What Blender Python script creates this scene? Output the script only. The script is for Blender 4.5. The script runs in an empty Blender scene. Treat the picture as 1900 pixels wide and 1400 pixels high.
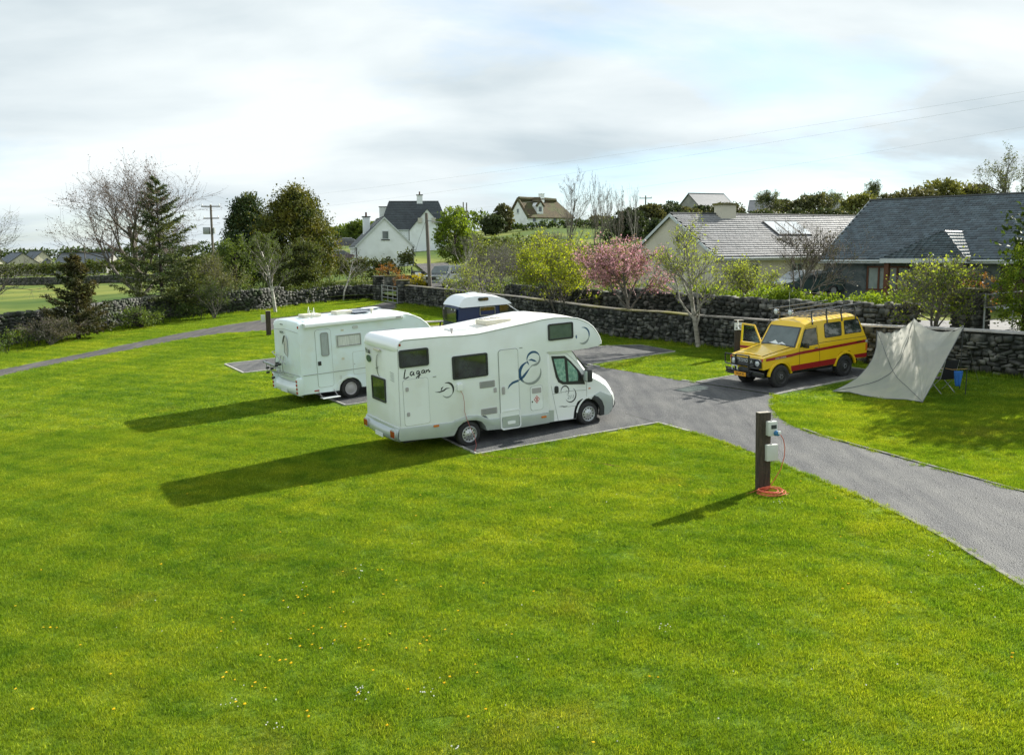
import bpy, bmesh, math, random
import numpy as np
from mathutils import Vector, Matrix, noise as mnoise

random.seed(7)
RNG = np.random.default_rng(11)
R = math.radians
scene = bpy.context.scene
COL = scene.collection

# ------------------------------------------------------------------ camera
CAM_H = 5.8                     # an upstairs window
FPX = 1700.0                    # focal length in pixels of the 1900 px wide picture
PITCH = math.atan((700 - 470) / FPX)
ROLL = -0.008
cam_data = bpy.data.cameras.new('camera')
cam = bpy.data.objects.new('camera', cam_data)
COL.objects.link(cam)
cam.matrix_world = Matrix.Translation((0, 0, CAM_H)) @ Matrix.Rotation(R(90) - PITCH, 4, 'X') @ Matrix.Rotation(ROLL, 4, 'Z')
cam_data.sensor_width = 36.0
cam_data.lens = FPX / 1900 * 36.0
cam_data.clip_start = 0.1
cam_data.clip_end = 3000
scene.camera = cam

# ------------------------------------------------------------------ light
SUN_AZ = 38.5                   # degrees from +X towards +Y
SUN_EL = 29.5
scene.view_settings.view_transform = 'Standard'
scene.view_settings.look = 'None'
scene.view_settings.exposure = 1.10
scene.view_settings.gamma = 1.0
scene.view_settings.use_curve_mapping = False

world = bpy.data.worlds.new('World')
scene.world = world
world.use_nodes = True
wn = world.node_tree
wn.nodes.clear()
def wnode(t, **kw):
    n = wn.nodes.new(t)
    for k, v in kw.items():
        setattr(n, k, v)
    return n
def wl(a, b):
    wn.links.new(a, b)
wout = wnode('ShaderNodeOutputWorld')
wmix = wnode('ShaderNodeMixShader')
bg_sky = wnode('ShaderNodeBackground'); bg_sky.inputs[1].default_value = 0.085
bg_cloud = wnode('ShaderNodeBackground'); bg_cloud.inputs[1].default_value = 0.475
sky = wnode('ShaderNodeTexSky', sky_type='NISHITA')
sky.sun_disc = False
sky.sun_elevation = R(SUN_EL)
sky.sun_rotation = R(90 - SUN_AZ)
sky.air_density = 1.0
sky.dust_density = 0.3
sky.ozone_density = 4.0
wl(sky.outputs[0], bg_sky.inputs[0])
tc = wnode('ShaderNodeTexCoord')
sep = wnode('ShaderNodeSeparateXYZ'); wl(tc.outputs['Generated'], sep.inputs[0])
def wmath(op, a, b=None, clamp=False):
    n = wnode('ShaderNodeMath', operation=op); n.use_clamp = clamp
    for i, v in enumerate((a, b)):
        if v is None: continue
        if isinstance(v, (int, float)): n.inputs[i].default_value = v
        else: wl(v, n.inputs[i])
    return n.outputs[0]
den = wmath('ADD', wmath('MAXIMUM', sep.outputs[2], 0.0), 0.21)
cx = wmath('DIVIDE', sep.outputs[0], den)
cy = wmath('DIVIDE', sep.outputs[1], den)
cmb = wnode('ShaderNodeCombineXYZ'); wl(cx, cmb.inputs[0]); wl(wmath('MULTIPLY', cy, 1.5), cmb.inputs[1])
def wnoise(scale, detail, rough, off):
    a = wnode('ShaderNodeVectorMath', operation='ADD'); wl(cmb.outputs[0], a.inputs[0]); a.inputs[1].default_value = off
    n = wnode('ShaderNodeTexNoise'); n.inputs['Scale'].default_value = scale
    n.inputs['Detail'].default_value = detail; n.inputs['Roughness'].default_value = rough
    n.inputs['Distortion'].default_value = 0.3
    wl(a.outputs[0], n.inputs['Vector'])
    return n.outputs[0]
def wramp(src, pts):
    n = wnode('ShaderNodeValToRGB')
    e = n.color_ramp.elements
    e[0].position = pts[0][0]; e[0].color = pts[0][1]
    e[1].position = pts[-1][0]; e[1].color = pts[-1][1]
    for p, c in pts[1:-1]:
        k = e.new(p); k.color = c
    wl(src, n.inputs[0])
    return n.outputs[0]
cover = wramp(wnoise(0.62, 7, 0.55, (3.1, 0.4, 0)), [(0.35, (.38,.38,.38,1)), (0.49, (1,1,1,1))])
shade_a = wnoise(0.80, 7, 0.50, (7.7, 2.3, 0))
shade = wramp(shade_a, [(0.35, (.60,.70,.755,1)), (0.48, (.79,.875,.91,1)), (0.62, (.97,1.04,1.05,1))])
wl(shade, bg_cloud.inputs[0])
wl(cover, wmix.inputs[0]); wl(bg_sky.outputs[0], wmix.inputs[1]); wl(bg_cloud.outputs[0], wmix.inputs[2])
wl(wmix.outputs[0], wout.inputs[0])

sun_data = bpy.data.lights.new('sun', 'SUN')
sun_data.energy = 5.0
sun_data.angle = R(0.55)
sun_data.color = (1.0, 0.955, 0.86)
sun = bpy.data.objects.new('sun', sun_data)
COL.objects.link(sun)
sdir = Vector((math.cos(R(SUN_AZ)) * math.cos(R(SUN_EL)), math.sin(R(SUN_AZ)) * math.cos(R(SUN_EL)), math.sin(R(SUN_EL))))
sun.rotation_euler = sdir.to_track_quat('Z', 'Y').to_euler()
sun.location = (40, 30, 40)

# ------------------------------------------------------------------ where things stand
LA, LB = 0.03, 0.038            # the lawn rises gently to the right and away
def lawn_z(x, y):
    return LA * x + LB * y
def ray(u, v):
    X = u - 950.0; Y = v - 700.0
    c, s = math.cos(ROLL), math.sin(ROLL)
    x = X * c + Y * s; y = -X * s + Y * c
    up = -y / FPX
    return (x / FPX, math.cos(PITCH) + up * math.sin(PITCH), -math.sin(PITCH) + up * math.cos(PITCH))
def G(u, v):
    r = ray(u, v)
    t = CAM_H / (LA * r[0] + LB * r[1] - r[2])
    return Vector((r[0] * t, r[1] * t, r[2] * t + CAM_H))
def at(u, v, Y):
    r = ray(u, v); t = Y / r[1]
    return Vector((r[0] * t, Y, r[2] * t + CAM_H))
def col_x(px, Y, v=540):
    r = ray(px, v)
    return r[0] / r[1] * Y

# far ground: height by picture column and distance
WALL_PX = [-900, -300, 0, 152, 300, 480, 585, 700, 754, 824, 1114, 1240, 1291, 1600, 1780, 1900, 2300, 3200]
WALL_PY = [800, 690, 644, 617, 592, 576, 562, 555, 563, 572, 619, 631, 640, 672, 685, 700, 745, 850]
WALL_T, WALL_Y = [], []
for a_, b_ in zip(WALL_PX, WALL_PY):
    g_ = G(a_, b_); WALL_T.append(g_.x / g_.y); WALL_Y.append(g_.y)
def wall_y(t):
    return float(np.interp(t, WALL_T, WALL_Y))
T_DEP = np.array([30, 45, 60, 75, 95, 120, 160, 230, 400, 900.0])
T_PX = [-900, 0, 300, 500, 650, 780, 900, 1050, 1233, 1500, 1750, 2100, 3200]
T_Z = np.array([
 [0.6, 0.9, 1.0, 1.0, 1.0, 1.0, 1.0, 1.0, 2, 3],
 [0.8, 1.0, 1.1, 1.0, 1.0, 1.0, 1.0, 1.0, 2, 4],
 [1.2, 1.6, 1.9, 1.9, 1.8, 1.7, 1.6, 1.8, 3, 5],
 [1.4, 1.9, 2.1, 2.4, 2.9, 3.3, 4.0, 4.5, 5, 6],
 [1.6, 2.1, 2.5, 2.8, 3.3, 4.0, 6.0, 8.0, 9, 9],
 [1.6, 2.2, 2.5, 3.1, 3.8, 4.8, 6.8, 9.5, 11, 11],
 [1.7, 2.2, 2.7, 3.2, 4.0, 5.2, 8.0, 11.5, 13, 13],
 [1.9, 2.3, 2.8, 3.5, 4.5, 6.0, 9.3, 12.8, 14, 14],
 [2.1, 2.7, 3.0, 3.5, 4.6, 7.0, 10, 13, 14, 14],
 [2.4, 2.7, 3.0, 3.3, 5.0, 7.5, 11, 14, 15, 15],
 [2.55, 2.8, 3.0, 3.3, 5.0, 8.0, 12, 15, 16, 16],
 [2.6, 2.9, 3.1, 3.5, 5.0, 8.0, 12, 15, 16, 16],
 [2.6, 2.9, 3.1, 3.5, 5.0, 8.0, 12, 15, 16, 16]])
T_T = np.array([ray(px, 520)[0] / ray(px, 520)[1] for px in T_PX])
def terrain(x, y):
    t = x / max(y, 1.0)
    i = int(np.clip(np.searchsorted(T_T, t) - 1, 0, len(T_T) - 2))
    f = float(np.clip((t - T_T[i]) / (T_T[i + 1] - T_T[i]), 0, 1)); f = f * f * (3 - 2 * f)
    a = np.interp(y, T_DEP, T_Z[i]); b = np.interp(y, T_DEP, T_Z[i + 1])
    return float(a * (1 - f) + b * f)
def on_far(px, Y, v=540):
    x = col_x(px, Y, v)
    return Vector((x, Y, terrain(x, Y)))
def on_lawn(px, py):
    return G(px, py)

# ------------------------------------------------------------------ materials
MATS = {}
def nmat(name):
    m = bpy.data.materials.new(name); m.use_nodes = True
    m.node_tree.nodes.clear()
    return m, m.node_tree
def N(nt, t, **kw):
    n = nt.nodes.new(t)
    for k, v in kw.items(): setattr(n, k, v)
    return n
def ramp(nt, src, pts):
    n = N(nt, 'ShaderNodeValToRGB'); e = n.color_ramp.elements
    e[0].position = pts[0][0]; e[0].color = (*pts[0][1], 1)
    e[1].position = pts[-1][0]; e[1].color = (*pts[-1][1], 1)
    for p, c in pts[1:-1]:
        k = e.new(p); k.color = (*c, 1)
    nt.links.new(src, n.inputs[0])
    return n.outputs[0]
def noise_of(nt, scale, detail=4, rough=0.55, coord='Position', off=(0, 0, 0), stretch=(1, 1, 1)):
    if coord == 'Position':
        src = N(nt, 'ShaderNodeNewGeometry').outputs['Position']
    else:
        src = N(nt, 'ShaderNodeTexCoord').outputs['Object']
    mp = N(nt, 'ShaderNodeMapping'); mp.inputs['Location'].default_value = off; mp.inputs['Scale'].default_value = stretch
    nt.links.new(src, mp.inputs[0])
    n = N(nt, 'ShaderNodeTexNoise'); n.inputs['Scale'].default_value = scale
    n.inputs['Detail'].default_value = detail; n.inputs['Roughness'].default_value = rough
    nt.links.new(mp.outputs[0], n.inputs['Vector'])
    return n.outputs[0]
def mixc(nt, f, a, b, mode='MIX'):
    n = N(nt, 'ShaderNodeMix', data_type='RGBA', blend_type=mode)
    for idx, v in ((0, f), (6, a), (7, b)):
        if isinstance(v, (int, float)): n.inputs[idx].default_value = v
        elif isinstance(v, tuple): n.inputs[idx].default_value = (*v, 1)
        else: nt.links.new(v, n.inputs[idx])
    return n.outputs[2]
def finish(m, nt, shader):
    o = N(nt, 'ShaderNodeOutputMaterial'); nt.links.new(shader, o.inputs[0]); MATS[m.name] = m
    return m
def mat(name, c, c2=None, scale=6, rough=0.6, metal=0.0, bump=0.0, bscale=40, coat=0.0, spec=0.5, detail=4, lo=0.35, hi=0.65, coord='Position', stretch=(1, 1, 1), c3=None, s3=1.0, isl=0.0):
    m, nt = nmat(name)
    b = N(nt, 'ShaderNodeBsdfPrincipled')
    b.inputs['Roughness'].default_value = rough; b.inputs['Metallic'].default_value = metal
    b.inputs['Coat Weight'].default_value = coat; b.inputs['Coat Roughness'].default_value = 0.08
    b.inputs['Specular IOR Level'].default_value = spec
    if c2 is not None:
        col = ramp(nt, noise_of(nt, scale, detail, coord=coord, stretch=stretch), [(lo, c), (hi, c2)])
        if c3 is not None:
            f = ramp(nt, noise_of(nt, s3, 3, coord=coord, off=(5, 9, 2)), [(0.48, (0, 0, 0)), (0.62, (1, 1, 1))])
            col = mixc(nt, f, col, c3)
    else:
        rgb = N(nt, 'ShaderNodeRGB'); rgb.outputs[0].default_value = (*c, 1); col = rgb.outputs[0]
    if isl:
        g = N(nt, 'ShaderNodeNewGeometry'); oi = N(nt, 'ShaderNodeObjectInfo')
        ad = N(nt, 'ShaderNodeMath', operation='ADD'); nt.links.new(g.outputs['Random Per Island'], ad.inputs[0]); nt.links.new(oi.outputs['Random'], ad.inputs[1])
        fr = N(nt, 'ShaderNodeMath', operation='FRACT'); nt.links.new(ad.outputs[0], fr.inputs[0])
        v = ramp(nt, fr.outputs[0], [(0.0, (1 - isl,) * 3), (1.0, (1 + isl,) * 3)])
        col = mixc(nt, 1.0, col, v, 'MULTIPLY')
    nt.links.new(col, b.inputs['Base Color'])
    if bump:
        bp = N(nt, 'ShaderNodeBump'); bp.inputs['Strength'].default_value = bump; bp.inputs['Distance'].default_value = 0.02
        nt.links.new(noise_of(nt, bscale, 5, coord=coord), bp.inputs['Height']); nt.links.new(bp.outputs[0], b.inputs['Normal'])
    return finish(m, nt, b.outputs[0])
def leafmat(name, c, c2, trans=0.45, scale=1.5, rough=0.6, isl=0.35, spec=0.25, tint=(1.5, 1.35, 0.6)):
    m, nt = nmat(name)
    col = ramp(nt, noise_of(nt, scale, 3), [(0.35, c), (0.65, c2)])
    g = N(nt, 'ShaderNodeNewGeometry')
    v = ramp(nt, g.outputs['Random Per Island'], [(0.0, (1 - isl,) * 3), (1.0, (1 + isl,) * 3)])
    col = mixc(nt, 1.0, col, v, 'MULTIPLY')
    b = N(nt, 'ShaderNodeBsdfPrincipled'); b.inputs['Roughness'].default_value = rough; b.inputs['Specular IOR Level'].default_value = spec
    nt.links.new(col, b.inputs['Base Color'])
    t = N(nt, 'ShaderNodeBsdfTranslucent')
    col2 = mixc(nt, 1.0, col, tint, 'MULTIPLY')
    nt.links.new(col2, t.inputs[0])
    mx = N(nt, 'ShaderNodeMixShader'); mx.inputs[0].default_value = trans
    nt.links.new(b.outputs[0], mx.inputs[1]); nt.links.new(t.outputs[0], mx.inputs[2])
    return finish(m, nt, mx.outputs[0])

def lawn_colour(nt, dark=1.0):
    big = noise_of(nt, 0.30, 7, 0.68)
    c = ramp(nt, big, [(0.30, (.084*dark, .165*dark, .012)), (0.46, (.126*dark, .214*dark, .015)), (0.64, (.205*dark, .275*dark, .020))])
    # mowing stripes and fine patches
    fine = noise_of(nt, 7.0, 7, 0.75)
    c = mixc(nt, ramp(nt, fine, [(0.45, (0, 0, 0)), (0.75, (.6, .6, .6))]), c, (.190*dark, .270*dark, .026))
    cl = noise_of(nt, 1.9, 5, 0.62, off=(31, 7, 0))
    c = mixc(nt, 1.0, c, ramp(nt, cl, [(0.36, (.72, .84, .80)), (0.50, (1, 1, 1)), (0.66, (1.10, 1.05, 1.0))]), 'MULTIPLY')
    geo = N(nt, 'ShaderNodeNewGeometry')
    wv = N(nt, 'ShaderNodeTexWave', wave_type='BANDS', bands_direction='X')
    mp = N(nt, 'ShaderNodeMapping'); mp.inputs['Rotation'].default_value = (0, 0, R(-61)); nt.links.new(geo.outputs['Position'], mp.inputs[0])
    wv.inputs['Scale'].default_value = 0.30; wv.inputs['Distortion'].default_value = .5; wv.inputs['Detail'].default_value = 2; wv.inputs['Detail Scale'].default_value = 0.6
    nt.links.new(mp.outputs[0], wv.inputs[0])
    v = ramp(nt, wv.outputs[0], [(0.2, (.90, .92, .90)), (0.8, (1.06, 1.04, 1.03))])
    c = mixc(nt, 1.0, c, v, 'MULTIPLY')
    dry = noise_of(nt, 0.4, 5, 0.6, off=(13, 4, 0))
    c = mixc(nt, ramp(nt, dry, [(0.60, (0, 0, 0)), (0.76, (.45, .45, .45))]), c, (.25*dark, .225*dark, .04*dark))
    return c
def grassmats():
    m, nt = nmat('grass_blades')
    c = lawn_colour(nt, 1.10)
    g = N(nt, 'ShaderNodeNewGeometry')
    v = ramp(nt, g.outputs['Random Per Island'], [(0.0, (.38, .46, .4)), (0.5, (1.0, 1.0, 1.0)), (0.88, (1.45, 1.28, 1.4)), (1.0, (2.6, 2.1, 5.0))])
    c = mixc(nt, 1.0, c, v, 'MULTIPLY')
    b = N(nt, 'ShaderNodeBsdfPrincipled'); b.inputs['Roughness'].default_value = 0.62; b.inputs['Specular IOR Level'].default_value = 0.15
    nt.links.new(c, b.inputs['Base Color'])
    t = N(nt, 'ShaderNodeBsdfTranslucent'); nt.links.new(mixc(nt, 1.0, c, (1.45, 1.35, .5), 'MULTIPLY'), t.inputs[0])
    mx = N(nt, 'ShaderNodeMixShader'); mx.inputs[0].default_value = 0.48
    nt.links.new(b.outputs[0], mx.inputs[1]); nt.links.new(t.outputs[0], mx.inputs[2])
    finish(m, nt, mx.outputs[0])
    m, nt = nmat('lawn_turf')
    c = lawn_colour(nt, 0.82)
    b = N(nt, 'ShaderNodeBsdfPrincipled'); b.inputs['Roughness'].default_value = 0.95; b.inputs['Specular IOR Level'].default_value = 0.1
    nt.links.new(c, b.inputs['Base Color'])
    bp = N(nt, 'ShaderNodeBump'); bp.inputs['Strength'].default_value = 0.6; bp.inputs['Distance'].default_value = 0.03
    nt.links.new(noise_of(nt, 18, 6, 0.7), bp.inputs['Height']); nt.links.new(bp.outputs[0], b.inputs['Normal'])
    finish(m, nt, b.outputs[0])
grassmats()
mat('field_grass', (.050, .092, .018), (.100, .140, .026), 0.12, 0.95, detail=8, bump=0.5, bscale=3, spec=.1, c3=(.17, .19, .04), s3=0.05)
def gravelmat(name, base, var, s=1.0):
    m, nt = nmat(name)
    vor = N(nt, 'ShaderNodeTexVoronoi'); vor.inputs['Scale'].default_value = 42
    geo = N(nt, 'ShaderNodeNewGeometry'); nt.links.new(geo.outputs['Position'], vor.inputs['Vector'])
    sepc = N(nt, 'ShaderNodeSeparateColor'); nt.links.new(vor.outputs['Color'], sepc.inputs[0])
    c = ramp(nt, sepc.outputs[0], [(0.0, tuple(x * .70 for x in base)), (0.7, base), (1.0, tuple(x * 1.5 for x in base))])
    patch = noise_of(nt, 0.8, 5, 0.6, stretch=(1, 1, 1))
    c = mixc(nt, ramp(nt, patch, [(0.40, (0, 0, 0)), (0.66, (.8, .8, .8))]), c, var)
    tr = noise_of(nt, 1.3, 3, 0.5, stretch=(2.2, .35, 1), off=(3, 3, 0))
    c = mixc(nt, 1.0, c, ramp(nt, tr, [(0.35, (.70, .71, .74)), (0.65, (1.18, 1.16, 1.12))]), 'MULTIPLY')
    b = N(nt, 'ShaderNodeBsdfPrincipled'); b.inputs['Roughness'].default_value = 0.8; b.inputs['Specular IOR Level'].default_value = 0.35
    nt.links.new(c, b.inputs['Base Color'])
    bp = N(nt, 'ShaderNodeBump'); bp.inputs['Strength'].default_value = 0.8; bp.inputs['Distance'].default_value = 0.015
    nt.links.new(vor.outputs['Distance'], bp.inputs['Height']); nt.links.new(bp.outputs[0], b.inputs['Normal'])
    finish(m, nt, b.outputs[0])
gravelmat('gravel', (.080, .083, .086), (.112, .114, .112))
gravelmat('tarmac', (.078, .075, .075), (.100, .093, .086))
mat('edging_board', (.48, .47, .44), (.30, .29, .26), 5, .8, bump=.3)
mat('kerb_stone', (.22, .21, .19), (.12, .12, .10), 8, .9, bump=.5, c3=(.10, .13, .03), s3=2)
mat('chip_gravel', (.16, .16, .16), (.12, .12, .125), 30, .9, isl=.2)
# vehicles
mat('white_gelcoat', (.84, .88, .90), (.81, .855, .875), 0.9, .28, coat=.35, spec=.5, coord='Object', c3=(.77, .80, .80), s3=.9)
mat('white_roof', (.80, .79, .74), (.66, .62, .54), 1.6, .45, coat=.1, coord='Object', lo=.45, hi=.75)
mat('cool_gelcoat', (.76, .86, .89), (.72, .82, .85), 0.9, .30, coat=.3, coord='Object', c3=(.70, .77, .75), s3=.9)
mat('white_paint', (.85, .88, .90), rough=.25, coat=.5)
mat('silver_skirt', (.46, .51, .50), (.42, .47, .46), 2, .35, metal=.25, coat=.3, coord='Object')
mat('dark_plastic', (.025, .028, .03), rough=.45)
mat('black_rubber', (.018, .018, .019), (.03, .03, .03), 9, .8, bump=.2)
mat('seam_grey', (.30, .32, .31), rough=.6)
mat('seam_light', (.55, .57, .55), rough=.6)
mat('rim_silver', (.55, .57, .58), rough=.35, metal=.7)
mat('rim_dark', (.03, .03, .03), rough=.5)
mat('vent_grey', (.42, .40, .41), (.36, .35, .36), 30, .6)
mat('graphic_blue', (.022, .085, .19), rough=.4)
mat('graphic_silver', (.32, .35, .37), rough=.35, metal=.3)
mat('graphic_black', (.02, .022, .03), rough=.4)
mat('decal_green', (.07, .14, .08), (.03, .07, .04), 30, .5)
mat('decal_red', (.55, .05, .05), rough=.5)
mat('red_lamp', (.34, .02, .015), rough=.2, coat=.6)
mat('amber_lamp', (.62, .16, .02), rough=.3, coat=.4)
mat('clear_lamp', (.62, .66, .68), rough=.12, coat=.8, metal=.3)
mat('plate_yellow', (.78, .36, .02), rough=.4)
mat('plate_white', (.70, .74, .74), rough=.4)
mat('blue_paint', (.008, .020, .075), (.010, .026, .085), 1, .30, coat=.25, coord='Object', spec=.3)
mat('yellow_paint', (.80, .52, .010), (.77, .50, .010), 1.2, .30, coat=.45, coord='Object')
mat('red_paint', (.30, .012, .018), rough=.32, coat=.4)
mat('black_paint', (.012, .013, .015), rough=.3, coat=.5)
mat('steel_bar', (.42, .43, .44), rough=.3, metal=.9)
mat('rack_bar', (.045, .048, .05), rough=.28, coat=.6)
mat('curtain_white', (.70, .72, .68), (.55, .58, .55), 9, .9, stretch=(3, 3, .4))
mat('silver_blind', (.40, .62, .58), (.16, .34, .32), 11, .3, metal=.55, bump=.6, bscale=9)
mat('net_curtain', (.42, .46, .46), (.33, .37, .37), 14, .9, stretch=(4, 4, .5))
mat('panel_dark', (.06, .08, .12), rough=.12, coat=.9)
mat('cream_plastic', (.66, .64, .53), (.55, .52, .42), 5, .6)
mat('cushion', (.03, .07, .035), (.015, .03, .02), 3, .9)
mat('silver_car', (.20, .23, .24), rough=.28, metal=.6, coat=.5)
mat('maroon_car', (.045, .012, .014), rough=.25, coat=.8)
mat('dark_car', (.016, .018, .022), rough=.22, coat=.8)
mat('green_car', (.03, .055, .05), rough=.22, coat=.8)
def glassmat(name, tint, mixv, rough=.03):
    m, nt = nmat(name)
    g = N(nt, 'ShaderNodeBsdfGlossy'); g.inputs['Roughness'].default_value = rough; g.inputs[0].default_value = (.9, .95, .95, 1)
    t = N(nt, 'ShaderNodeBsdfTransparent'); t.inputs[0].default_value = (*tint, 1)
    lw = N(nt, 'ShaderNodeFresnel'); lw.inputs[0].default_value = 1.5
    ad = N(nt, 'ShaderNodeMath', operation='MAXIMUM'); nt.links.new(lw.outputs[0], ad.inputs[0]); ad.inputs[1].default_value = mixv
    mx = N(nt, 'ShaderNodeMixShader'); nt.links.new(ad.outputs[0], mx.inputs[0]); nt.links.new(t.outputs[0], mx.inputs[1]); nt.links.new(g.outputs[0], mx.inputs[2])
    finish(m, nt, mx.outputs[0])
glassmat('clear_glass', (.75, .85, .82), .07)
mat('dark_glass', (.010, .014, .014), (.045, .062, .054), 2.2, .04, coat=.6, spec=.8, coord='Object', c3=(.02, .03, .02), s3=3)
mat('green_glass', (.085, .120, .125), (.055, .085, .09), 3.0, .05, coat=.4, spec=.6, coord='Object')
mat('house_glass', (.04, .06, .065), (.08, .11, .11), 2.0, .05, coat=.3, spec=.7)
# ground things
mat('sleeper_wood', (.075, .056, .040), (.034, .028, .020), 5, .9, bump=.8, bscale=22, stretch=(6, 6, .6))
mat('weathered_top', (.42, .38, .33), (.28, .25, .2), 14, .9, bump=.4)
mat('pole_wood', (.17, .15, .125), (.095, .085, .07), 3, .9, bump=.5, stretch=(6, 6, .5))
mat('picnic_wood', (.52, .49, .43), (.38, .35, .30), 5, .85, bump=.2)
mat('box_plastic', (.62, .64, .60), (.56, .58, .55), 4, .5)
mat('socket_blue', (.03, .16, .33), rough=.35)
mat('cable_orange', (.62, .13, .06), (.52, .10, .05), 5, .5)
mat('cable_red', (.40, .10, .09), rough=.5)
mat('metal_grey', (.30, .32, .33), rough=.45, metal=.7)
mat('galvanised', (.42, .44, .44), (.34, .36, .36), 6, .45, metal=.6)
mat('dark_cloth', (.010, .011, .015), rough=.9)
mat('blue_cloth', (.022, .13, .42), (.016, .10, .34), 9, .9, bump=.3)
mat('sign_white', (.74, .78, .78), rough=.4)
mat('guy_line', (.45, .28, .12), rough=.8)
# buildings
mat('white_render', (.84, .88, .90), (.78, .82, .84), 1.2, .85, bump=.15, bscale=20, c3=(.70, .73, .73), s3=.35)
mat('cream_render', (.62, .585, .47), (.56, .53, .43), 1.0, .85, bump=.15, bscale=20)
mat('house_cream', (.60, .57, .44), (.52, .49, .39), .8, .9)
mat('grey_render', (.30, .30, .28), (.24, .24, .23), .8, .9)
mat('slate_dark', (.070, .100, .118), (.046, .070, .086), 1.1, .30, bump=.25, bscale=30, isl=.38, spec=.6)
mat('slate_glare', (.08, .11, .125), (.06, .085, .10), 1.1, .30, isl=.2, spec=.8)  # paler, shinier slate copy that puts sun glare on one porch plane
mat('house_stone', (.075, .098, .098), (.125, .145, .140), 2.0, .85, bump=.8, bscale=8, c3=(.05, .065, .065), s3=2.5)
mat('curtained_glass', (.30, .36, .35), (.22, .28, .27), 3, .15, coat=.4)
mat('slate_grey', (.25, .25, .255), (.205, .21, .215), 1.2, .55, bump=.25, bscale=30, isl=.16, spec=.5)
mat('slate_blue', (.06, .075, .085), (.045, .056, .066), .8, .5, isl=.15)
mat('ridge_tile', (.06, .065, .065), (.04, .045, .045), 3, .7)
mat('thatch', (.115, .088, .045), (.060, .050, .030), 2.5, .95, bump=.8, bscale=9, c3=(.09, .095, .04), s3=.5)
mat('fascia_white', (.55, .60, .60), rough=.5)
mat('fascia_dark', (.05, .055, .055), rough=.5)
mat('stone_dark', (.022, .027, .024), (.050, .053, .045), 2.2, .9, bump=.6, bscale=20, isl=.5, c3=(.13, .13, .115), s3=2.6)
mat('stone_grey', (.050, .053, .048), (.110, .108, .098), 2.0, .9, bump=.6, bscale=20, isl=.5, c3=(.035, .05, .022), s3=1.3)
mat('mortar_dark', (.022, .025, .021), (.038, .041, .032), 6, .95, bump=.5)
mat('coping', (.13, .125, .11), (.085, .08, .07), 3, .9, bump=.4, bscale=25, c3=(.15, .14, .025), s3=.35)
mat('coping_pale', (.42, .41, .39), (.30, .29, .27), 3, .85, bump=.4)
mat('brown_wood', (.14, .050, .018), (.09, .032, .012), 5, .5, stretch=(5, 5, .5))
mat('door_dark', (.05, .022, .012), rough=.5)
mat('pipe_dark', (.03, .033, .035), rough=.5)
mat('chimney_pot', (.10, .05, .035), rough=.8)
mat('yard_concrete', (.13, .13, .13), (.09, .09, .09), 1.2, .7, bump=.3)
mat('satellite', (.50, .48, .42), rough=.5)
# plants
mat('bark_grey', (.165, .15, .13), (.085, .078, .066), 5, .95, bump=.5)
mat('bark_pale', (.34, .32, .27), (.17, .16, .13), 3, .9, bump=.3, stretch=(1, 1, 3))
mat('bark_white', (.62, .60, .55), (.30, .28, .25), 3.5, .8, stretch=(1, 1, 3))
mat('bark_dark', (.045, .038, .030), (.028, .024, .020), 5, .95)
mat('twig_brown', (.150, .125, .108), (.100, .085, .072), 2, .9)
mat('twig_grey', (.175, .165, .145), (.115, .105, .092), 2, .9)
leafmat('bud_red', (.16, .115, .095), (.12, .095, .075), .3, tint=(1.1, 1.1, 1.0))
leafmat('conifer_dark', (.024, .050, .020), (.044, .072, .020), .18, .55, isl=.5)
leafmat('conifer_gold', (.035, .062, .014), (.135, .132, .018), .25, .9, isl=.55)
leafmat('spruce_green', (.042, .075, .030), (.105, .125, .032), .25, .5, isl=.45)
leafmat('spruce_brown', (.036, .055, .020), (.080, .068, .026), .25, 1.0, isl=.5)
leafmat('leaf_yellow', (.29, .34, .022), (.19, .26, .018), .55, 1.2)
leafmat('leaf_lime', (.25, .31, .055), (.17, .235, .038), .55, 1.2)
leafmat('leaf_green', (.105, .175, .02), (.16, .235, .028), .5, 1.1)
leafmat('leaf_mid', (.062, .102, .024), (.10, .145, .028), .4, .6)
leafmat('leaf_olive', (.090, .112, .030), (.065, .090, .026), .35, .6)
leafmat('leaf_dark', (.026, .052, .014), (.052, .084, .018), .3, .8)
leafmat('hedge_bright', (.22, .30, .012), (.10, .17, .010), .4, 1.5, rough=.35, spec=.6)
leafmat('blossom', (.66, .37, .40), (.46, .26, .28), .35, 1.3, isl=.35, tint=(1.1, 1.0, 1.1))
leafmat('blossom_leaf', (.16, .09, .05), (.17, .17, .05), .4, 1.3, tint=(1.2, 1.2, .8))
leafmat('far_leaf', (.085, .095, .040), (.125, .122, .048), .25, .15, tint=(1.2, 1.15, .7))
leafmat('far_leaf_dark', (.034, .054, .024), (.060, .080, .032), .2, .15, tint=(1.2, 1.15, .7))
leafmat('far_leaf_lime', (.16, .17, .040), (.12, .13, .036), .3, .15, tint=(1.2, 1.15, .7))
leafmat('leaf_orange', (.24, .10, .03), (.14, .10, .03), .45)
leafmat('leaf_gold', (.40, .34, .01), (.26, .26, .01), .4)
leafmat('ivy', (.030, .056, .012), (.095, .12, .016), .3, 1.8)
mat('dandelion_yellow', (.85, .62, .01), rough=.7)
mat('daisy_white', (.8, .8, .76), rough=.7)
mat('stem_green', (.10, .16, .02), rough=.8)
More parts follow.
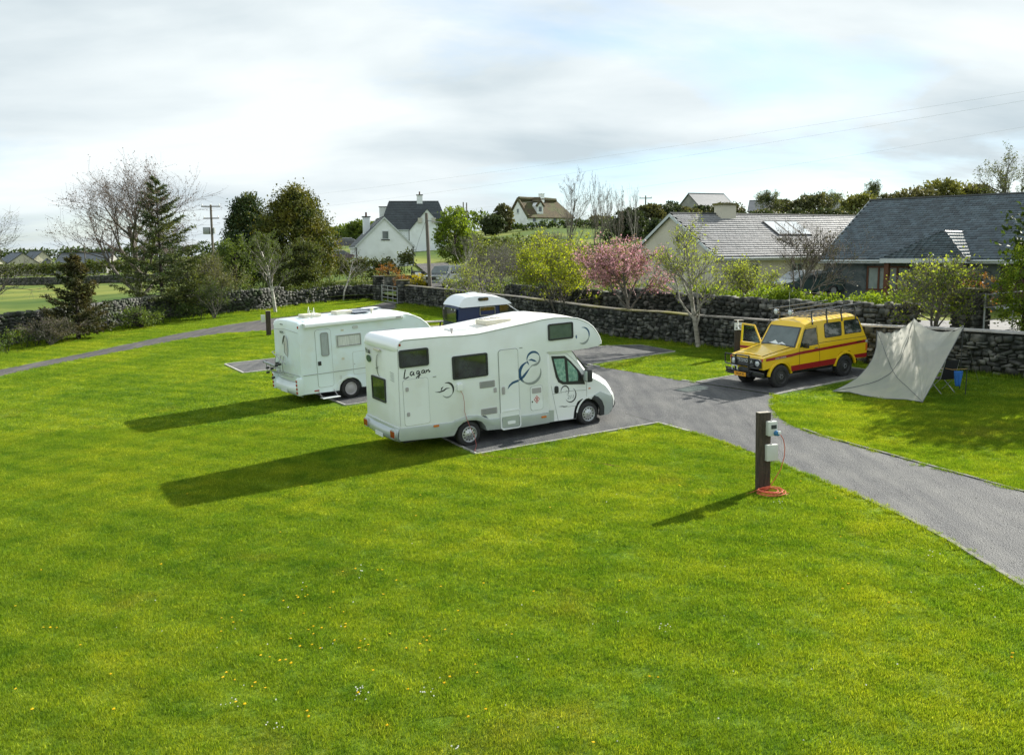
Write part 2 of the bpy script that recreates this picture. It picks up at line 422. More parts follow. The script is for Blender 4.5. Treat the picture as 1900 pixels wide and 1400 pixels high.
def tarpmat():
    m, nt = nmat('tarp_fabric')
    c = ramp(nt, noise_of(nt, 1.1, 3), [(.35, (.80, .78, .70)), (.65, (.66, .67, .63))])
    d = N(nt, 'ShaderNodeBsdfDiffuse'); nt.links.new(c, d.inputs[0])
    t = N(nt, 'ShaderNodeBsdfTranslucent'); nt.links.new(c, t.inputs[0])
    tr = N(nt, 'ShaderNodeBsdfTransparent')
    m1 = N(nt, 'ShaderNodeMixShader'); m1.inputs[0].default_value = .60; nt.links.new(d.outputs[0], m1.inputs[1]); nt.links.new(t.outputs[0], m1.inputs[2])
    m2 = N(nt, 'ShaderNodeMixShader'); m2.inputs[0].default_value = .10; nt.links.new(m1.outputs[0], m2.inputs[1]); nt.links.new(tr.outputs[0], m2.inputs[2])
    finish(m, nt, m2.outputs[0])
tarpmat()
mat('tarp_seam', (.16, .17, .17), rough=.8)
# ------------------------------------------------------------------ building helpers
def tag(o, label=None, cat=None, group=None, kind=None):
    if label: o['label'] = label
    if cat: o['category'] = cat
    if group: o['group'] = group
    if kind: o['kind'] = kind
    return o
def link(name, me, m, parent=None, smooth=False, ang=35):
    if isinstance(m, str): m = MATS[m]
    me.materials.append(m)
    if smooth:
        me.polygons.foreach_set('use_smooth', [True] * len(me.polygons))
        if ang < 180: me.set_sharp_from_angle(angle=R(ang))
    o = bpy.data.objects.new(name, me); COL.objects.link(o)
    if parent is not None: o.parent = parent
    return o
def np_mesh(name, V, F):
    """V (n,3) floats, F (m,k) ints with k = 3 or 4"""
    V = np.asarray(V, dtype=np.float32); F = np.asarray(F, dtype=np.int32)
    me = bpy.data.meshes.new(name)
    me.vertices.add(len(V)); me.vertices.foreach_set('co', V.ravel())
    k = F.shape[1]
    me.loops.add(F.size); me.loops.foreach_set('vertex_index', F.ravel())
    me.polygons.add(len(F)); me.polygons.foreach_set('loop_start', np.arange(0, F.size, k, dtype=np.int32))
    me.update(calc_edges=True)
    return me
def root(name, loc, label, cat, rz=0.0, group=None, kind=None):
    o = bpy.data.objects.new(name, None); COL.objects.link(o)
    o.empty_display_size = 0.3
    o.location = loc; o.rotation_euler = (0, 0, rz)
    return tag(o, label, cat, group, kind)
class MB:
    def __init__(s): s.v = []; s.f = []
    def add(s, vs, fs):
        b = len(s.v); s.v += [tuple(v) for v in vs]; s.f += [tuple(i + b for i in f) for f in fs]; return s
    def box(s, x0, x1, y0, y1, z0, z1):
        vs = [(x, y, z) for z in (z0, z1) for y in (y0, y1) for x in (x0, x1)]
        return s.add(vs, [(0, 2, 3, 1), (4, 5, 7, 6), (0, 1, 5, 4), (2, 6, 7, 3), (0, 4, 6, 2), (1, 3, 7, 5)])
    def poly(s, pts): return s.add(pts, [tuple(range(len(pts)))])
    def prism(s, prof, w0, w1, axis='y'):
        """outline (a,b) swept along an axis: y -> (a,w,b), x -> (w,a,b), z -> (a,b,w)"""
        n = len(prof)
        def P(a, b, w): return {'y': (a, w, b), 'x': (w, a, b), 'z': (a, b, w)}[axis]
        vs = [P(a, b, w0) for a, b in prof] + [P(a, b, w1) for a, b in prof]
        return s.add(vs, [tuple(range(n)), tuple(range(2 * n - 1, n - 1, -1))] + [(i, (i + 1) % n + 0, (i + 1) % n + n, i + n)[::-1] for i in range(n)])
    def tube(s, pts, r, n=6, cap=True):
        pts = [Vector(p) for p in pts]
        rr = r if isinstance(r, (list, tuple)) else [r] * len(pts)
        b = len(s.v); up = None
        for i, p in enumerate(pts):
            d = (pts[min(i + 1, len(pts) - 1)] - pts[max(i - 1, 0)]).normalized()
            if up is None: up = Vector((0, 0, 1)) if abs(d.z) < .9 else Vector((1, 0, 0))
            a = d.cross(up).normalized(); c = a.cross(d).normalized(); up = c
            for k in range(n):
                t = 2 * math.pi * k / n
                s.v.append(tuple(p + (a * math.cos(t) + c * math.sin(t)) * rr[i]))
        for i in range(len(pts) - 1):
            for k in range(n):
                q = (k + 1) % n
                s.f.append((b + i * n + k, b + i * n + q, b + (i + 1) * n + q, b + (i + 1) * n + k))
        if cap:
            s.f.append(tuple(b + k for k in range(n))[::-1]); e = b + (len(pts) - 1) * n
            s.f.append(tuple(e + k for k in range(n)))
        return s
    def lathe(s, prof, c=(0, 0, 0), axis='y', n=24, ang=2 * math.pi):
        """prof: (radius, along axis)"""
        b = len(s.v); m = len(prof)
        for k in range(n):
            t = ang * k / n; ct, st = math.cos(t), math.sin(t)
            for r_, w in prof:
                if axis == 'y': s.v.append((c[0] + r_ * ct, c[1] + w, c[2] + r_ * st))
                elif axis == 'x': s.v.append((c[0] + w, c[1] + r_ * ct, c[2] + r_ * st))
                else: s.v.append((c[0] + r_ * ct, c[1] + r_ * st, c[2] + w))
        for k in range(n):
            q = (k + 1) % n
            for i in range(m - 1):
                s.f.append((b + k * m + i, b + q * m + i, b + q * m + i + 1, b + k * m + i + 1))
        return s
    def build(s, name, m, parent=None, bevel=0, seg=2, smooth=False, ang=35, bang=30):
        me = bpy.data.meshes.new(name)
        me.from_pydata(s.v, [], s.f); me.update()
        bm = bmesh.new(); bm.from_mesh(me)
        bmesh.ops.recalc_face_normals(bm, faces=bm.faces)
        if bevel:
            ed = [e for e in bm.edges if len(e.link_faces) == 2 and e.calc_face_angle(0) > R(bang)]
            bmesh.ops.bevel(bm, geom=ed, offset=bevel, segments=seg, profile=.6, affect='EDGES', clamp_overlap=True)
        bm.to_mesh(me); bm.free()
        return link(name, me, m, parent, smooth or bevel > 0, ang)
def rrect(x0, x1, z0, z1, r, n=4):
    r = min(r, (x1 - x0) / 2.01, (z1 - z0) / 2.01); pts = []
    for cx_, cz_, a0 in ((x1 - r, z0 + r, -90), (x1 - r, z1 - r, 0), (x0 + r, z1 - r, 90), (x0 + r, z0 + r, 180)):
        for k in range(n + 1):
            t = R(a0 + 90 * k / n); pts.append((cx_ + r * math.cos(t), cz_ + r * math.sin(t)))
    return pts
def ring_prism(mb, outer, inner, w0, w1, axis='y'):
    n = len(outer)
    def P(a, b, w): return {'y': (a, w, b), 'x': (w, a, b)}[axis]
    vs = [P(*p, w0) for p in outer] + [P(*p, w0) for p in inner] + [P(*p, w1) for p in outer] + [P(*p, w1) for p in inner]
    fs = []
    for i in range(n):
        j = (i + 1) % n
        fs += [(i, j, n + j, n + i), (2 * n + i, 3 * n + i, 3 * n + j, 2 * n + j), (i, 2 * n + i, 2 * n + j, j), (n + i, n + j, 3 * n + j, 3 * n + i)]
    return mb.add(vs, fs)
def text_mesh(s, size, name, m, parent, origin, xa, ya, shear=0, depth=.002, align='CENTER', sx=1.0):
    cu = bpy.data.curves.new(name, 'FONT'); cu.body = s; cu.size = size; cu.shear = shear; cu.extrude = depth; cu.align_x = align; cu.align_y = 'CENTER'
    cu.resolution_u = 3
    o = bpy.data.objects.new('tmp', cu)
    me = bpy.data.meshes.new_from_object(o)
    bpy.data.objects.remove(o)
    xa = Vector(xa).normalized(); ya = Vector(ya).normalized(); za = xa.cross(ya)
    M = Matrix.Translation(origin) @ Matrix((xa, ya, za)).transposed().to_4x4() @ Matrix.Diagonal((sx, 1, 1, 1))
    me.transform(M); me.materials.clear()
    return link(name, me, m, parent)
def ribbon(mb, pts, w, off, axis='y', closed=False):
    """flat stroke in the (a,b) plane; w a width or list"""
    n = len(pts); ws = w if isinstance(w, (list, tuple)) else [w] * n
    vs = []
    for i, (a, b) in enumerate(pts):
        p0 = pts[max(i - 1, 0)]; p1 = pts[min(i + 1, n - 1)]
        d = Vector((p1[0] - p0[0], p1[1] - p0[1])); d = d.normalized() if d.length > 1e-6 else Vector((1, 0))
        nx, nz = -d.y * ws[i] / 2, d.x * ws[i] / 2
        for s_ in (1, -1):
            q = (a + nx * s_, b + nz * s_)
            vs.append((q[0], off, q[1]) if axis == 'y' else (off, q[0], q[1]))
    return mb.add(vs, [(2 * i, 2 * i + 1, 2 * i + 3, 2 * i + 2) for i in range(n - 1)])
def arc(cx_, cz_, rx, rz, a0, a1, n=22):
    return [(cx_ + rx * math.cos(R(a0 + (a1 - a0) * k / n)), cz_ + rz * math.sin(R(a0 + (a1 - a0) * k / n))) for k in range(n + 1)]
def taper(n, w, lo=.12):
    return [w * (lo + (1 - lo) * math.sin(math.pi * k / n)) for k in range(n + 1)]
def vehicle_root(name, x, y, h, label, cat, dz=0.0):
    X = Vector((math.cos(h), math.sin(h), LA * math.cos(h) + LB * math.sin(h))).normalized()
    Nn = Vector((-LA, -LB, 1)).normalized(); W = Nn.cross(X)
    o = root(name, (0, 0, 0), label, cat)
    o.matrix_world = Matrix.Translation((x, y, lawn_z(x, y) + dz)) @ Matrix((X, W, Nn)).transposed().to_4x4()
    return o
def wheel(parent, l, w, z, r, wid, side, style='steel', name='wheel', rimmat='rim_silver'):
    """side -1: outer face towards -y"""
    mb = MB()
    w0, w1 = (w, w + wid * -side)
    s = -side
    prof = [(r * .62, 0.012 * s), (r * .80, 0), (r * .93, .012 * s), (r * .99, .045 * s), (r, wid * .3 * s), (r, wid * .7 * s), (r * .98, (wid - .04) * s), (r * .9, wid * s), (r * .6, (wid - .01) * s)]
    mb.lathe(prof, (l, w, z), 'y', 28)
    t = mb.build(name, 'black_rubber', parent, smooth=True, ang=60)
    rb = MB(); rr = r * .64
    rb.lathe([(rr, .0 * s), (rr * .95, -.006 * s), (rr * .88, .03 * s), (rr * .80, .035 * s), (rr * .60, .018 * s), (rr * .42, .012 * s), (rr * .36, .004 * s), (rr * .2, -.006 * s), (0.001, -.008 * s)], (l, w, z), 'y', 28)
    rb.build('rim', rimmat, t, smooth=True, ang=50)
    def dots(nm, m_, prof, n_, rad, ph, seg):
        me = None
        for k in range(n_):
            a = 2 * math.pi * k / n_ + ph
            if me is None:
                o = MB().lathe(prof, (0, 0, 0), 'y', seg).build(nm, m_, t); me = o.data
            else:
                o = bpy.data.objects.new(nm, me); COL.objects.link(o); o.parent = t
            o.location = (l + rad * math.cos(a), w, z + rad * math.sin(a))
    if style == 'steel':
        if side < 0:
            dots('rim_hole', 'rim_dark', [(.022, .020 * s), (.012, .019 * s), (0.001, .0185 * s)], 12, rr * .72, 0, 8)
            dots('wheel_nut', 'rim_dark', [(.013, -.004 * s), (.01, -.012 * s), (0.001, -.014 * s)], 5, rr * .25, .3, 6)
    elif style == 'cap':
        if side < 0: dots('wheel_nut', 'seam_grey', [(.02, .006 * s), (.012, .004 * s), (0.001, .003 * s)], 5, rr * .3, .3, 8)
    elif side < 0:
        dots('wheel_nut', 'steel_bar', [(.02, -.004 * s), (.014, -.014 * s), (0.001, -.016 * s)], 6, rr * .25, 0, 6)
    return t
def window(parent, x0, x1, z0, z1, w, out, r=.05, fr=.035, name='window', framem='dark_plastic', panem='dark_glass', axis='y', th=.03, split=()):
    """a framed pane on a face; out = +-1 outward direction along the axis"""
    mb = MB(); O = rrect(x0, x1, z0, z1, r); I = rrect(x0 + fr, x1 - fr, z0 + fr, z1 - fr, max(r - fr * .6, .004))
    ring_prism(mb, O, I, w - out * .004, w + out * th, axis)
    for sx in split:
        if axis == 'y': mb.box(sx - .012, sx + .012, min(w, w + out * th * .9), max(w, w + out * th * .9), z0 + fr, z1 - fr)
        else: mb.box(min(w, w + out * th * .9), max(w, w + out * th * .9), sx - .012, sx + .012, z0 + fr, z1 - fr)
    f = mb.build(name, framem, parent)
    pb = MB(); pb.prism(I, w - out * .002, w + out * th * .55, axis); pb.build('pane', panem, f)
    return f
def outline(parent, x0, x1, z0, z1, w, out, r=.04, th=.012, name='door_seal', m='seam_grey', axis='y', prot=.006):
    mb = MB(); ring_prism(mb, rrect(x0, x1, z0, z1, r), rrect(x0 + th, x1 - th, z0 + th, z1 - th, max(r - th, .003)), w, w + out * prot, axis)
    return mb.build(name, m, parent)
def plate(parent, x0, x1, z0, z1, w, out, th=.01, r=.02, name='panel', m='seam_grey', axis='y', bevel=0):
    mb = MB(); mb.prism(rrect(x0, x1, z0, z1, r), w, w + out * th, axis)
    return mb.build(name, m, parent, bevel=bevel)
def loft(prof, ws, fn, closed=False):
    """profile (a,b) repeated at widths ws, each point moved by fn(a,b,u)->(x,y,z), u in -1..1"""
    mb = MB(); n = len(prof); m = len(ws); wm = (ws[0] + ws[-1]) / 2; hw = (ws[-1] - ws[0]) / 2
    vs = [fn(a, b, (w - wm) / hw, w) for w in ws for a, b in prof]
    fs = []
    for j in range(m - 1):
        for i in range(n if closed else n - 1):
            k = (i + 1) % n
            fs.append((j * n + i, j * n + k, (j + 1) * n + k, (j + 1) * n + i))
    if closed:
        fs.append(tuple(range(n))); fs.append(tuple(range((m - 1) * n, m * n))[::-1])
    mb.add(vs, fs)
    return mb
# ------------------------------------------------------------------ overcab motorhome (front)
def swoosh(parent, strokes, name='graphic', m='graphic_blue', off=-.004, axis='y'):
    mb = MB()
    for pts, w in strokes:
        ribbon(mb, pts, taper(len(pts) - 1, w) if not isinstance(w, list) else w, off, axis)
    return mb.build(name, m, parent)
def make_overcab():
    v = vehicle_root('motorhome', -1.098, 23.331, .521, 'large white overcab motorhome with blue ring graphics, parked nearest on the gravel pitch', 'motorhome')
    prof = [(-1.93, .70), (-1.92, 1.2), (-1.88, 2.72), (-1.855, 2.83), (-1.80, 2.90), (-1.70, 2.94), (-.68, 2.93), (-.1, 2.90), (.36, 2.90), (1.03, 2.965), (1.81, 3.04), (2.3, 3.095), (2.7, 3.112),
            (3.06, 3.09), (3.43, 3.03), (3.64, 2.955), (3.80, 2.87), (3.95, 2.75), (4.07, 2.60), (4.16, 2.45), (4.205, 2.33), (4.20, 2.25), (4.12, 2.20), (3.78, 2.175), (3.21, 2.16), (2.44, 2.20), (2.44, .55), (.6, .6), (.5, .74), (-.4, .74), (-.5, .68)]
    MB().prism(prof, 0, 2.2).build('body', 'white_gelcoat', v, bevel=.02, seg=2, bang=50)
    # roof skin, a little inside the rails
    top = prof[4:21]
    loft([(a, b + .006) for a, b in top], np.linspace(.03, 2.17, 7), lambda a, b, u, w: (a, w, b + .035 * (1 - u * u) - .0)).build('roof', 'white_roof', v, smooth=True, ang=180)
    mb = MB()
    for w in (-.008, 2.19):
        mb.tube([(a, w + .009, b + .004) for a, b in prof[2:22]], .016, 6)
    mb.build('roof_rail', 'white_paint', v, smooth=True)
    mb = MB()
    mb.tube([(a, -.004, b - .016) for a, b in prof[2:22]], .0045, 4); mb.tube([(-1.905, -.004, .8), (-1.87, -.004, 2.75)], .004, 4)
    mb.build('seam', 'seam_grey', v)
    # rear: big radius cap and seam
    cap = [(-1.90, 2.66), (-1.91, 2.70), (-1.905, 2.80), (-1.86, 2.90), (-1.78, 2.955), (-1.66, 2.968)]
    loft(cap, np.linspace(-.012, 2.212, 6), lambda a, b, u, w: (a + .03 * abs(u) ** 4, w, b - .02 * abs(u) ** 6)).build('rear_cap', 'white_paint', v, smooth=True, ang=180)
    # skirt
    sk = [(-1.955, .76), (-1.0, .73), (-.49, .715), (-.24, .78), (0, .815), (.25, .79), (.45, .71), (.60, .635), (2.44, .545), (2.44, .27), (1.55, .27), (.92, .32), (.50, .345), (.46, .48), (.36, .60), (.2, .665), (0, .685), (-.18, .655), (-.32, .56), (-.42, .40), (-.46, .35), (-.7, .355), (-1.94, .43), (-1.975, .50)]
    MB().prism(sk, -.022, 2.222).build('skirt', 'silver_skirt', v, bevel=.014, seg=2, bang=40)
    MB().box(-1.7, 4.2, .34, 1.86, .28, .72).build('chassis', 'dark_plastic', v)
    # rear bumper
    bp = loft([(-1.90, .80), (-1.96, .74), (-2.0, .60), (-1.99, .47), (-1.92, .40)], np.linspace(-.02, 2.22, 9), lambda a, b, u, w: (a - .05 * (1 - u * u), w, b - .10 * (1 - abs(u) ** 3) * (1 if b > .7 else .25)))
    bp.build('rear_bumper', 'silver_skirt', v, smooth=True, ang=180)
    for w0, nm in ((.06, 'a'), (1.90, 'b')):
        lb = MB(); lb.prism(rrect(w0, w0 + .30, .46, .70, .09), -2.045, -1.97, 'x'); t = lb.build('light_cluster', 'silver_skirt', v, bevel=.01)
        for q in range(3):
            rb = MB(); rb.prism(rrect(w0 + .035 + q * .085, w0 + .10 + q * .085, .495, .665, .03), -2.062, -2.04, 'x'); rb.build('tail_light', 'red_lamp', t, bevel=.005)
    plate(v, .82, 1.34, .40, .51, -2.055, -1, .01, .01, 'number_plate', 'plate_white', 'x')
    # rear face
    window(v, .80, 1.72, 1.27, 1.89, -1.915, -1, .04, .045, panem='dark_glass', axis='x')
    plate(v, 1.02, 1.42, 2.575, 2.625, -1.905, -1, .05, .02, 'marker_light', 'cream_plastic', 'x', bevel=.008)
    sw = [(arc(1.19, 2.20, .17, .28, -100, 95), .035), (arc(1.38, 2.30, .20, .20, 215, 290, 10), .02)]
    swoosh(v, sw, 'graphic', 'graphic_black', -1.915, 'x')
    text_mesh('Mc Louis', .20, 'lettering', 'graphic_black', v, (-1.91, 1.93, 2.50), (0, -1, 0), (0, 0, 1), sx=.42)
    mb = MB(); mb.prism([(1.90 + .16 * math.cos(2 * math.pi * k / 20), 2.30 + .095 * math.sin(2 * math.pi * k / 20)) for k in range(20)], -1.905, -1.912, 'x'); mb.build('oval_badge', 'decal_green', v)
    mb = MB()
    for k in range(5):
        ribbon(mb, [(.22, 2.10 - .05 * k), (.48 - .03 * (k % 2), 2.12 - .05 * k)], .012, -1.913, 'x')
    mb.build('small_print', 'graphic_silver', v)
    # nearside windows
    window(v, -1.85, -1.05, 2.255, 2.70, 0, -1, .05, .05)
    window(v, -.41, .61, 1.79, 2.395, 0, -1, .05, .05)
    window(v, 2.48, 3.28, 2.505, 2.955, 0, -1, .05, .045, panem='green_glass')
    # lockers and doors
    for (x0, x1, z0, z1, nm) in ((-1.78, -1.10, .79, 1.95, 'locker_door'), (1.87, 2.25, .68, 1.335, 'gas_locker_door')):
        d = plate(v, x0, x1, z0, z1, 0, -1, .010, .07, nm, 'white_gelcoat')
        outline(d, x0 - .006, x1 + .006, z0 - .006, z1 + .006, -.002, -1, .07, .014, 'door_seal', 'seam_grey')
        if nm == 'locker_door':
            for zz in (1.03, 1.66):
                plate(d, x0 + .06, x0 + .14, zz, zz + .10, -.010, -1, .014, .02, 'latch', 'vent_grey')
        else:
            plate(d, x0 + .05, x1 - .05, 1.14, 1.28, -.010, -1, .008, .01, 'vent_grille', 'vent_grey')
            s = MB(); s.prism([(2.06, .86), (2.15, .97), (2.06, 1.08), (1.97, .97)], -.011, -.014); s.build('warning_sign', 'decal_red', d)
            s = MB(); s.prism([(2.06, .885), (2.13, .97), (2.06, 1.055), (1.99, .97)], -.0142, -.016); s.build('warning_sign', 'sign_white', d)
            s = MB(); s.box(2.04, 2.08, -.0185, -.0162, .92, .99); s.box(2.03, 2.09, -.0185, -.0162, 1.0, 1.02); s.build('warning_sign', 'decal_red', d)
            plate(d, x0 + .03, x0 + .06, .90, .94, -.010, -1, .012, .01, 'latch', 'dark_plastic')
    dd = plate(v, .94, 1.51, .31, 2.405, 0, -1, .022, .08, 'entrance_door', 'white_gelcoat')
    outline(dd, .925, 1.525, .295, 2.42, -.002, -1, .09, .016, 'door_seal', 'seam_grey', prot=.012)
    plate(dd, .975, 1.485, .345, .635, -.023, -1, .006, .02, 'kick_panel', 'silver_skirt')
    plate(dd, 1.12, 1.36, .42, .50, -.030, -1, .012, .02, 'step_pad', 'white_paint')
    outline(dd, .915, 1.535, .285, .80, -.026, -1, .09, .03, 'door_surround', 'white_paint', prot=.012)
    plate(dd, .99, 1.07, 1.24, 1.44, -.023, -1, .03, .02, 'door_handle', 'vent_grey', bevel=.004)
    for (x0, x1, z0, z1) in ((.35, .80, 1.475, 1.65), (.36, .835, .765, .93)):
        g = plate(v, x0, x1, z0, z1, 0, -1, .012, .02, 'fridge_vent', 'vent_grey')
        mb = MB(); n = 7
        for k in range(n):
            zz = z0 + .02 + (z1 - z0 - .04) * k / (n - 1); mb.box(x0 + .03, x1 - .03, -.020, -.011, zz - .005, zz + .005)
        mb.build('louvre', 'seam_grey', g)
    plate(v, .76, .84, 1.32, 1.44, 0, -1, .02, .01, 'flue_outlet', 'vent_grey')
    for x0, z0 in ((-1.02, .68), (2.18, .46)):
        plate(v, x0, x0 + .15, z0 - .02, z0 + .03, -.022, -1, .02, .012, 'side_marker', 'amber_lamp')
    for x0, z0, in ((-.96, 1.93), (1.58, 2.40)):
        plate(v, x0, x0 + .09, z0, z0 + .02, 0, -1, .012, .005, 'marker_light', 'seam_grey')
    plate(v, -1.83, -1.78, 2.80, 2.86, 0, -1, .015, .015, 'marker_light', 'red_lamp')
    # graphics
    swoosh(v, [(arc(2.0, 2.075, .20, .185, 195, 10), .060), (arc(1.89, 1.72, .33, .30, 100, 245), .095), ([(1.52, 1.555), (1.60, 1.58), (1.68, 1.64), (1.78, 1.74), (1.88, 1.84)], .075), ([(1.84, 2.05), (1.93, 2.06), (2.03, 2.02), (2.10, 1.98)], .055), ([(1.80, 2.05), (1.82, 1.99), (1.86, 1.92)], .04)], 'graphic', 'graphic_blue', -.003)
    swoosh(v, [([(1.17, 1.37), (1.23, 1.45), (1.32, 1.51), (1.42, 1.535), (1.505, 1.55)], [.012, .05, .06, .06, .055])], 'graphic', 'graphic_blue', -.026)
    swoosh(v, [(arc(1.89, 1.72, .33, .30, 215, 375), .075), (arc(2.0, 2.075, .20, .185, 30, -95), .055), ([(1.85, 1.82), (1.95, 1.90), (2.08, 1.93), (2.15, 1.97)], .035)], 'graphic', 'graphic_silver', -.0045)
    swoosh(v, [(arc(-.58, 1.555, .175, .19, 110, -45), 0.054), ([(-.92, 1.545), (-.80, 1.53), (-.68, 1.555), (-.60, 1.60), (-.50, 1.60)], 0.039), ([(-.76, 1.54), (-.73, 1.62), (-.68, 1.66)], 0.039)], 'graphic', 'graphic_black', -.003)
    swoosh(v, [(arc(-.58, 1.555, .17, .185, -30, -140), 0.039)], 'graphic', 'graphic_silver', -.0045)
    swoosh(v, [(arc(3.60, 2.55, .215, .22, 100, -40), 0.046), (arc(3.60, 2.55, .215, .22, 200, 170, 6), 0.046)], 'graphic', 'graphic_blue', -.003)
    swoosh(v, [(arc(3.60, 2.55, .21, .225, -10, -120), 0.062)], 'graphic', 'graphic_silver', -.0045)
    # hand-written name under the rear window: Lagan
    st = [[(-1.69, 2.21), (-1.72, 2.10), (-1.74, 1.99), (-1.70, 1.985), (-1.61, 2.02)],
          [(-1.50, 2.14), (-1.555, 2.125), (-1.57, 2.07), (-1.54, 2.04), (-1.49, 2.08), (-1.475, 2.13), (-1.475, 2.05), (-1.45, 2.045)],
          [(-1.33, 2.14), (-1.385, 2.125), (-1.395, 2.075), (-1.36, 2.06), (-1.33, 2.10), (-1.315, 2.13), (-1.33, 2.0), (-1.37, 1.93), (-1.42, 1.95), (-1.38, 2.0), (-1.28, 2.05)],
          [(-1.19, 2.145), (-1.245, 2.13), (-1.26, 2.085), (-1.22, 2.065), (-1.19, 2.10), (-1.175, 2.14), (-1.18, 2.075), (-1.15, 2.07)],
          [(-1.125, 2.14), (-1.135, 2.07), (-1.10, 2.12), (-1.065, 2.14), (-1.055, 2.10), (-1.06, 2.07), (-1.02, 2.10)]]
    swoosh(v, [(s, [.030] * len(s)) for s in st], 'lettering', 'graphic_black', -.004)
    # shore power plug
    sp = plate(v, -.31, -.15, 1.50, 1.68, 0, -1, .07, .03, 'power_inlet', 'white_paint', bevel=.01)
    # roof furniture
    def hatch(x, y, z, L, W, m, hh):
        h = MB(); h.box(x - L / 2, x + L / 2, y - W / 2, y + W / 2, z, z + hh); t = h.build('roof_hatch', m, v, bevel=.03)
        return t
    hatch(.30, .95, 2.92, .62, .55, 'white_paint', .07)
    t = hatch(1.35, .95, 3.00, .78, .62, 'cream_plastic', .13)
    mb = MB()
    for k in range(4): mb.box(1.05 + .17 * k, 1.13 + .17 * k, 1.0, 1.2, 3.13, 3.145)
    mb.build('hatch_vent', 'vent_grey', t)
    MB().lathe([(.03, 0), (.03, .11), (.05, .115), (.05, .14), (.001, .145)], (-.25, .25, 2.94), 'z', 10).build('roof_flue', 'vent_grey', v, smooth=True)
    # ---- cab
    C = [(2.30, .27), (2.30, 2.18), (3.30, 2.18), (3.50, 2.12), (3.78, 1.90), (4.08, 1.63), (4.34, 1.40), (4.62, 1.25), (4.84, 1.09), (4.96, .93), (5.02, .78), (5.05, .58), (5.03, .40), (4.95, .26), (4.66, .22),
         (4.64, .40), (4.58, .54), (4.46, .67), (4.26, .75), (3.98, .77), (3.72, .71), (3.52, .57), (3.43, .42), (3.38, .25)]
    def cabf(a, b, u, w):
        t = min(max((a - 3.0) / 1.2, 0), 1); t = t * t * (3 - 2 * t)
        return (a - .44 * abs(u) ** 2.4 * t, w, b - (.06 * abs(u) ** 3 if b > .9 and a > 3.4 else 0))
    ws = [.08, .14, .3, .6, 1.1, 1.6, 1.9, 2.06, 2.12]
    cb = loft(C, ws, cabf, closed=True); cab_ = cb.build('cab', 'white_paint', v, smooth=True, ang=38)
    def cabp(pts, wa, off, name, m, parent=v, n=9):
        return loft(pts, np.linspace(1.1 - wa, 1.1 + wa, n), lambda a, b, u, w: tuple(Vector(cabf(a, b, (w - 1.1) / 1.02, w)) + Vector(off))).build(name, m, parent, smooth=True, ang=180)
    cabp([(3.53, 2.11), (3.78, 1.90), (4.08, 1.63), (4.32, 1.43)], .90, (.012, 0, .012), 'windscreen', 'dark_glass')
    cabp([(4.97, .80), (5.03, .74), (5.07, .58), (5.06, .42), (4.98, .27), (4.80, .21)], 1.03, (.02, 0, .0), 'front_bumper', 'silver_skirt')
    cabp([(5.07, .50), (5.08, .40), (5.0, .28)], .7, (.04, 0, 0), 'bumper_grille', 'dark_plastic')
    # arch lining / bumper side
    mb = MB(); mb.prism([(4.18, .20), (4.21, .42), (4.14, .56), (4.02, .68), (3.93, .73), (4.0, .83), (4.20, .90), (4.42, .80), (4.58, .74), (4.62, .56), (4.60, .36), (4.46, .21)], .055, .12)
    mb.build('bumper_corner', 'silver_skirt', v, bevel=.02)
    mb = MB(); mb.prism([(4.14, .22), (4.165, .42), (4.10, .55), (3.99, .665), (3.90, .72), (3.98, .82), (4.12, .76), (4.24, .64), (4.31, .46), (4.30, .22)], .043, .10)
    mb.build('arch_trim', 'dark_plastic', v, bevel=.01)
    for w in (.10, 1.90):
        MB().box(3.25, 4.25, w + (.15 if w < 1 else -.1), w + (.2 if w < 1 else .0), .2, .78).build('arch_liner', 'dark_plastic', v)
    g = [(2.64, 2.03), (3.05, 1.995), (3.22, 1.85), (3.46, 1.60), (3.60, 1.40), (3.65, 1.21), (2.96, 1.285), (2.83, 1.36), (2.76, 1.50)]
    cx_, cz_ = 3.1, 1.62
    mb = MB(); mb.prism([(cx_ + (a - cx_) * 1.07, cz_ + (b - cz_) * 1.10) for a, b in g], .07, .079); fr = mb.build('door_window', 'dark_plastic', v)
    mb = MB(); mb.prism([(2.68, 1.985), (3.02, 1.96), (3.06, 1.32), (2.98, 1.325), (2.86, 1.40), (2.80, 1.52)], .062, .069); mb.build('pane', 'silver_blind', fr)
    mb = MB(); mb.prism([(3.12, 1.90), (3.22, 1.80), (3.42, 1.58), (3.46, 1.42), (3.44, 1.30), (3.15, 1.315)], .062, .069); mb.build('pane', 'silver_blind', fr)
    sm = MB()
    for pts in ([(2.50, 2.13), (2.55, 1.4), (2.78, .26)], [(2.50, 2.13), (3.10, 2.10), (3.30, 1.93), (3.70, 1.53), (3.74, 1.2), (3.74, .82), (3.62, .72)], [(2.78, .26), (3.36, .24), (3.42, .5), (3.62, .72)], [(2.60, 1.02), (3.1, 1.05), (3.73, 1.0)], [(2.95, .62), (3.38, .60)]):
        sm.tube([(a, .078, b) for a, b in pts], .005, 4)
    sm.build('door_seam', 'seam_grey', v)
    sm = MB(); sm.prism(arc(3.86, .30, .50, .53, 168, 42, 14) + arc(3.86, .30, .455, .485, 42, 168, 14), .066, .079); sm.build('arch_lip', 'white_paint', v)
    MB().prism([(2.62, .27), (2.62, .58), (2.44, .62), (2.44, .27)], .04, .12).build('sill', 'silver_skirt', v)
    MB().prism([(2.42, .60), (2.66, .58), (2.56, 1.2), (2.52, 2.14), (2.42, 2.18)], .035, .30).build('pillar_fairing', 'white_paint', v, bevel=.02)
    plate(v, 2.68, 2.81, 1.03, 1.235, .08, -1, .02, .05, 'door_handle', 'dark_plastic', bevel=.005)
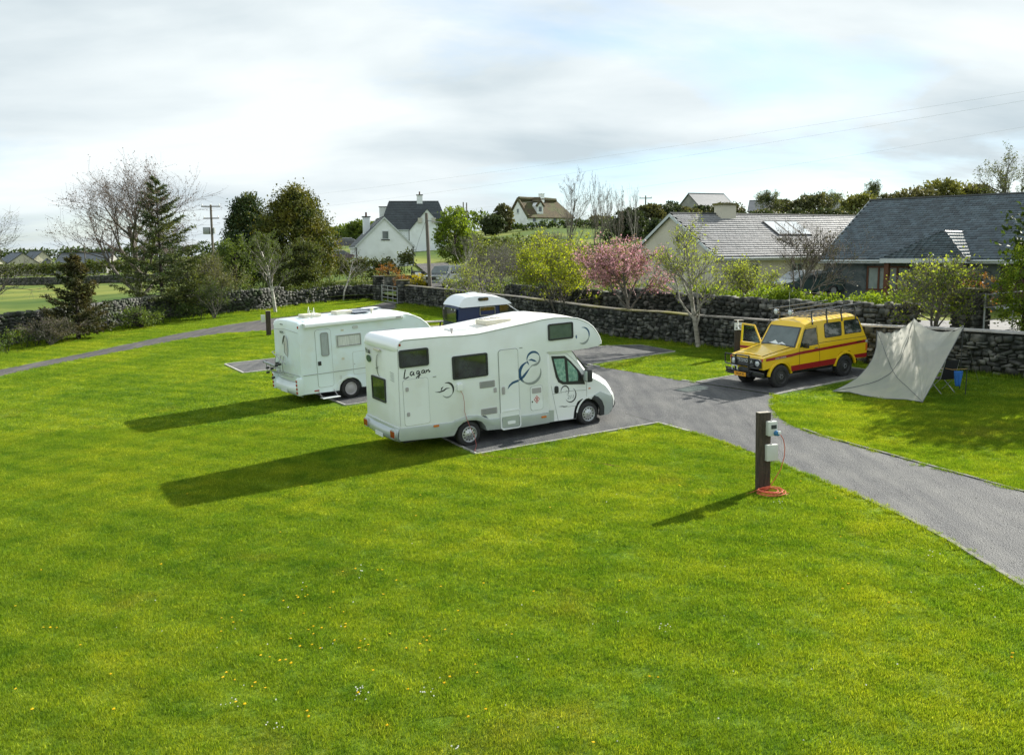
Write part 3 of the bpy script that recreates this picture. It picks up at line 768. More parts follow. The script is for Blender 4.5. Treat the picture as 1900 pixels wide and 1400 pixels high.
    mr = MB(); mr.box(3.60, 3.76, -.22, .0, 1.26, 1.62); m_ = mr.build('wing_mirror', 'dark_plastic', v, bevel=.05)
    MB().box(3.52, 3.70, -.02, .09, 1.34, 1.46).build('mirror_arm', 'dark_plastic', m_, bevel=.02)
    MB().box(3.575, 3.602, -.19, -.02, 1.30, 1.58).build('mirror_glass', 'clear_lamp', m_, bevel=.01)
    MB().box(3.60, 3.76, 2.2, 2.42, 1.26, 1.62).build('wing_mirror', 'dark_plastic', v, bevel=.05)
    hl = loft([(4.55, 1.14), (4.75, 1.03), (4.93, .93), (4.98, .84)], np.linspace(.10, .50, 5), lambda a, b, u, w: tuple(Vector(cabf(a, b, (w - 1.1) / 1.02, w)) + Vector((.012, 0, .012)))); hl.build('headlight', 'clear_lamp', v, smooth=True)
    hl = loft([(4.55, 1.14), (4.75, 1.03), (4.93, .93), (4.98, .84)], np.linspace(1.70, 2.10, 5), lambda a, b, u, w: tuple(Vector(cabf(a, b, (w - 1.1) / 1.02, w)) + Vector((.012, 0, .012)))); hl.build('headlight', 'clear_lamp', v, smooth=True)
    swoosh(v, [(arc(3.02, 1.06, .13, .14, 200, -60), .035), (arc(3.20, .93, .18, .20, 60, -150), .038), ([(2.80, .655), (2.92, .645), (3.02, .625), (3.10, .64)], .025), ([(3.02, 1.0), (3.08, 1.07), (3.10, 1.0)], .014)], 'graphic', 'graphic_black', .076)
    text_mesh('211', .15, 'lettering', 'graphic_silver', v, (3.20, .074, .87), (1, 0, -.03), (0, 0, 1), shear=.2)
    plate(v, 3.80, 3.87, 1.02, 1.05, .08, -1, .01, .01, 'side_marker', 'amber_lamp')
    # wheels
    wheel(v, 0, .0, .315, .335, .23, -1); wheel(v, 3.78, .06, .315, .335, .23, -1)
    wheel(v, 0, 2.2, .315, .335, .23, 1); wheel(v, 3.78, 2.14, .315, .335, .23, 1)
    return v
overcab = make_overcab()

# ------------------------------------------------------------------ low-profile motorhome behind it
def make_lowprofile():
    v = vehicle_root('motorhome', -5.436, 30.551, .624, 'low white motorhome with a rolled awning and rear bike rack, parked behind the overcab one', 'motorhome')
    P = [(-1.66, .36), (-1.70, 1.0), (-1.66, 2.50), (-1.63, 2.62), (-1.55, 2.66), (0, 2.68), (1.8, 2.68), (2.2, 2.65), (2.55, 2.57), (2.85, 2.43), (3.08, 2.25), (3.25, 2.05), (3.34, 1.88), (3.34, 1.5), (3.30, .45), (.50, .33), (.45, .50), (.33, .62), (.14, .70), (-.08, .70), (-.25, .63), (-.36, .50), (-.40, .33)]
    def bf(a, b, u, w):
        return (a, w, b + (.10 * (1 - u ** 4) if b > 2.3 else 0))
    loft(P, [0, .04, .3, 1.08, 1.86, 2.12, 2.16], bf, closed=True).build('body', 'cool_gelcoat', v, smooth=True, ang=32)
    MB().box(-1.5, 3.2, .35, 1.8, .28, .75).build('chassis', 'dark_plastic', v)
    for w in (.012, 2.15):
        mb = MB(); mb.tube([(a, w - .01, b + .01) for a, b in P[2:13]], .022, 6); mb.build('roof_rail', 'white_paint', v, smooth=True)
    # awning cassette
    mb = MB(); mb.prism([(-.115, 2.555), (-.115, 2.635), (-.085, 2.675), (-.02, 2.685), (0, 2.66), (0, 2.525), (-.08, 2.52)], -1.52, 2.12, 'x'); aw = mb.build('awning', 'white_paint', v, bevel=.01)
    plate(aw, 1.82, 2.02, 2.56, 2.61, -.116, -1, .006, .01, 'badge', 'vent_grey')
    plate(aw, -1.535, -1.50, 2.53, 2.67, -.10, -1, .02, .01, 'end_cap', 'seam_light')
    # door
    d = plate(v, -1.13, -.585, .525, 2.42, 0, -1, .014, .08, 'entrance_door', 'cool_gelcoat')
    outline(d, -1.14, -.575, .515, 2.43, -.002, -1, .09, .012, 'door_seal', 'seam_grey', prot=.008)
    window(d, -.96, -.68, 1.545, 2.325, -.014, -1, .07, .03, 'door_window', 'seam_grey', 'net_curtain')
    plate(d, -1.10, -.985, 1.255, 1.39, -.015, -1, .012, .01, 'door_handle', 'black_paint')
    f = window(v, -.40, .51, 1.77, 2.185, 0, -1, .02, .035, 'window', 'seam_light', 'curtain_white', split=(.075,))
    outline(f, -.37, .48, 1.80, 2.155, -.03, -1, .02, .012, 'window_seal', 'dark_plastic')
    window(v, .98, 1.80, 1.77, 2.18, 0, -1, .02, .035, 'window', 'vent_grey', 'curtain_white')
    window(v, 2.26, 3.15, 1.62, 2.10, 0, -1, .05, .03, 'window', 'seam_light', 'green_glass', split=(2.68,))
    d = plate(v, .17, .85, .80, 1.56, 0, -1, .008, .06, 'locker_door', 'cool_gelcoat'); outline(d, .16, .86, .79, 1.57, -.002, -1, .06, .012, 'door_seal', 'seam_light')
    plate(d, .20, .23, 1.14, 1.17, -.008, -1, .01, .01, 'latch', 'vent_grey')
    mb = MB()
    for x0, x1 in ((-1.63, -1.16), (-1.12, -.60), (-.56, .155), (.175, .84), (.9, 3.2)):
        mb.box(x0, x1, -.024 if x0 == -1.12 else -.016, .002, .972, .990)
    mb.build('trim_strip', 'seam_grey', v)
    mb = MB(); mb.prism(arc(0, .34, .50, .46, 180, 0, 16) + arc(0, .34, .43, .38, 0, 180, 16), -.03, .02); mb.build('arch_trim', 'cool_gelcoat', v, bevel=.008)
    plate(v, -1.29, -1.12, .415, .455, 0, -1, .015, .01, 'side_marker', 'red_lamp')
    plate(v, .22, .42, 2.34, 2.44, 0, -1, .03, .04, 'awning_light', 'seam_light')
    plate(v, -.20, -.10, 2.30, 2.36, 0, -1, .01, .02, 'fitting', 'cream_plastic'); plate(v, -.24, -.14, 1.34, 1.42, 0, -1, .006, .02, 'fitting', 'cream_plastic')
    text_mesh('8', .2, 'decal', 'seam_light', v, (-.32, -.004, .76), (1, 0, 0), (0, 0, 1))
    mb = MB(); mb.box(-1.13, -.52, -.34, -.06, .185, .205)
    st = mb.build('entrance_step', 'white_paint', v, bevel=.006)
    MB().tube([(-1.1, -.2, .2), (-1.14, 0, .4)], .012, 5).build('step_bracket', 'vent_grey', st); MB().tube([(-.55, -.2, .2), (-.60, 0, .4)], .012, 5).build('step_bracket', 'vent_grey', st)
    # rear bumper and lamps
    loft([(-1.68, .80), (-1.78, .72), (-1.83, .55), (-1.80, .40), (-1.70, .32)], np.linspace(-.03, 2.19, 9), lambda a, b, u, w: (a + .05 * abs(u) ** 4 - .04, w, b - (.10 * (1 - abs(u) ** 4) if b > .6 else .03))).build('rear_bumper', 'cool_gelcoat', v, smooth=True, ang=180)
    for w0 in (.0, 2.04):
        mb = MB(); mb.box(-1.86, -1.66, w0 - .03, w0 + .15, .34, .92); t = mb.build('light_cluster', 'cool_gelcoat', v, bevel=.05)
        for k in range(4):
            MB().lathe([(.05, 0), (.045, -.02), (.001, -.026)], (-1.858, w0 + .06, .44 + .125 * k), 'x', 12).build('tail_light', 'red_lamp', t, smooth=True)
    plate(v, .85, 1.37, .36, .48, -1.87, -1, .01, .01, 'number_plate', 'plate_white', 'x')
    plate(v, .05, .12, 2.52, 2.60, -1.66, -1, .02, .02, 'marker_light', 'red_lamp', 'x'); plate(v, 1.35, 1.60, 2.555, 2.585, -1.645, -1, .02, .01, 'brake_light', 'graphic_black', 'x')
    mb = MB(); mb.tube([(-1.70, .06, 2.38), (-1.71, 1.1, 2.44), (-1.70, 2.10, 2.38)], .006, 4); mb.build('seam', 'seam_grey', v)
    mb = MB(); mb.tube([(-1.71, .1, .96), (-1.72, 2.05, .96)], .01, 4); mb.build('trim_strip', 'seam_grey', v)
    text_mesh('PILOTE', .12, 'lettering', 'cushion', v, (-1.70, 1.42, 2.31), (0, -1, 0), (0, 0, 1), sx=.8)
    # decal: animal-like emblem, plain shapes
    mb = MB(); mb.prism([(1.28, 1.62), (1.05, 1.50), (.98, 1.75), (1.0, 2.10), (1.10, 2.22), (1.20, 2.12), (1.30, 2.10)], -1.70, -1.705, 'x'); mb.build('emblem', 'seam_light', v)
    swoosh(v, [([(1.42, 1.90), (1.34, 2.02), (1.22, 2.18), (1.12, 2.22)], .10), ([(1.28, 2.1), (1.22, 1.9), (1.28, 1.65), (1.12, 1.55)], .035)], 'emblem', 'graphic_black', -1.709, 'x')
    swoosh(v, [([(1.18, 2.05), (1.10, 1.85), (1.05, 1.62)], .06)], 'emblem', 'cream_plastic', -1.710, 'x')
    # bike rack
    mb = MB()
    mb.tube([(-1.72, 2.08, 1.62), (-1.84, 2.05, 1.60), (-1.90, 1.3, 1.46), (-1.86, .9, 1.32)], .018, 6)
    mb.tube([(-2.12, 2.12, 1.30), (-2.12, 1.10, 1.26)], .035, 8); mb.tube([(-2.02, 2.12, 1.22), (-2.02, 1.10, 1.18)], .03, 8)
    for w in (1.95, 1.55, 1.3):
        mb.tube([(-1.73, w, .92), (-2.10, w, 1.02), (-2.12, w, 1.28)], .016, 6)
        mb.tube([(-1.73, w, 1.52), (-1.80, w, 1.3), (-1.80, w, .98)], .014, 6)
    mb.tube([(-1.75, 2.02, .98), (-1.86, 1.4, .90), (-1.78, .5, .90)], .015, 6)
    rk = mb.build('bike_rack', 'galvanised', v, smooth=True)
    mb = MB()
    for (w, z) in ((2.13, 1.29), (1.08, 1.27), (1.9, 1.10), (1.5, 1.12), (1.9, .95), (1.45, .82), (1.0, 1.36), (.8, 1.34)): mb.box(-2.15, -2.04, w - .03, w + .03, z - .035, z + .035)
    mb.build('rack_clamp', 'dark_plastic', rk, bevel=.01)
    # roof furniture
    for x, y, L, W, m, hh in ((-.80, 1.05, .62, .55, 'cream_plastic', .09), (.32, .95, .58, .5, 'cream_plastic', .11), (1.70, 1.55, .55, .4, 'white_paint', .06)):
        MB().box(x - L / 2, x + L / 2, y - W / 2, y + W / 2, 2.75, 2.78 + hh).build('roof_hatch', m, v, bevel=.03)
    s = MB(); s.box(.60, 1.95, 1.15, 1.75, 2.80, 2.835); s.build('solar_panel', 'panel_dark', v, bevel=.004)
    s = MB(); s.box(.55, 1.20, .45, 1.02, 2.80, 2.83); s.build('solar_panel', 'panel_dark', v, bevel=.004)
    MB().lathe([(.04, 0), (.04, .12), (.06, .13), (.06, .17), (.001, .18)], (1.18, .4, 2.74), 'z', 10).build('roof_flue', 'cream_plastic', v, smooth=True)
    a = MB()
    a.tube([(-.95, .55, 2.74), (-.95, .55, 2.96)], .012, 5); a.tube([(-.95, .2, 2.96), (-.85, .95, 3.0)], .008, 4)
    for q in (0, .42):
        a.tube([(-1.0, .3 + q, 2.97), (-.92, .42 + q, 3.12), (-.84, .54 + q, 2.98), (-.92, .42 + q, 2.86), (-1.0, .3 + q, 2.97)], .009, 4)
    a.build('tv_aerial', 'seam_light', v)
    MB().lathe([(.02, 0), (.02, .09), (.05, .10), (.001, .12)], (-1.2, .25, 2.72), 'z', 8).build('roof_vent', 'white_paint', v)
    wheel(v, 0.02, -.02, .345, .34, .22, -1, 'cap', rimmat='vent_grey'); wheel(v, 2.9, .02, .345, .34, .22, -1, 'cap', rimmat='vent_grey')
    wheel(v, 0.02, 2.16, .345, .34, .22, 1, 'cap'); wheel(v, 2.9, 2.12, .345, .34, .22, 1, 'cap')
    return v
make_lowprofile()

# ------------------------------------------------------------------ blue camper van
def make_camper():
    v = vehicle_root('camper_van', -2.214, 39.192, .457, 'dark blue camper van with a white high top roof, behind the white motorhomes', 'camper van')
    P = [(0, .45), (-.03, 1.2), (.02, 2.0), (.08, 2.14), (2.30, 2.14), (2.42, 2.08), (3.05, 1.60), (3.75, 1.42), (3.98, 1.15), (4.05, .55), (3.95, .38), (3.75, .36), (3.68, .55), (3.5, .68), (3.3, .70), (3.1, .6), (3.0, .36), (.95, .36), (.88, .58), (.7, .70), (.5, .70), (.3, .58), (.22, .38)]
    loft(P, [0, .05, .3, .92, 1.55, 1.80, 1.85], lambda a, b, u, w: (a - (.18 * abs(u) ** 3 if a > 2.9 else 0) + (.04 * abs(u) ** 5 if a < .3 else 0), .925 + (w - .925) * (1 - .14 * max(b - 1.15, 0)), b), closed=True).build('body', 'blue_paint', v, smooth=True, ang=40)
    MB().box(.2, 3.9, .25, 1.6, .3, .7).build('chassis', 'dark_plastic', v)
    H = [(.06, 2.12), (.12, 2.24), (.24, 2.38), (.36, 2.51), (.50, 2.56), (1.0, 2.57), (1.50, 2.55), (1.95, 2.46), (2.25, 2.33), (2.45, 2.21), (2.56, 2.10)]
    ht = loft(H + [(2.3, 2.08), (.2, 2.08)], [0.02, .03, .12, .4, .92, 1.45, 1.72, 1.82, 1.83], lambda a, b, u, w: (a, .925 + (w - .925) * (1 - .26 * max(b - 2.15, 0)), b + (.02 * (1 - u * u)) - (.05 * abs(u) ** 6 if b > 2.4 else 0)), closed=True)
    hh = ht.build('high_roof', 'white_paint', v, smooth=True, ang=50)
    mb = MB(); mb.tube([(.35, .12, 2.33), (.85, .12, 2.33), (1.02, .09, 2.20)], .012, 5); mb.tube([(1.55, .20, 2.50), (1.82, .15, 2.34), (2.25, .14, 2.33)], .012, 5); mb.build('roof_moulding', 'white_paint', hh, smooth=True)
    mb = MB(); mb.prism(rrect(.98, 1.46, 2.31, 2.45, .068), .02, .12); t = mb.build('roof_window', 'dark_plastic', hh, bevel=.01)
    mb = MB(); mb.prism(rrect(1.01, 1.43, 2.335, 2.425, .042), .008, .02); mb.build('pane', 'dark_glass', t)
    MB().box(.85, 1.25, .75, 1.1, 2.575, 2.63).build('roof_hatch', 'white_paint', hh, bevel=.02)
    # windows
    def sidewin(x0, x1, z0, z1, m='dark_glass', out='steel_bar'):
        y = .925 - .925 * (1 - .14 * ((z0 + z1) / 2 - 1.15))
        return window(v, x0, x1, z0, z1, y + .035, -1, .05, .03, 'window', out, m, th=.06)
    sidewin(1.04, 1.78, 1.66, 2.04)
    mb = MB(); mb.prism([(1.98, 2.05), (2.36, 2.05), (2.88, 1.64), (1.98, 1.60)], .04, .10); mb.build('window', 'dark_glass', v)
    loft([(2.44, 2.07), (2.75, 1.83), (3.02, 1.62)], np.linspace(.17, 1.68, 6), lambda a, b, u, w: (a + .012 - .14 * abs(u) ** 3, w, b + .012)).build('windscreen', 'clear_lamp', v, smooth=True)
    mb = MB(); mb.tube([(2.30, .07, 2.13), (3.0, .02, 1.63)], .02, 6); mb.build('door_pillar', 'white_paint', v)
    mb = MB(); mb.prism(rrect(.16, 1.69, 1.45, 2.05, .1), -.02, -.05, 'x'); mb.build('rear_window', 'dark_glass', v)
    for w in (.25, .62, 1.5): MB().lathe([(.035, 0), (.001, -.006)], (-.052, w, 1.98), 'x', 10).build('glare_dot', 'sign_white', v)  # white discs standing in for dots of glare on the rear window
    for w0 in (.03, 1.70): plate(v, w0, w0 + .12, .85, 1.25, -.03, -1, .02, .03, 'tail_light', 'red_lamp', 'x')
    wheel(v, .6, .0, .31, .32, .2, -1, 'cap'); wheel(v, 3.4, .0, .31, .32, .2, -1, 'cap'); wheel(v, .6, 1.85, .31, .32, .2, 1, 'cap'); wheel(v, 3.4, 1.85, .31, .32, .2, 1, 'cap')
    return v
make_camper()

# ------------------------------------------------------------------ yellow four wheel drive
def make_yellow():
    v = vehicle_root('four_wheel_drive', 8.728, 29.52, .544, 'yellow and red long wheelbase four wheel drive with black bull bar and roof rack', 'off-road car')
    low = [(-.70, .66), (-.72, .98), (-.69, 1.04), (-.62, 1.065), (.1, 1.16), (.78, 1.235), (4.20, 1.235), (4.235, .80), (4.20, .56), (3.62, .58), (3.52, .76), (3.34, .88), (2.90, .88), (2.72, .76), (2.64, .50), (.50, .50), (.45, .68), (.30, .82), (-.24, .82), (-.36, .70)]
    def lf(a, b, u, w):
        k = 1 - .10 * max(0, min(1, (.5 - a) / 1.2))
        return (a, .79 + (w - .79) * k, b + (.03 * (1 - u * u) if (b > 1.03 and a < .8) else 0))
    loft(low, [-.02, .02, .3, .79, 1.28, 1.56, 1.60], lf, closed=True).build('body', 'yellow_paint', v, smooth=True, ang=30)
    gh = [(.72, 1.22), (1.10, 1.84), (1.22, 1.95), (1.50, 2.02), (3.70, 2.04), (3.80, 1.98), (3.98, 1.70), (4.20, 1.22)]
    def gf(a, b, u, w):
        return (a, .79 + (w - .79) * (1 - .13 * max(b - 1.22, 0)), b + (.09 * (1 - abs(u) ** 2.5) if b > 1.9 else 0))
    loft(gh, [-.02, .0, .25, .79, 1.33, 1.58, 1.60], gf, closed=True).build('cabin', 'yellow_paint', v, smooth=True, ang=30)
    MB().box(-.5, 4.1, .28, 1.3, .34, .8).build('chassis', 'black_paint', v)
    # bonnet panel and red stripes
    loft([(-.60, 1.085), (.1, 1.175), (.68, 1.25)], np.linspace(.22, 1.36, 5), lambda a, b, u, w: (a, w, b + .03 * (1 - u * u) + .01)).build('bonnet', 'yellow_paint', v, bevel=0, smooth=True)
    def sy(z): return .79 - .81 * (1 - .13 * max(z - 1.22, 0))
    mb = MB()
    mb.add([(-.60, .048, .935), (.5, -.027, .985), (.5, -.027, 1.075), (-.60, .048, 1.02), (-.60, .10, .935), (.5, .02, .985), (.5, .02, 1.075), (-.60, .10, 1.02)], [(0, 1, 2, 3), (7, 6, 5, 4), (0, 4, 5, 1), (2, 6, 7, 3)]); mb.prism([(.5, .985), (.5, 1.075), (.86, 1.105), (.86, 1.015)], -.021, .02)
    mb.prism([(.86, 1.015), (.86, 1.105), (4.215, 1.185), (4.22, 1.095)], -.0255, -.015)
    mb.build('red_stripe', 'red_paint', v)
    mb = MB(); mb.prism([(.505, .505), (.47, .68), (2.67, .70), (2.645, .505)], -.027, -.015); mb.prism([(3.60, .60), (3.54, .72), (4.23, .72), (4.21, .57)], -.027, -.015)
    mb.build('red_sill', 'red_paint', v)
    # front wings are flared
    for c in (0.03, 3.12):
        ring = MB(); ring.prism(arc(c, .36, .56, .53, 172, 8, 16) + arc(c, .36, .48, .45, 8, 172, 16), -.045 if c > 1 else .005, .03 if c > 1 else .09)
        ring.build('arch_trim', 'yellow_paint', v, bevel=.008)
    for w in (.25, 1.33):
        for c in (0.03, 3.12): MB().box(c - .5, c + .5, w, w + .03, .4, .86).build('arch_liner', 'black_paint', v)
    # windscreen
    def wsc(u_, v_):  # u across, v up
        a = .735 + (1.10 - .735) * v_; b = 1.245 + (1.845 - 1.245) * v_
        hw = .79 * (1 - .13 * max(b - 1.22, 0)) - .10
        return Vector((a - .012, .79 + u_ * hw, b + .01))
    mb = MB(); mb.add([wsc(-1.08, -.01), wsc(1.08, -.01), wsc(1.06, 1.03), wsc(-1.06, 1.03)], [(0, 1, 2, 3)]); fr = mb.build('windscreen', 'black_paint', v)
    mb = MB(); mb.add([wsc(-1, .05) + Vector((-.006, 0, .004)), wsc(1, .05) + Vector((-.006, 0, .004)), wsc(.99, .97) + Vector((-.006, 0, .004)), wsc(-.99, .97) + Vector((-.006, 0, .004))], [(0, 1, 2, 3)]); mb.build('pane', 'green_glass', fr)
    mb = MB(); p = [wsc(-.5, .08), wsc(-.2, .20), wsc(.0, .10), wsc(.25, .26), wsc(.5, .12), wsc(.62, .10), wsc(.1, .06)]
    mb.add([q + Vector((-.012, 0, .006)) for q in p], [tuple(range(7))]); mb.build('paper_on_dash', 'sign_white', fr)
    mb = MB(); mb.tube([wsc(-.75, -.02) + Vector((-.03, 0, .02)), wsc(-.15, .09) + Vector((-.03, 0, .02))], .008, 4); mb.tube([wsc(.05, -.02) + Vector((-.03, 0, .02)), wsc(.75, .09) + Vector((-.03, 0, .02))], .008, 4); mb.build('wiper', 'black_paint', v)
    for w_, s_ in ((None, -1), (None, 1)):
        yy = .79 + s_ * .79 * (1 - .13 * .76)
        MB().tube([(1.18, yy, 1.93), (1.45, yy - s_ * .0, 1.985), (3.72, yy, 2.005)], .018, 6).build('drip_rail', 'yellow_paint', v, smooth=True)
    mb = MB()
    mb.tube([(-.62, .20, 1.09), (.1, .20, 1.183), (.70, .19, 1.26)], .006, 4); mb.tube([(-.62, 1.38, 1.09), (.1, 1.38, 1.183), (.70, 1.39, 1.26)], .006, 4); mb.tube([(.70, .19, 1.262), (.70, 1.39, 1.262)], .006, 4)
    mb.build('bonnet_gap', 'sleeper_wood', v)
    MB().box(.74, .86, 1.20, 1.34, 1.30, 2.15).build('snorkel', 'black_paint', v) if False else None
    # side windows follow the slope of the cabin side
    def sidepoly(pts, off, name, m, parent=v):
        mb = MB(); n = len(pts)
        mb.add([(a, sy(b) - off, b) for a, b in pts] + [(a, sy(b) + .02, b) for a, b in pts], [tuple(range(n)), tuple(range(2 * n - 1, n - 1, -1))] + [(i, (i + 1) % n, (i + 1) % n + n, i + n) for i in range(n)])
        return mb.build(name, m, parent)
    def grow(pts, k):
        cx_ = sum(p[0] for p in pts) / len(pts); cz_ = sum(p[1] for p in pts) / len(pts)
        return [(cx_ + (a - cx_) + (k if a > cx_ else -k), cz_ + (b - cz_) + (k if b > cz_ else -k)) for a, b in pts]
    for pts, g in (([(.90, 1.27), (1.13, 1.70), (1.22, 1.79), (1.68, 1.80), (1.72, 1.29)], 'dark_glass'),
                   (rrect(2.12, 2.92, 1.46, 1.90, .07, 3), 'dark_glass'), ([(3.12, 1.49), (3.10, 1.86), (3.15, 1.91), (3.74, 1.91), (3.80, 1.87), (3.94, 1.54), (3.90, 1.49)], 'dark_glass')):
        f = sidepoly(grow(pts, .025), .008, 'window', 'black_paint'); sidepoly(pts, .013, 'pane', g, f)
    mb = MB()
    for pts in ([(.87, 1.22), (1.15, 1.80), (1.24, 1.86), (1.74, 1.87), (1.77, 1.22)],): mb.tube([(a, sy(b) - .004, b) for a, b in pts], .006, 4)
    mb.tube([(.87, -.024, 1.22), (.87, -.024, .52)], .005, 4); mb.tube([(1.80, -.024, 1.22), (1.86, -.024, .52)], .005, 4); mb.tube([(1.8, sy(1.30), 1.30), (4.15, sy(1.30), 1.30)], .008, 4)
    mb.build('door_seam', 'sleeper_wood', v)
    plate(v, 1.58, 1.72, 1.145, 1.175, -.025, -1, .02, .01, 'door_handle', 'steel_bar')
    mb = MB(); mb.box(1.02, 1.10, -.22, -.06, 1.22, 1.38); mb.box(1.04, 1.08, -.08, .0, 1.24, 1.27); mb.build('wing_mirror', 'black_paint', v, bevel=.01)
    plate(v, 3.68, 3.93, 1.135, 1.175, -.026, -1, .004, .005, 'filler_badge', 'black_paint')
    text_mesh('LAND CRUISER', .07, 'lettering', 'seam_light', v, (.02, .0, .995), (1, -.068, .045), (0, 0, 1))
    # rear lamp
    plate(v, -.01, .11, .80, 1.06, 4.235, 1, .02, .02, 'tail_light', 'amber_lamp', 'x'); plate(v, -.01, .11, 1.07, 1.16, 4.235, 1, .02, .02, 'tail_light', 'clear_lamp', 'x')
    mb = MB(); mb.box(4.16, 4.24, -.032, -.018, .80, 1.04); mb.build('tail_light', 'amber_lamp', v); 
    MB().box(4.14, 4.24, -.034, -.018, 1.10, 1.17).build('side_lamp', 'clear_lamp', v)
    MB().box(4.22, 4.34, .05, 1.53, .52, .66).build('rear_bumper', 'steel_bar', v, bevel=.03)
    # grille and lamps
    mb = MB(); mb.prism(rrect(.12, 1.46, .72, 1.0, .02), -.715, -.745, 'x'); gr = mb.build('grille', 'black_paint', v, bevel=.005)
    mb = MB()
    for k in range(5): mb.box(-.755, -.744, .45, 1.13, .745 + .055 * k, .758 + .055 * k)
    mb.build('grille_bar', 'metal_grey', gr)
    for w in (.27, 1.31):
        MB().lathe([(.115, -.005), (.115, -.03), (.10, -.035)], (-.74, w, .86), 'x', 20).build('lamp_surround', 'black_paint', v, smooth=True)
        MB().lathe([(.098, -.028), (.06, -.045), (.001, -.05)], (-.74, w, .86), 'x', 20).build('headlight', 'clear_lamp', v, smooth=True)
        mb = MB(); s_ = -1 if w < .7 else 1; mb.box(-.73, -.60, w + s_ * .17 - .03, w + s_ * .17 + .03, .93, 1.02); mb.build('indicator', 'decal_red', v, bevel=.012)
    text_mesh('TOYOTA', .15, 'lettering', 'sign_white', v, (-.765, .79, .90), (0, -1, 0), (0, 0, 1))
    plate(v, .60, 1.12, .42, .55, -.93, -1, .01, .01, 'number_plate', 'plate_yellow', 'x'); text_mesh('VKGP 43', .105, 'lettering', 'black_paint', v, (-.943, .86, .485), (0, -1, 0), (0, 0, 1), sx=.95)
    MB().box(-.82, -.70, .02, 1.56, .42, .58).build('front_bumper', 'black_paint', v, bevel=.02)
    # bull bar
    b = MB()
    xb = -.90
    def rod(pts, r=.024): b.tube([(x, w, z) for x, w, z in pts], r, 7)
    for w in (.50, 1.08): rod([(xb + .02, w, .40), (xb - .02, w, .75), (xb, w, 1.10)], .032)
    rod([(xb, 1.08, 1.10), (xb, .50, 1.10)])
    rod([(xb, .50, 1.02), (xb, .08, 1.02), (xb + .04, .02, .96), (xb + .04, .02, .78), (xb, .08, .73), (xb, .50, .73)]); rod([(xb, 1.08, 1.08), (xb, 1.56, 1.10), (xb + .03, 1.60, 1.04), (xb + .03, 1.60, .82), (xb, 1.55, .78), (xb, 1.08, .74)])
    rod([(xb, .50, .62), (xb + .03, .05, .60), (xb + .10, -.06, .55)]); rod([(xb, 1.08, .62), (xb, 1.55, .64)]); rod([(xb, 1.08, .50), (xb, 1.55, .50)]); rod([(xb, 1.50, .64), (xb, 1.50, .50)])
    rod([(xb, .50, .50), (xb, 1.08, .50)]); rod([(xb - .01, .50, .80), (xb - .01, 1.08, .80)], .018)
    b.build('bull_bar', 'black_paint', v, smooth=True)
    mb = MB(); mb.tube([(xb - .05, 1.20, .60), (xb - .05, 1.20, .74), (xb - .05, .98, .74), (xb - .05, .98, .62)], .014, 6); mb.build('winch_hook', 'sign_white', v)
    MB().box(xb + .03, xb + .16, .58, 1.0, .55, .70).build('winch', 'dark_plastic', v, bevel=.02)
    # passenger door, standing open on the far side
    dr = MB(); dl = [(0, .54), (0, 1.22), (.95, 1.22), (.95, .60)]
    O = Vector((.87, 1.62, 0)); D = Vector((-.05, .98, 0)).normalized()
    def dpt(a, b, t=0): return O + D * a + Vector((0, 0, b)) + Vector((D.y, -D.x, 0)) * t
    def dprism(pts, t0, t1, name, m, parent=v):
        mb = MB(); n = len(pts)
        mb.add([dpt(a, b, t0) for a, b in pts] + [dpt(a, b, t1) for a, b in pts], [tuple(range(n)), tuple(range(2 * n - 1, n - 1, -1))] + [(i, (i + 1) % n, (i + 1) % n + n, i + n) for i in range(n)])
        return mb.build(name, m, parent)
    door = dprism(dl, -.04, .04, 'open_door', 'yellow_paint'); dprism([(0, 1.0), (0, 1.09), (.955, 1.09), (.955, 1.0)], -.046, .046, 'red_stripe', 'red_paint', door)
    mb = MB(); pr = [(.03, 1.22), (.34, 1.82), (.88, 1.84), (.93, 1.22)]
    for i in range(3):
        mb.tube([dpt(*pr[i]), dpt(*pr[i + 1])], .032, 6)
    mb.build('window_frame', 'yellow_paint', door); dprism([(.08, 1.24), (.36, 1.79), (.86, 1.80), (.90, 1.24)], -.004, .004, 'pane', 'clear_glass', door)
    mb = MB(); c_ = dpt(.25, 1.30, .14); mb.box(c_.x - .1, c_.x + .1, c_.y - .1, c_.y + .1, c_.z - .10, c_.z + .08); mb.build('wing_mirror', 'black_paint', v, bevel=.02)
    c_ = dpt(.98, 1.50, 0); mb = MB(); mb.tube([(c_.x, c_.y + .12, c_.z + .45), (c_.x, c_.y + .12, c_.z + .2), (c_.x, c_.y + .08, c_.z + .14), (c_.x, c_.y, c_.z + .14)], .022, 6); mb.build('white_hook', 'sign_white', v)
    # roof rack
    rk = MB(); z0, z1 = 2.20, 2.40
    xs = [1.55, 2.27, 3.0, 3.70]
    for w in (.10, 1.48):
        for x in xs:
            rk.tube([(x - .02, w - (.06 if w < 1 else -.06), 1.93), (x, w - (.03 if w < 1 else -.03), 2.06), (x, w, z0 - .02), (x, w, z1)], .030, 6)
        rk.tube([(1.30, w, z0 - .01), (4.0, w, z0 - .01)], .016, 6)
    for x in np.linspace(1.32, 3.95, 11): rk.tube([(x, .10, z0 - .01), (x, 1.48, z0 - .01)], .013, 5)
    for w in (.45, .8, 1.15): rk.tube([(1.32, w, z0 + .004), (3.95, w, z0 + .004)], .010, 5)
    rk.tube([(.98, 1.50, 1.84), (1.22, 1.50, 2.2), (1.30, 1.48, z1)], .018, 6)
    rack = rk.build('roof_rack', 'black_paint', v, smooth=True)
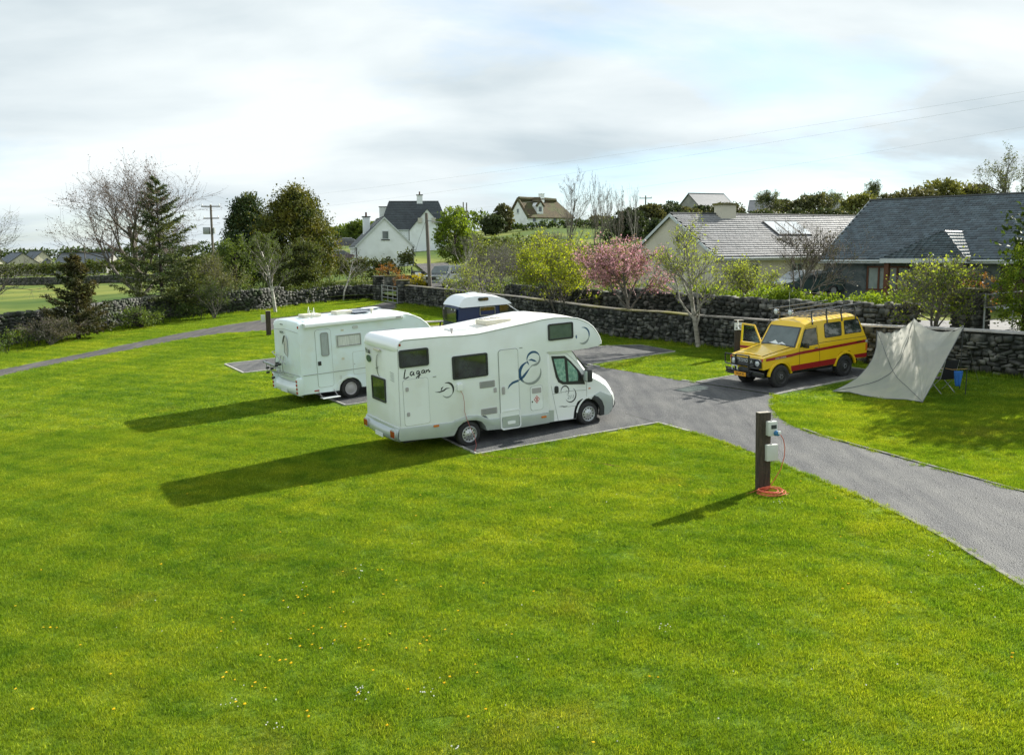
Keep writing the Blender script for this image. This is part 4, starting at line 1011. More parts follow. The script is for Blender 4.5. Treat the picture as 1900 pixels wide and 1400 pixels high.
    rl = MB(); rl.tube([(1.05, 1.50, z1 + .01), (4.0, 1.50, z1 + .06)], .018, 7); rl.tube([(1.10, .82, z1 - .01), (4.0, .80, z1 + .06)], .018, 7); rl.tube([(1.25, .08, z1 - .01), (4.0, .08, z1 + .05)], .020, 7); rl.tube([(1.6, .12, z0 + .03), (4.0, .10, z0 + .10)], .014, 7)
    rl.build('rack_rail', 'rack_bar', rack, smooth=True)
    for w in (1.28, .66):
        t = MB().lathe([(.001, .08), (.08, .06), (.105, .0), (.10, -.02)], (1.16, w, 2.33), 'x', 18).build('spot_lamp', 'black_paint', rack, smooth=True)
        MB().lathe([(.092, -.018), (.05, -.03), (.001, -.034)], (1.16, w, 2.33), 'x', 18).build('lamp_glass', 'clear_lamp', t, smooth=True)
    MB().tube([(1.18, .70, 2.2), (1.16, .70, 3.0)], .006, 4).build('radio_aerial', 'seam_light', v)
    MB().tube([(.92, .0, 1.3), (.9, -.02, 1.3)], .01, 4)
    for l in (.03, 3.12):
        wheel(v, l, -.03, .375, .385, .26, -1, 'off', rimmat='rim_dark'); wheel(v, l, 1.60, .375, .385, .26, 1, 'off', rimmat='rim_dark')
    mb = MB(); mb.tube([(.55, .05, .47), (2.6, .05, .45)], .035, 6); mb.build('side_step', 'black_paint', v)
    return v
make_yellow()
# ------------------------------------------------------------------ ground
def struct(o): o['kind'] = 'structure'; return o
# lawn: one plane as far as the boundary walls
mb = MB()
lawn_poly = []
for t, y in zip(WALL_T, WALL_Y):
    lawn_poly.append((t * (y + .15), y + .15))
lawn_poly = [(-120, 40)] + lawn_poly + [(120, 20), (120, -40), (-120, -40)]
mb.poly([(x, y, lawn_z(x, y)) for x, y in lawn_poly])
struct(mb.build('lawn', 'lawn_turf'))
# field and hill behind the walls
tcols = np.concatenate([np.linspace(-3.0, -.75, 8), np.linspace(-.7, .7, 71), np.linspace(.75, 3.0, 8)])
V = []; nr = 64
for t in tcols:
    y0 = wall_y(t) + .10
    for j in range(nr):
        f = j / (nr - 1); y = y0 * (1250.0 / y0) ** (f ** 1.25)
        x = t * y; z = terrain(x, y) + (.12 * mnoise.noise(Vector((x * .07, y * .07, 0))) if y > y0 * 1.15 else 0)
        V.append((x, y, z))
F = []
for i in range(len(tcols) - 1):
    for j in range(nr - 1):
        a = i * nr + j; F.append((a, a + nr, a + nr + 1, a + 1))
struct(link('field', np_mesh('field', V, F), 'field_grass', smooth=True, ang=180))
# lowest ground sheet, reaching the horizon on every side
mb = MB(); mb.box(-2500, 2500, -2500, 2500, -9.2, -9.0); struct(mb.build('ground', 'field_grass'))

def sheet(name, pts, m, dz):
    mb = MB(); mb.poly([(x, y, lawn_z(x, y) + dz) for x, y in pts])
    return struct(mb.build(name, m))
def off(p, d, k): return (p[0] + d[0] * k, p[1] + d[1] * k)
def rectp(p, ang, L, Wd):
    d = (math.cos(ang), math.sin(ang)); n = (-d[1], d[0])
    return [p, off(p, d, L), off(off(p, d, L), n, Wd), off(p, n, Wd)]
gravel = {}
gravel['driveway'] = [(4.08, 25.14), (5.14, 23.25), (5.85, 21.5), (6.49, 19.64), (6.95, 18.2), (7.23, 17.1), (7.42, 16.2), (7.55, 15.43), (7.73, 13.32), (7.85, 11), (7.9, 7), (12.6, 7), (12.2, 11), (11.4, 14.6), (10.24, 17.88), (9.4, 19.7), (8.46, 21.74), (7.85, 23.2), (7.52, 24.2), (7.45, 24.9), (7.6, 26.4), (8.23, 28.41),
                      (6.3, 31.01), (4.6, 33.4), (2.96, 35.65), (1.2, 38.2), (-.6, 41.2), (-3.0, 45.5), (-5.5, 50.5), (-6.6, 54), (-8.6, 58.6), (-11.3, 56.2), (-9.3, 51.2), (-7.5, 47.0), (-5.6, 43.2), (-3.3, 39.2), (0, 32.6)]
gravel['pitch_one'] = rectp((-.89, 22.45), math.atan2(2.64, 4.97), 5.6, 3.3)
gravel['pitch_two'] = rectp((-5.40, 29.32), .56, 6.2, 3.3)
gravel['pitch_three'] = rectp((-10.89, 36.88), .54, 7.6, 3.04)
gravel['pitch_four'] = [(8.23, 28.41), (12.9, 31.55), (11.3, 34.1), (7.9, 32.07), (6.3, 31.01)]
gravel['pitch_five'] = [(2.96, 35.65), (6.85, 38.25), (5.75, 40.45), (4.33, 40.55), (2.2, 40.1), (.3, 39.6)]
names = {'driveway': 'driveway', 'pitch_one': 'pitch', 'pitch_two': 'pitch', 'pitch_three': 'pitch', 'pitch_four': 'pitch', 'pitch_five': 'pitch'}
for i, (k, pts) in enumerate(gravel.items()):
    sheet(names[k], pts, 'gravel', .012 if k == 'driveway' else .016 + .004 * i)
# tarmac path sweeping to the gate
up_px = [(-260, 716), (0, 686), (75, 671), (150, 656.5), (224, 641), (328, 619.5), (410, 604.5), (501, 591.3), (597, 580), (650, 573.5), (700, 565), (712, 560.5)]
lo_px = [(-260, 729), (0, 697.5), (75, 681), (150, 665.5), (224, 652), (328, 631), (410, 618), (501, 612.5), (620, 600), (690, 588), (735, 572), (738, 561.5)]
U = [G(*p) for p in up_px]; Lw = [G(*p) for p in lo_px]
path_poly = [(p.x, p.y) for p in Lw] + [(p.x, p.y) for p in U[::-1]]
mb = MB()
for i in range(len(U) - 1):
    q = [Lw[i], Lw[i + 1], U[i + 1], U[i]]
    mb.add([(p.x, p.y, lawn_z(p.x, p.y) + .008) for p in q], [(0, 1, 2, 3)])
struct(mb.build('path', 'tarmac'))
# timber edging round the pitches and stone kerb along the drive: lengths of board, butted
def board(p, q, wd, h, m, name='edging', sink=.0):
    p = Vector((p[0], p[1])); q = Vector((q[0], q[1])); d = (q - p); L = d.length
    if L < .05: return
    d.normalize(); n = Vector((-d.y, d.x)) * wd / 2; q = q - d * .012
    mb = MB(); c = [p - n, q - n, q + n, p + n]
    mb.add([(a.x, a.y, lawn_z(a.x, a.y) - .03 + sink) for a in c] + [(a.x, a.y, lawn_z(a.x, a.y) + h) for a in c], [(0, 1, 2, 3), (7, 6, 5, 4), (0, 4, 5, 1), (1, 5, 6, 2), (2, 6, 7, 3), (3, 7, 4, 0)])
    o = mb.build(name, m); struct(o); return o
def boards(pts, step=2.4, wd=.045, h=.045, m='edging_board', gap=0.0, name='edging'):
    for a, b in zip(pts[:-1], pts[1:]):
        a = Vector(a); b = Vector(b); L = (b - a).length; n = max(1, round(L / step))
        for k in range(n):
            board(a.lerp(b, k / n), a.lerp(b, (k + 1) / n), wd, h + random.uniform(-.012, .006), m, name)
g = gravel
boards([g['pitch_one'][3], g['pitch_one'][0], (4.08, 25.14)])
boards([(4.08, 25.14), (4.72, 24.0)])
boards([g['pitch_two'][3], g['pitch_two'][0], g['pitch_two'][1]])
boards([g['pitch_three'][1], g['pitch_three'][0], g['pitch_three'][3], g['pitch_three'][2]], wd=.07)
boards([(8.23, 28.41), (12.9, 31.55), (11.3, 34.1), (7.9, 32.07), (6.3, 31.01), (5.9, 31.57)])
boards([(3.4, 35.05), (2.96, 35.65), (6.85, 38.25), (5.75, 40.45), (4.33, 40.55), (2.2, 40.1)])
boards([(7.40, 16.3), (7.55, 15.43), (7.73, 13.32), (7.85, 11)], 1.1, .09, .03, 'kerb_stone', name='kerb')
boards([(6.0, 20.95), (6.49, 19.64), (6.95, 18.2), (7.23, 17.1), (7.40, 16.3)], 1.1, .08, .022, 'kerb_stone', name='kerb')
boards([(12.2, 11), (11.4, 14.6), (10.24, 17.88), (9.4, 19.7), (8.46, 21.74), (7.85, 23.2), (7.66, 23.8)], 1.0, .06, .035, 'kerb_stone', name='kerb')
# lane, yard and bare ground beyond the walls: draped strips
def drape(name, L_px, R_px, m, dz=.05, n=24):
    """L_px/R_px: [(px, Y)] pairs along both sides of a strip"""
    V = []; k = 6
    def lerp_path(P, f):
        f = f * (len(P) - 1); i = min(int(f), len(P) - 2); g_ = f - i
        return (P[i][0] * (1 - g_) + P[i + 1][0] * g_, P[i][1] * (1 - g_) + P[i + 1][1] * g_)
    for j in range(n + 1):
        a = lerp_path(L_px, j / n); b = lerp_path(R_px, j / n)
        for q in range(k + 1):
            px = a[0] + (b[0] - a[0]) * q / k; Y = a[1] + (b[1] - a[1]) * q / k
            p = on_far(px, Y); V.append((p.x, p.y, p.z + dz + .12 * 0))
    F = [(j * (k + 1) + q, j * (k + 1) + q + 1, (j + 1) * (k + 1) + q + 1, (j + 1) * (k + 1) + q) for j in range(n) for q in range(k)]
    me = np_mesh(name, V, F); return struct(link(name, me, m, smooth=True, ang=180))
drape('lane', [(775, 67.5), (790, 75), (795, 90), (770, 112)], [(1110, 50), (930, 75), (850, 92), (830, 112)], 'tarmac', .18)
drape('yard', [(1640, 36), (1700, 40)], [(2500, 26), (2500, 38)], 'yard_concrete', .05)
drape('forecourt', [(1240, 50), (1260, 56)], [(1640, 40), (1560, 56)], 'tarmac', .15)

# ------------------------------------------------------------------ stones
def rock_variant(rng, n=14, flat=1.0):
    pts = []
    for _ in range(n):
        d = Vector([rng.uniform(-1, 1) for _ in range(3)])
        m_ = max(abs(c) for c in d); d = d / m_ * .5
        d = Vector([c * rng.uniform(.78, 1.0) for c in d]); pts.append(d)
    for sx in (-1, 1):
        for sy in (-1, 1):
            for sz in (-1, 1):
                pts.append(Vector((sx, sy, sz)) * .5 * rng.uniform(.72, .9))
    bm = bmesh.new()
    for p in pts: bm.verts.new(p)
    r = bmesh.ops.convex_hull(bm, input=bm.verts)
    loose = [v for v in bm.verts if not v.link_faces]
    bmesh.ops.delete(bm, geom=loose, context='VERTS')
    bm.verts.ensure_lookup_table(); bm.verts.index_update()
    Vv = np.array([v.co[:] for v in bm.verts]); Ff = np.array([[v.index for v in f.verts] for f in bm.faces])
    bm.free(); return Vv, Ff
_r = random.Random(3)
ROCKS = [rock_variant(_r, 8) for _ in range(12)]
ROCK_ME = {}
def rock_mesh(i, m):
    if (i, m) not in ROCK_ME:
        me = np_mesh('stone', *ROCKS[i]); me.materials.append(MATS[m]); ROCK_ME[(i, m)] = me
    return ROCK_ME[(i, m)]
def stone_wall(name, path, label, m, th=.5, height=lambda s: 1.3, zfun=None, cw=(.20, .52), ch=(.13, .26), cap='rough', capm=None, nparts=300, back=True, cat='wall', baseoff=0.0):
    """path [(x,y)] left to right as seen from the camera; stones on both faces"""
    rt = root(name, (path[0][0], path[0][1], (zfun or lawn_z)(*path[0])), label, cat)
    inv = Vector(rt.location)
    zf = zfun or lawn_z; rng = random.Random(len(label))
    seg = []; s = 0
    for a, b in zip(path[:-1], path[1:]):
        L = math.dist(a, b); seg.append((s, L, a, b)); s += L
    total = s
    def pos(u):
        for (s0, L, a, b) in seg:
            if u <= s0 + L + 1e-6: break
        f = (u - s0) / L; d = ((b[0] - a[0]) / L, (b[1] - a[1]) / L)
        return (a[0] + (b[0] - a[0]) * f, a[1] + (b[1] - a[1]) * f), d
    # core
    mb = MB(); n = max(2, int(total / .8)); vs = []
    for i in range(n + 1):
        u = total * i / n; (x, y), d = pos(u); nx, ny = d[1], -d[0]; h = height(u) - .06
        for k, zz in ((th / 2 - .07, -.3), (th / 2 - .07, h), (-th / 2 + .07, h), (-th / 2 + .07, -.3)):
            z = zf(x, y) + zz; vs.append((x + nx * k - inv.x, y + ny * k - inv.y, z - inv.z))
    fs = [(i * 4 + k, i * 4 + (k + 1) % 4, i * 4 + 4 + (k + 1) % 4, i * 4 + 4 + k) for i in range(n) for k in range(4)] + [(0, 1, 2, 3), (n * 4 + 3, n * 4 + 2, n * 4 + 1, n * 4)]
    mb.add(vs, fs); mb.build('wall_core', 'mortar_dark', rt)
    items = []
    for face in ((1, -1) if back else (1,)):
        z = 0.0
        while True:
            hh = rng.uniform(*ch) * (1.25 if z < .2 else 1.0)
            u = rng.uniform(0, .2); any_ = False
            while u < total:
                w = rng.uniform(*cw) * (1.2 if z < .2 else 1)
                if rng.random() < .12: w *= 1.4
                um = min(u + w / 2, total); top = height(um)
                if z + hh * .6 < top:
                    any_ = True
                    (x, y), d = pos(um); nx, ny = d[1] * face, -d[0] * face
                    k = th / 2 - .10 + rng.uniform(-.03, .035)
                    hz = min(hh, top - z + .05) * rng.uniform(.88, 1.06)
                    if rng.random() < .30 and w > .24:
                        f_ = rng.uniform(.35, .65)
                        for h0, h1 in ((0, f_), (f_, 1)):
                            items.append((x + nx * k, y + ny * k, zf(x, y) + z + hz * (h0 + h1) / 2 + rng.uniform(-.02, .02), math.atan2(d[1], d[0]) + rng.uniform(-.1, .1), w * rng.uniform(.8, 1.0), .28, hz * (h1 - h0) * 1.05, rng.randrange(12), rng.uniform(-.2, .2), face))
                    else:
                        items.append((x + nx * k, y + ny * k, zf(x, y) + z + hz / 2 + rng.uniform(-.05, .05), math.atan2(d[1], d[0]) + rng.uniform(-.12, .12), w * rng.uniform(.80, 1.02), .30, hz * rng.uniform(.85, 1.3), rng.randrange(12), rng.gauss(0, .22), face))
                u += w
            z += hh
            if not any_ or z > 3.5: break
    if cap == 'rough':
        u = 0
        while u < total:
            w = rng.uniform(.12, .34); um = min(u + w / 2, total); (x, y), d = pos(um); hz = rng.uniform(.16, .34)
            items.append((x, y, zf(x, y) + height(um) + hz * .3, math.atan2(d[1], d[0]) + rng.uniform(-.2, .2), w * 1.05, th * rng.uniform(.8, 1.1), hz, rng.randrange(12), rng.uniform(-.3, .3), 1)); u += w
    else:
        # cast coping in lengths
        u = 0
        while u < total - .2:
            L = min(rng.uniform(2.2, 3.2), total - u); n2 = max(1, int(L / .8)); vs = []
            for i in range(n2 + 1):
                uu = u + (L - .015) * i / n2; (x, y), d = pos(uu); nx, ny = d[1], -d[0]; h = height(uu)
                for k, zz in ((th / 2 + .04, -.01), (th / 2 + .03, .07), (0, .10), (-th / 2 - .03, .07), (-th / 2 - .04, -.01)):
                    vs.append((x + nx * k - inv.x, y + ny * k - inv.y, zf(x, y) + h + zz * .75 - inv.z + rng.uniform(-.006, .006)))
            fs = [(i * 5 + k, i * 5 + (k + 1) % 5, i * 5 + 5 + (k + 1) % 5, i * 5 + 5 + k) for i in range(n2) for k in range(5)] + [(0, 1, 2, 3, 4), tuple(n2 * 5 + k for k in (4, 3, 2, 1, 0))]
            mb = MB(); mb.add(vs, fs); mb.build('coping', capm or 'coping', rt); u += L
    items.sort(key=lambda t: (t[9] < 0, t[1] / max(t[4] * t[6], .02) ** .5))
    part, rest = items[:nparts], items[nparts:]
    for (x, y, z, a, w, dd, h, i, tilt, fc) in part:
        o = bpy.data.objects.new('stone', rock_mesh(i, m)); COL.objects.link(o); o.parent = rt
        o.location = (x - inv.x, y - inv.y, z - inv.z); o.rotation_euler = (0, tilt, a); o.scale = (w, dd, h)
    if rest:
        VV, FF, b = [], [], 0
        for (x, y, z, a, w, dd, h, i, tilt, fc) in rest:
            rv, rf = ROCKS[i]; M = np.array(Matrix.Rotation(a, 3, 'Z') @ Matrix.Rotation(tilt, 3, 'Y') @ Matrix.Diagonal((w, dd, h)))
            VV.append(rv @ M.T + np.array([x - inv.x, y - inv.y, z - inv.z])); FF.append(rf + b); b += len(rv)
        o = link('stones', np_mesh('stones', np.concatenate(VV), np.concatenate(FF)), m, rt); o['kind'] = 'stuff'
    return rt
def gp(*pts): return [tuple(G(a, b)[:2]) for a, b in pts]
def hvary(h, amp, seed):
    return lambda s: h + amp * mnoise.noise(Vector((s * .35, seed, 0))) + amp * .4 * mnoise.noise(Vector((s * 1.3, seed, 5)))
lwp = gp((-300, 690), (0, 644), (152, 617), (300, 592), (480, 576), (522, 570))
stone_wall('dry_stone_wall', lwp, 'long grey dry stone wall with rough upright cap stones, left side in front of the open field', 'stone_grey', .55,
           lambda s: 1.62 - .010 * s + .08 * mnoise.noise(Vector((s * .4, 0, 0))), cw=(.15, .44), ch=(.09, .20))
stone_wall('overgrown_wall', gp((522, 570), (585, 562), (638, 556.5), (700, 554.5)), 'stone wall almost hidden under ivy and hedge, left of the metal field gate', 'stone_dark', .5, hvary(.95, .05, 2))
rwp = gp((756, 563), (824, 572), (960, 592), (1114, 619), (1166, 626), (1240, 632), (1291, 640), (1440, 655))
stone_wall('boundary_wall', rwp, 'dark stone boundary wall with mossy concrete coping, from the gate to the yellow car', 'stone_dark', .5,
           hvary(1.28, .02, 4), cap='cast', cw=(.16, .42), ch=(.12, .24))
rwp2 = gp((1440, 655), (1600, 672), (1780, 687), (1900, 700), (2100, 722), (2500, 770))
stone_wall('boundary_wall', rwp2, 'dark stone wall with pale coping behind the grey tarpaulin', 'stone_dark', .5,
           lambda s: 1.32 + .012 * s, cap='cast', capm='coping_pale', cw=(.20, .55), ch=(.13, .28))
up = [tuple(on_far(px, Y)[:2]) for px, Y in ((940, 57), (1110, 49), (1208, 45.5), (1300, 43), (1450, 39.2), (1600, 36.2), (1700, 34.6))]
stone_wall('upper_wall', up, 'second dark stone wall standing higher behind the mossy coped one', 'stone_dark', .5,
           lambda s: 1.05 + .10 * mnoise.noise(Vector((s * .5, 3, 0))) + (.5 if s < 14 else .40), zfun=lambda x, y: terrain(x, y) - .45, cap='rough', cw=(.2, .5), nparts=300)
# pillars and gates
def block_pillar(name, p, w, h, label, m='stone_dark', rz=.5):
    t = root(name, p, label, 'gate pillar', rz); rng = random.Random(int(w * 100))
    MB().box(-w / 2 + .04, w / 2 - .04, -w / 2 + .04, w / 2 - .04, -.2, h).build('pillar_core', 'mortar_dark', t)
    z = 0
    while z < h - .05:
        hh = rng.uniform(.16, .28)
        for a in range(4):
            u = -w / 2 + .03
            while u < w / 2 - .1:
                ww = min(rng.uniform(.2, .4), w / 2 - u)
                o = bpy.data.objects.new('stone', rock_mesh(rng.randrange(12), m)); COL.objects.link(o); o.parent = t
                c = Matrix.Rotation(a * math.pi / 2, 3, 'Z') @ Vector((u + ww / 2, -w / 2 + .06, z + hh / 2))
                o.location = c; o.rotation_euler = (0, 0, a * math.pi / 2); o.scale = (ww * 1.02, .2, hh * 1.03); u += ww
        z += hh
    MB().box(-w / 2 - .06, w / 2 + .06, -w / 2 - .06, w / 2 + .06, h, h + .10).build('pillar_cap', 'coping', t, bevel=.02)
    return t
gA = G(703, 557); gB = G(748, 563)
block_pillar('gate_pillar', gA, .65, 1.75, 'ivy clad stone pillar on the left of the metal field gate')
block_pillar('gate_pillar', gB, .75, 1.62, 'bare dark stone pillar on the right of the metal field gate')
pr = on_far(1803, 34.3); pr.z -= .1
block_pillar('gate_pillar', pr, .95, 1.75, 'broad dark stone pillar beside the yard railing, behind the tarpaulin')
def field_gate(p, q, h, label, nb=5):
    p = Vector(p); q = Vector(q); t = root('metal_gate', p, label, 'gate'); d = q - p
    mb = MB(); mb.tube([(0, 0, .05), (0, 0, h + .05)], .04, 6); mb.build('gate_post', 'galvanised', t)
    mb = MB(); mb.tube([d + Vector((0, 0, .0)), d + Vector((0, 0, h - .05))], .03, 6); mb.build('gate_post', 'galvanised', t)
    for k in range(nb):
        z = .12 + (h - .12) * k / (nb - 1); mb = MB(); mb.tube([(0, 0, z), d + Vector((0, 0, z - .05))], .022, 6); mb.build('gate_bar', 'galvanised', t)
    for f in (.38, .70):
        mb = MB(); mb.tube([d * f + Vector((0, 0, .08)), d * f + Vector((0, 0, h - .02))], .025, 6); mb.build('gate_brace', 'galvanised', t)
    return t
field_gate(G(709, 560), G(738, 564), 1.25, 'galvanised tubular field gate between the two stone pillars at the far end of the lawn')
p1 = on_far(1829, 33.6); p2 = on_far(1960, 37.5)
field_gate(p1, p2, 1.55, 'grey metal yard gate with diagonal glints at the far right behind the stone wall', 4)

# ------------------------------------------------------------------ houses
def holes_panel(mb, L, h, holes, depth=.12, fn=None):
    """wall in local x (0..L), z (0..h), outer face y=0, with reveals into +y"""
    xs = sorted({0, L, *[a for q in holes for a in q[:2]]}); zs = sorted({0, h, *[a for q in holes for a in q[2:]]})
    for x0, x1 in zip(xs[:-1], xs[1:]):
        for z0, z1 in zip(zs[:-1], zs[1:]):
            xm, zm = (x0 + x1) / 2, (z0 + z1) / 2
            if any(a < xm < b and c < zm < d for a, b, c, d in holes): continue
            mb.add([fn(x0, 0, z0), fn(x1, 0, z0), fn(x1, 0, z1), fn(x0, 0, z1)], [(0, 1, 2, 3)])
    for a, b, c, d in holes:
        for q in (((a, c), (b, c)), ((b, c), (b, d)), ((b, d), (a, d)), ((a, d), (a, c))):
            (xa, za), (xb, zb) = q
            mb.add([fn(xa, 0, za), fn(xb, 0, zb), fn(xb, depth, zb), fn(xa, depth, za)], [(0, 1, 2, 3)])
def roof_slope(parent, P, course, wdt, m, name='roof', th=.05, rng=random.Random(5), slates=True):
    """P = eave-left, eave-right, ridge-right, ridge-left (Vectors, local). Individual slates laid in lapped courses."""
    EL, ER, RR, RL = [Vector(p) for p in P]
    nrm = (ER - EL).cross(RL - EL).normalized()
    if nrm.z < 0: nrm = -nrm
    mb = MB(); mb.add([p - nrm * .03 for p in (EL, ER, RR, RL)] + [p - nrm * .12 for p in (EL, ER, RR, RL)], [(0, 1, 2, 3), (7, 6, 5, 4), (0, 4, 5, 1), (1, 5, 6, 2), (2, 6, 7, 3), (3, 7, 4, 0)])
    ro = mb.build(name, 'pipe_dark' if slates else m, parent)
    if not slates: return ro
    n = max(2, int((RL - EL).length / course)); V, F = [], []
    for k in range(n):
        f0, f1 = k / n, min((k + 1.12) / n, 1)
        a0, b0 = EL.lerp(RL, f0), ER.lerp(RR, f0); a1, b1 = EL.lerp(RL, f1), ER.lerp(RR, f1)
        L = (b0 - a0).length; c = max(1, int(round(L / wdt))); sh = (k % 2) * .5
        for q in range(c + 1):
            u0 = max(0, (q - sh) / c); u1 = min(1, (q + 1 - sh) / c) - .012 / max(L, .1)
            if u1 - u0 < .01: continue
            t = th * rng.uniform(.8, 1.15); b = len(V)
            p = [a0.lerp(b0, u0), a0.lerp(b0, u1), a1.lerp(b1, u1), a1.lerp(b1, u0)]
            V += [tuple(p[0] + nrm * t), tuple(p[1] + nrm * t), tuple(p[2] + nrm * .004), tuple(p[3] + nrm * .004), tuple(p[0] - nrm * .02), tuple(p[1] - nrm * .02)]
            F += [(b, b + 1, b + 2, b + 3), (b + 4, b + 5, b + 1, b)]
    if not V: return ro
    s = link('slates', np_mesh('slates', V, F), m, ro); s['kind'] = 'stuff'
    return ro
def chimney(parent, x, y, z0, z1, w, d, m, pots=1, name='chimney', capm='pipe_dark'):
    c = MB().box(x - w / 2, x + w / 2, y - d / 2, y + d / 2, z0, z1).build(name, m, parent)
    MB().box(x - w / 2 - .10, x + w / 2 + .10, y - d / 2 - .10, y + d / 2 + .10, z1 + .002, z1 + .12).build('chimney_cap', capm, c)
    for k in range(pots):
        px = x + (k - (pots - 1) / 2) * .4
        MB().lathe([(.13, 0), (.11, .45), (.14, .5), (.001, .5)], (px, y, z1 + .12), 'z', 10).build('chimney_pot', 'chimney_pot', c, smooth=True)
    return c
def house_window(parent, fn, a, b, c, d, framem='fascia_white', pane='house_glass', rev=.10, cross=(), bars=(), fr=.07, sill=True, sillm='fascia_white'):
    mb = MB()
    def bx(x0, x1, z0, z1, y0, y1):
        vs = [fn(x, y, z) for z in (z0, z1) for y in (y0, y1) for x in (x0, x1)]
        mb.add(vs, [(0, 2, 3, 1), (4, 5, 7, 6), (0, 1, 5, 4), (2, 6, 7, 3), (0, 4, 6, 2), (1, 3, 7, 5)])
    bx(a, a + fr, c, d, rev - .06, rev + .02); bx(b - fr, b, c, d, rev - .06, rev + .02); bx(a + fr, b - fr, c, c + fr, rev - .06, rev + .02); bx(a + fr, b - fr, d - fr, d, rev - .06, rev + .02)
    for x in cross: bx(x - fr / 2, x + fr / 2, c + fr, d - fr, rev - .055, rev + .015)
    for z in bars: bx(a + fr, b - fr, z - fr / 3, z + fr / 3, rev - .05, rev + .01)
    f = mb.build('window', framem, parent)
    mb = MB(); bx(a + fr, b - fr, c + fr, d - fr, rev - .01, rev + .005); mb.build('pane', pane, f)
    if sill:
        mb = MB(); bx(a - .12, b + .12, c - .12, c - .004, -.10, rev - .06); mb.build('window_sill', sillm, f)
    return f
def gable_house(name, label, org, ang, L, Wd, eave, ridge, wall, roofm, front=(), left=(), right=(), course=.3, sw=.3, over=.25, slates=True, fascia='fascia_white', cat='house', hipl=0, hipr=0, sink=.6, wframe='fascia_white', pane='house_glass'):
    """local x along the front wall, y into the house; origin = front-left corner at ground"""
    t = root(name, org, label, cat, ang)
    f_front = lambda x, y, z: (x, y, z); f_left = lambda x, y, z: (y, Wd - x, z); f_right = lambda x, y, z: (L - y, x, z); f_back = lambda x, y, z: (L - x, Wd - y, z)
    mb = MB()
    holes_panel(mb, L, eave, [h[:4] for h in front], fn=f_front); holes_panel(mb, Wd, eave, [h[:4] for h in left if h[3] <= eave], fn=f_left)
    holes_panel(mb, Wd, eave, [h[:4] for h in right if h[3] <= eave], fn=f_right); holes_panel(mb, L, eave, [], fn=f_back)
    if not hipl: mb.poly([(0, 0, eave), (0, Wd, eave), (0, Wd / 2, ridge)])
    if not hipr: mb.poly([(L, 0, eave), (L, Wd, eave), (L, Wd / 2, ridge)])
    mb.box(.3, L - .3, .3, Wd - .3, .0, eave - .1)
    for q in (((-0, 0), (L, 0)), ((L, 0), (L, Wd)), ((L, Wd), (0, Wd)), ((0, Wd), (0, 0))):
        (xa, ya), (xb, yb) = q; mb.add([(xa, ya, -sink), (xb, yb, -sink), (xb, yb, 0), (xa, ya, 0)], [(0, 1, 2, 3)])
    w = mb.build('wall', wall, t)
    pitch = (ridge - eave) / (Wd / 2); dz = over * pitch; e = .16
    roof_slope(t, [(-e, -over, eave - dz + .1), (L + e, -over, eave - dz + .1), (L + e - hipr, Wd / 2, ridge + .1), (-e + hipl, Wd / 2, ridge + .1)], course, sw, roofm, slates=slates)
    roof_slope(t, [(L + e, Wd + over, eave - dz + .1), (-e, Wd + over, eave - dz + .1), (-e + hipl, Wd / 2, ridge + .1), (L + e - hipr, Wd / 2, ridge + .1)], course, sw, roofm, slates=slates)
    if hipl: roof_slope(t, [(-e, Wd + over, eave - dz + .1), (-e, -over, eave - dz + .1), (-e + hipl, Wd / 2, ridge + .1), (-e + hipl, Wd / 2, ridge + .1)], course, sw, roofm, slates=slates)
    if hipr: roof_slope(t, [(L + e, -over, eave - dz + .1), (L + e, Wd + over, eave - dz + .1), (L + e - hipr, Wd / 2, ridge + .1), (L + e - hipr, Wd / 2, ridge + .1)], course, sw, roofm, slates=slates)
    mb = MB(); mb.tube([(-e + hipl, Wd / 2, ridge + .12), (L + e - hipr, Wd / 2, ridge + .12)], .09, 6); mb.build('ridge_tiles', 'ridge_tile', t)
    mb = MB(); mb.box(-e + .01, L + e - .01, -over - .03, -over + .02, eave - dz - .14, eave - dz + .05); mb.box(-e + .01, L + e - .01, Wd + over - .02, Wd + over + .03, eave - dz - .14, eave - dz + .05)
    mb.box(-.01, L + .01, -over + .02, -.003, eave - dz - .12, eave - dz - .09)
    mb.build('fascia', fascia, t)
    mb = MB(); mb.tube([(-e, -over - .08, eave - dz + .0), (L + e, -over - .08, eave - dz + .0)], .06, 6); mb.build('gutter', fascia, t)
    mb = MB()
    for x, hip in ((-e - .01, hipl), (L + e + .01, hipr)):
        if hip: continue
        for (y0, z0, y1, z1) in ((-over, eave - dz, Wd / 2, ridge), (Wd + over, eave - dz, Wd / 2, ridge)):
            s = 1 if x > 0 else -1
            mb = MB(); mb.add([(x, y0, z0 - .10), (x, y1, z1 - .10), (x, y1, z1 + .11), (x, y0, z0 + .11), (x + .03 * s, y0, z0 - .10), (x + .03 * s, y1, z1 - .10), (x + .03 * s, y1, z1 + .11), (x + .03 * s, y0, z0 + .11)], [(0, 1, 2, 3), (7, 6, 5, 4), (0, 4, 5, 1), (2, 6, 7, 3)])
            mb.build('bargeboard', fascia, t)
    for face, fn in ((front, f_front), (left, f_left), (right, f_right)):
        for h in face:
            k = h[4] if len(h) > 4 else {}
            if h[3] > eave: k = dict(k, rev=.0)
            house_window(t, fn, *h[:4], **{'framem': wframe, 'pane': pane, **k})
    return t
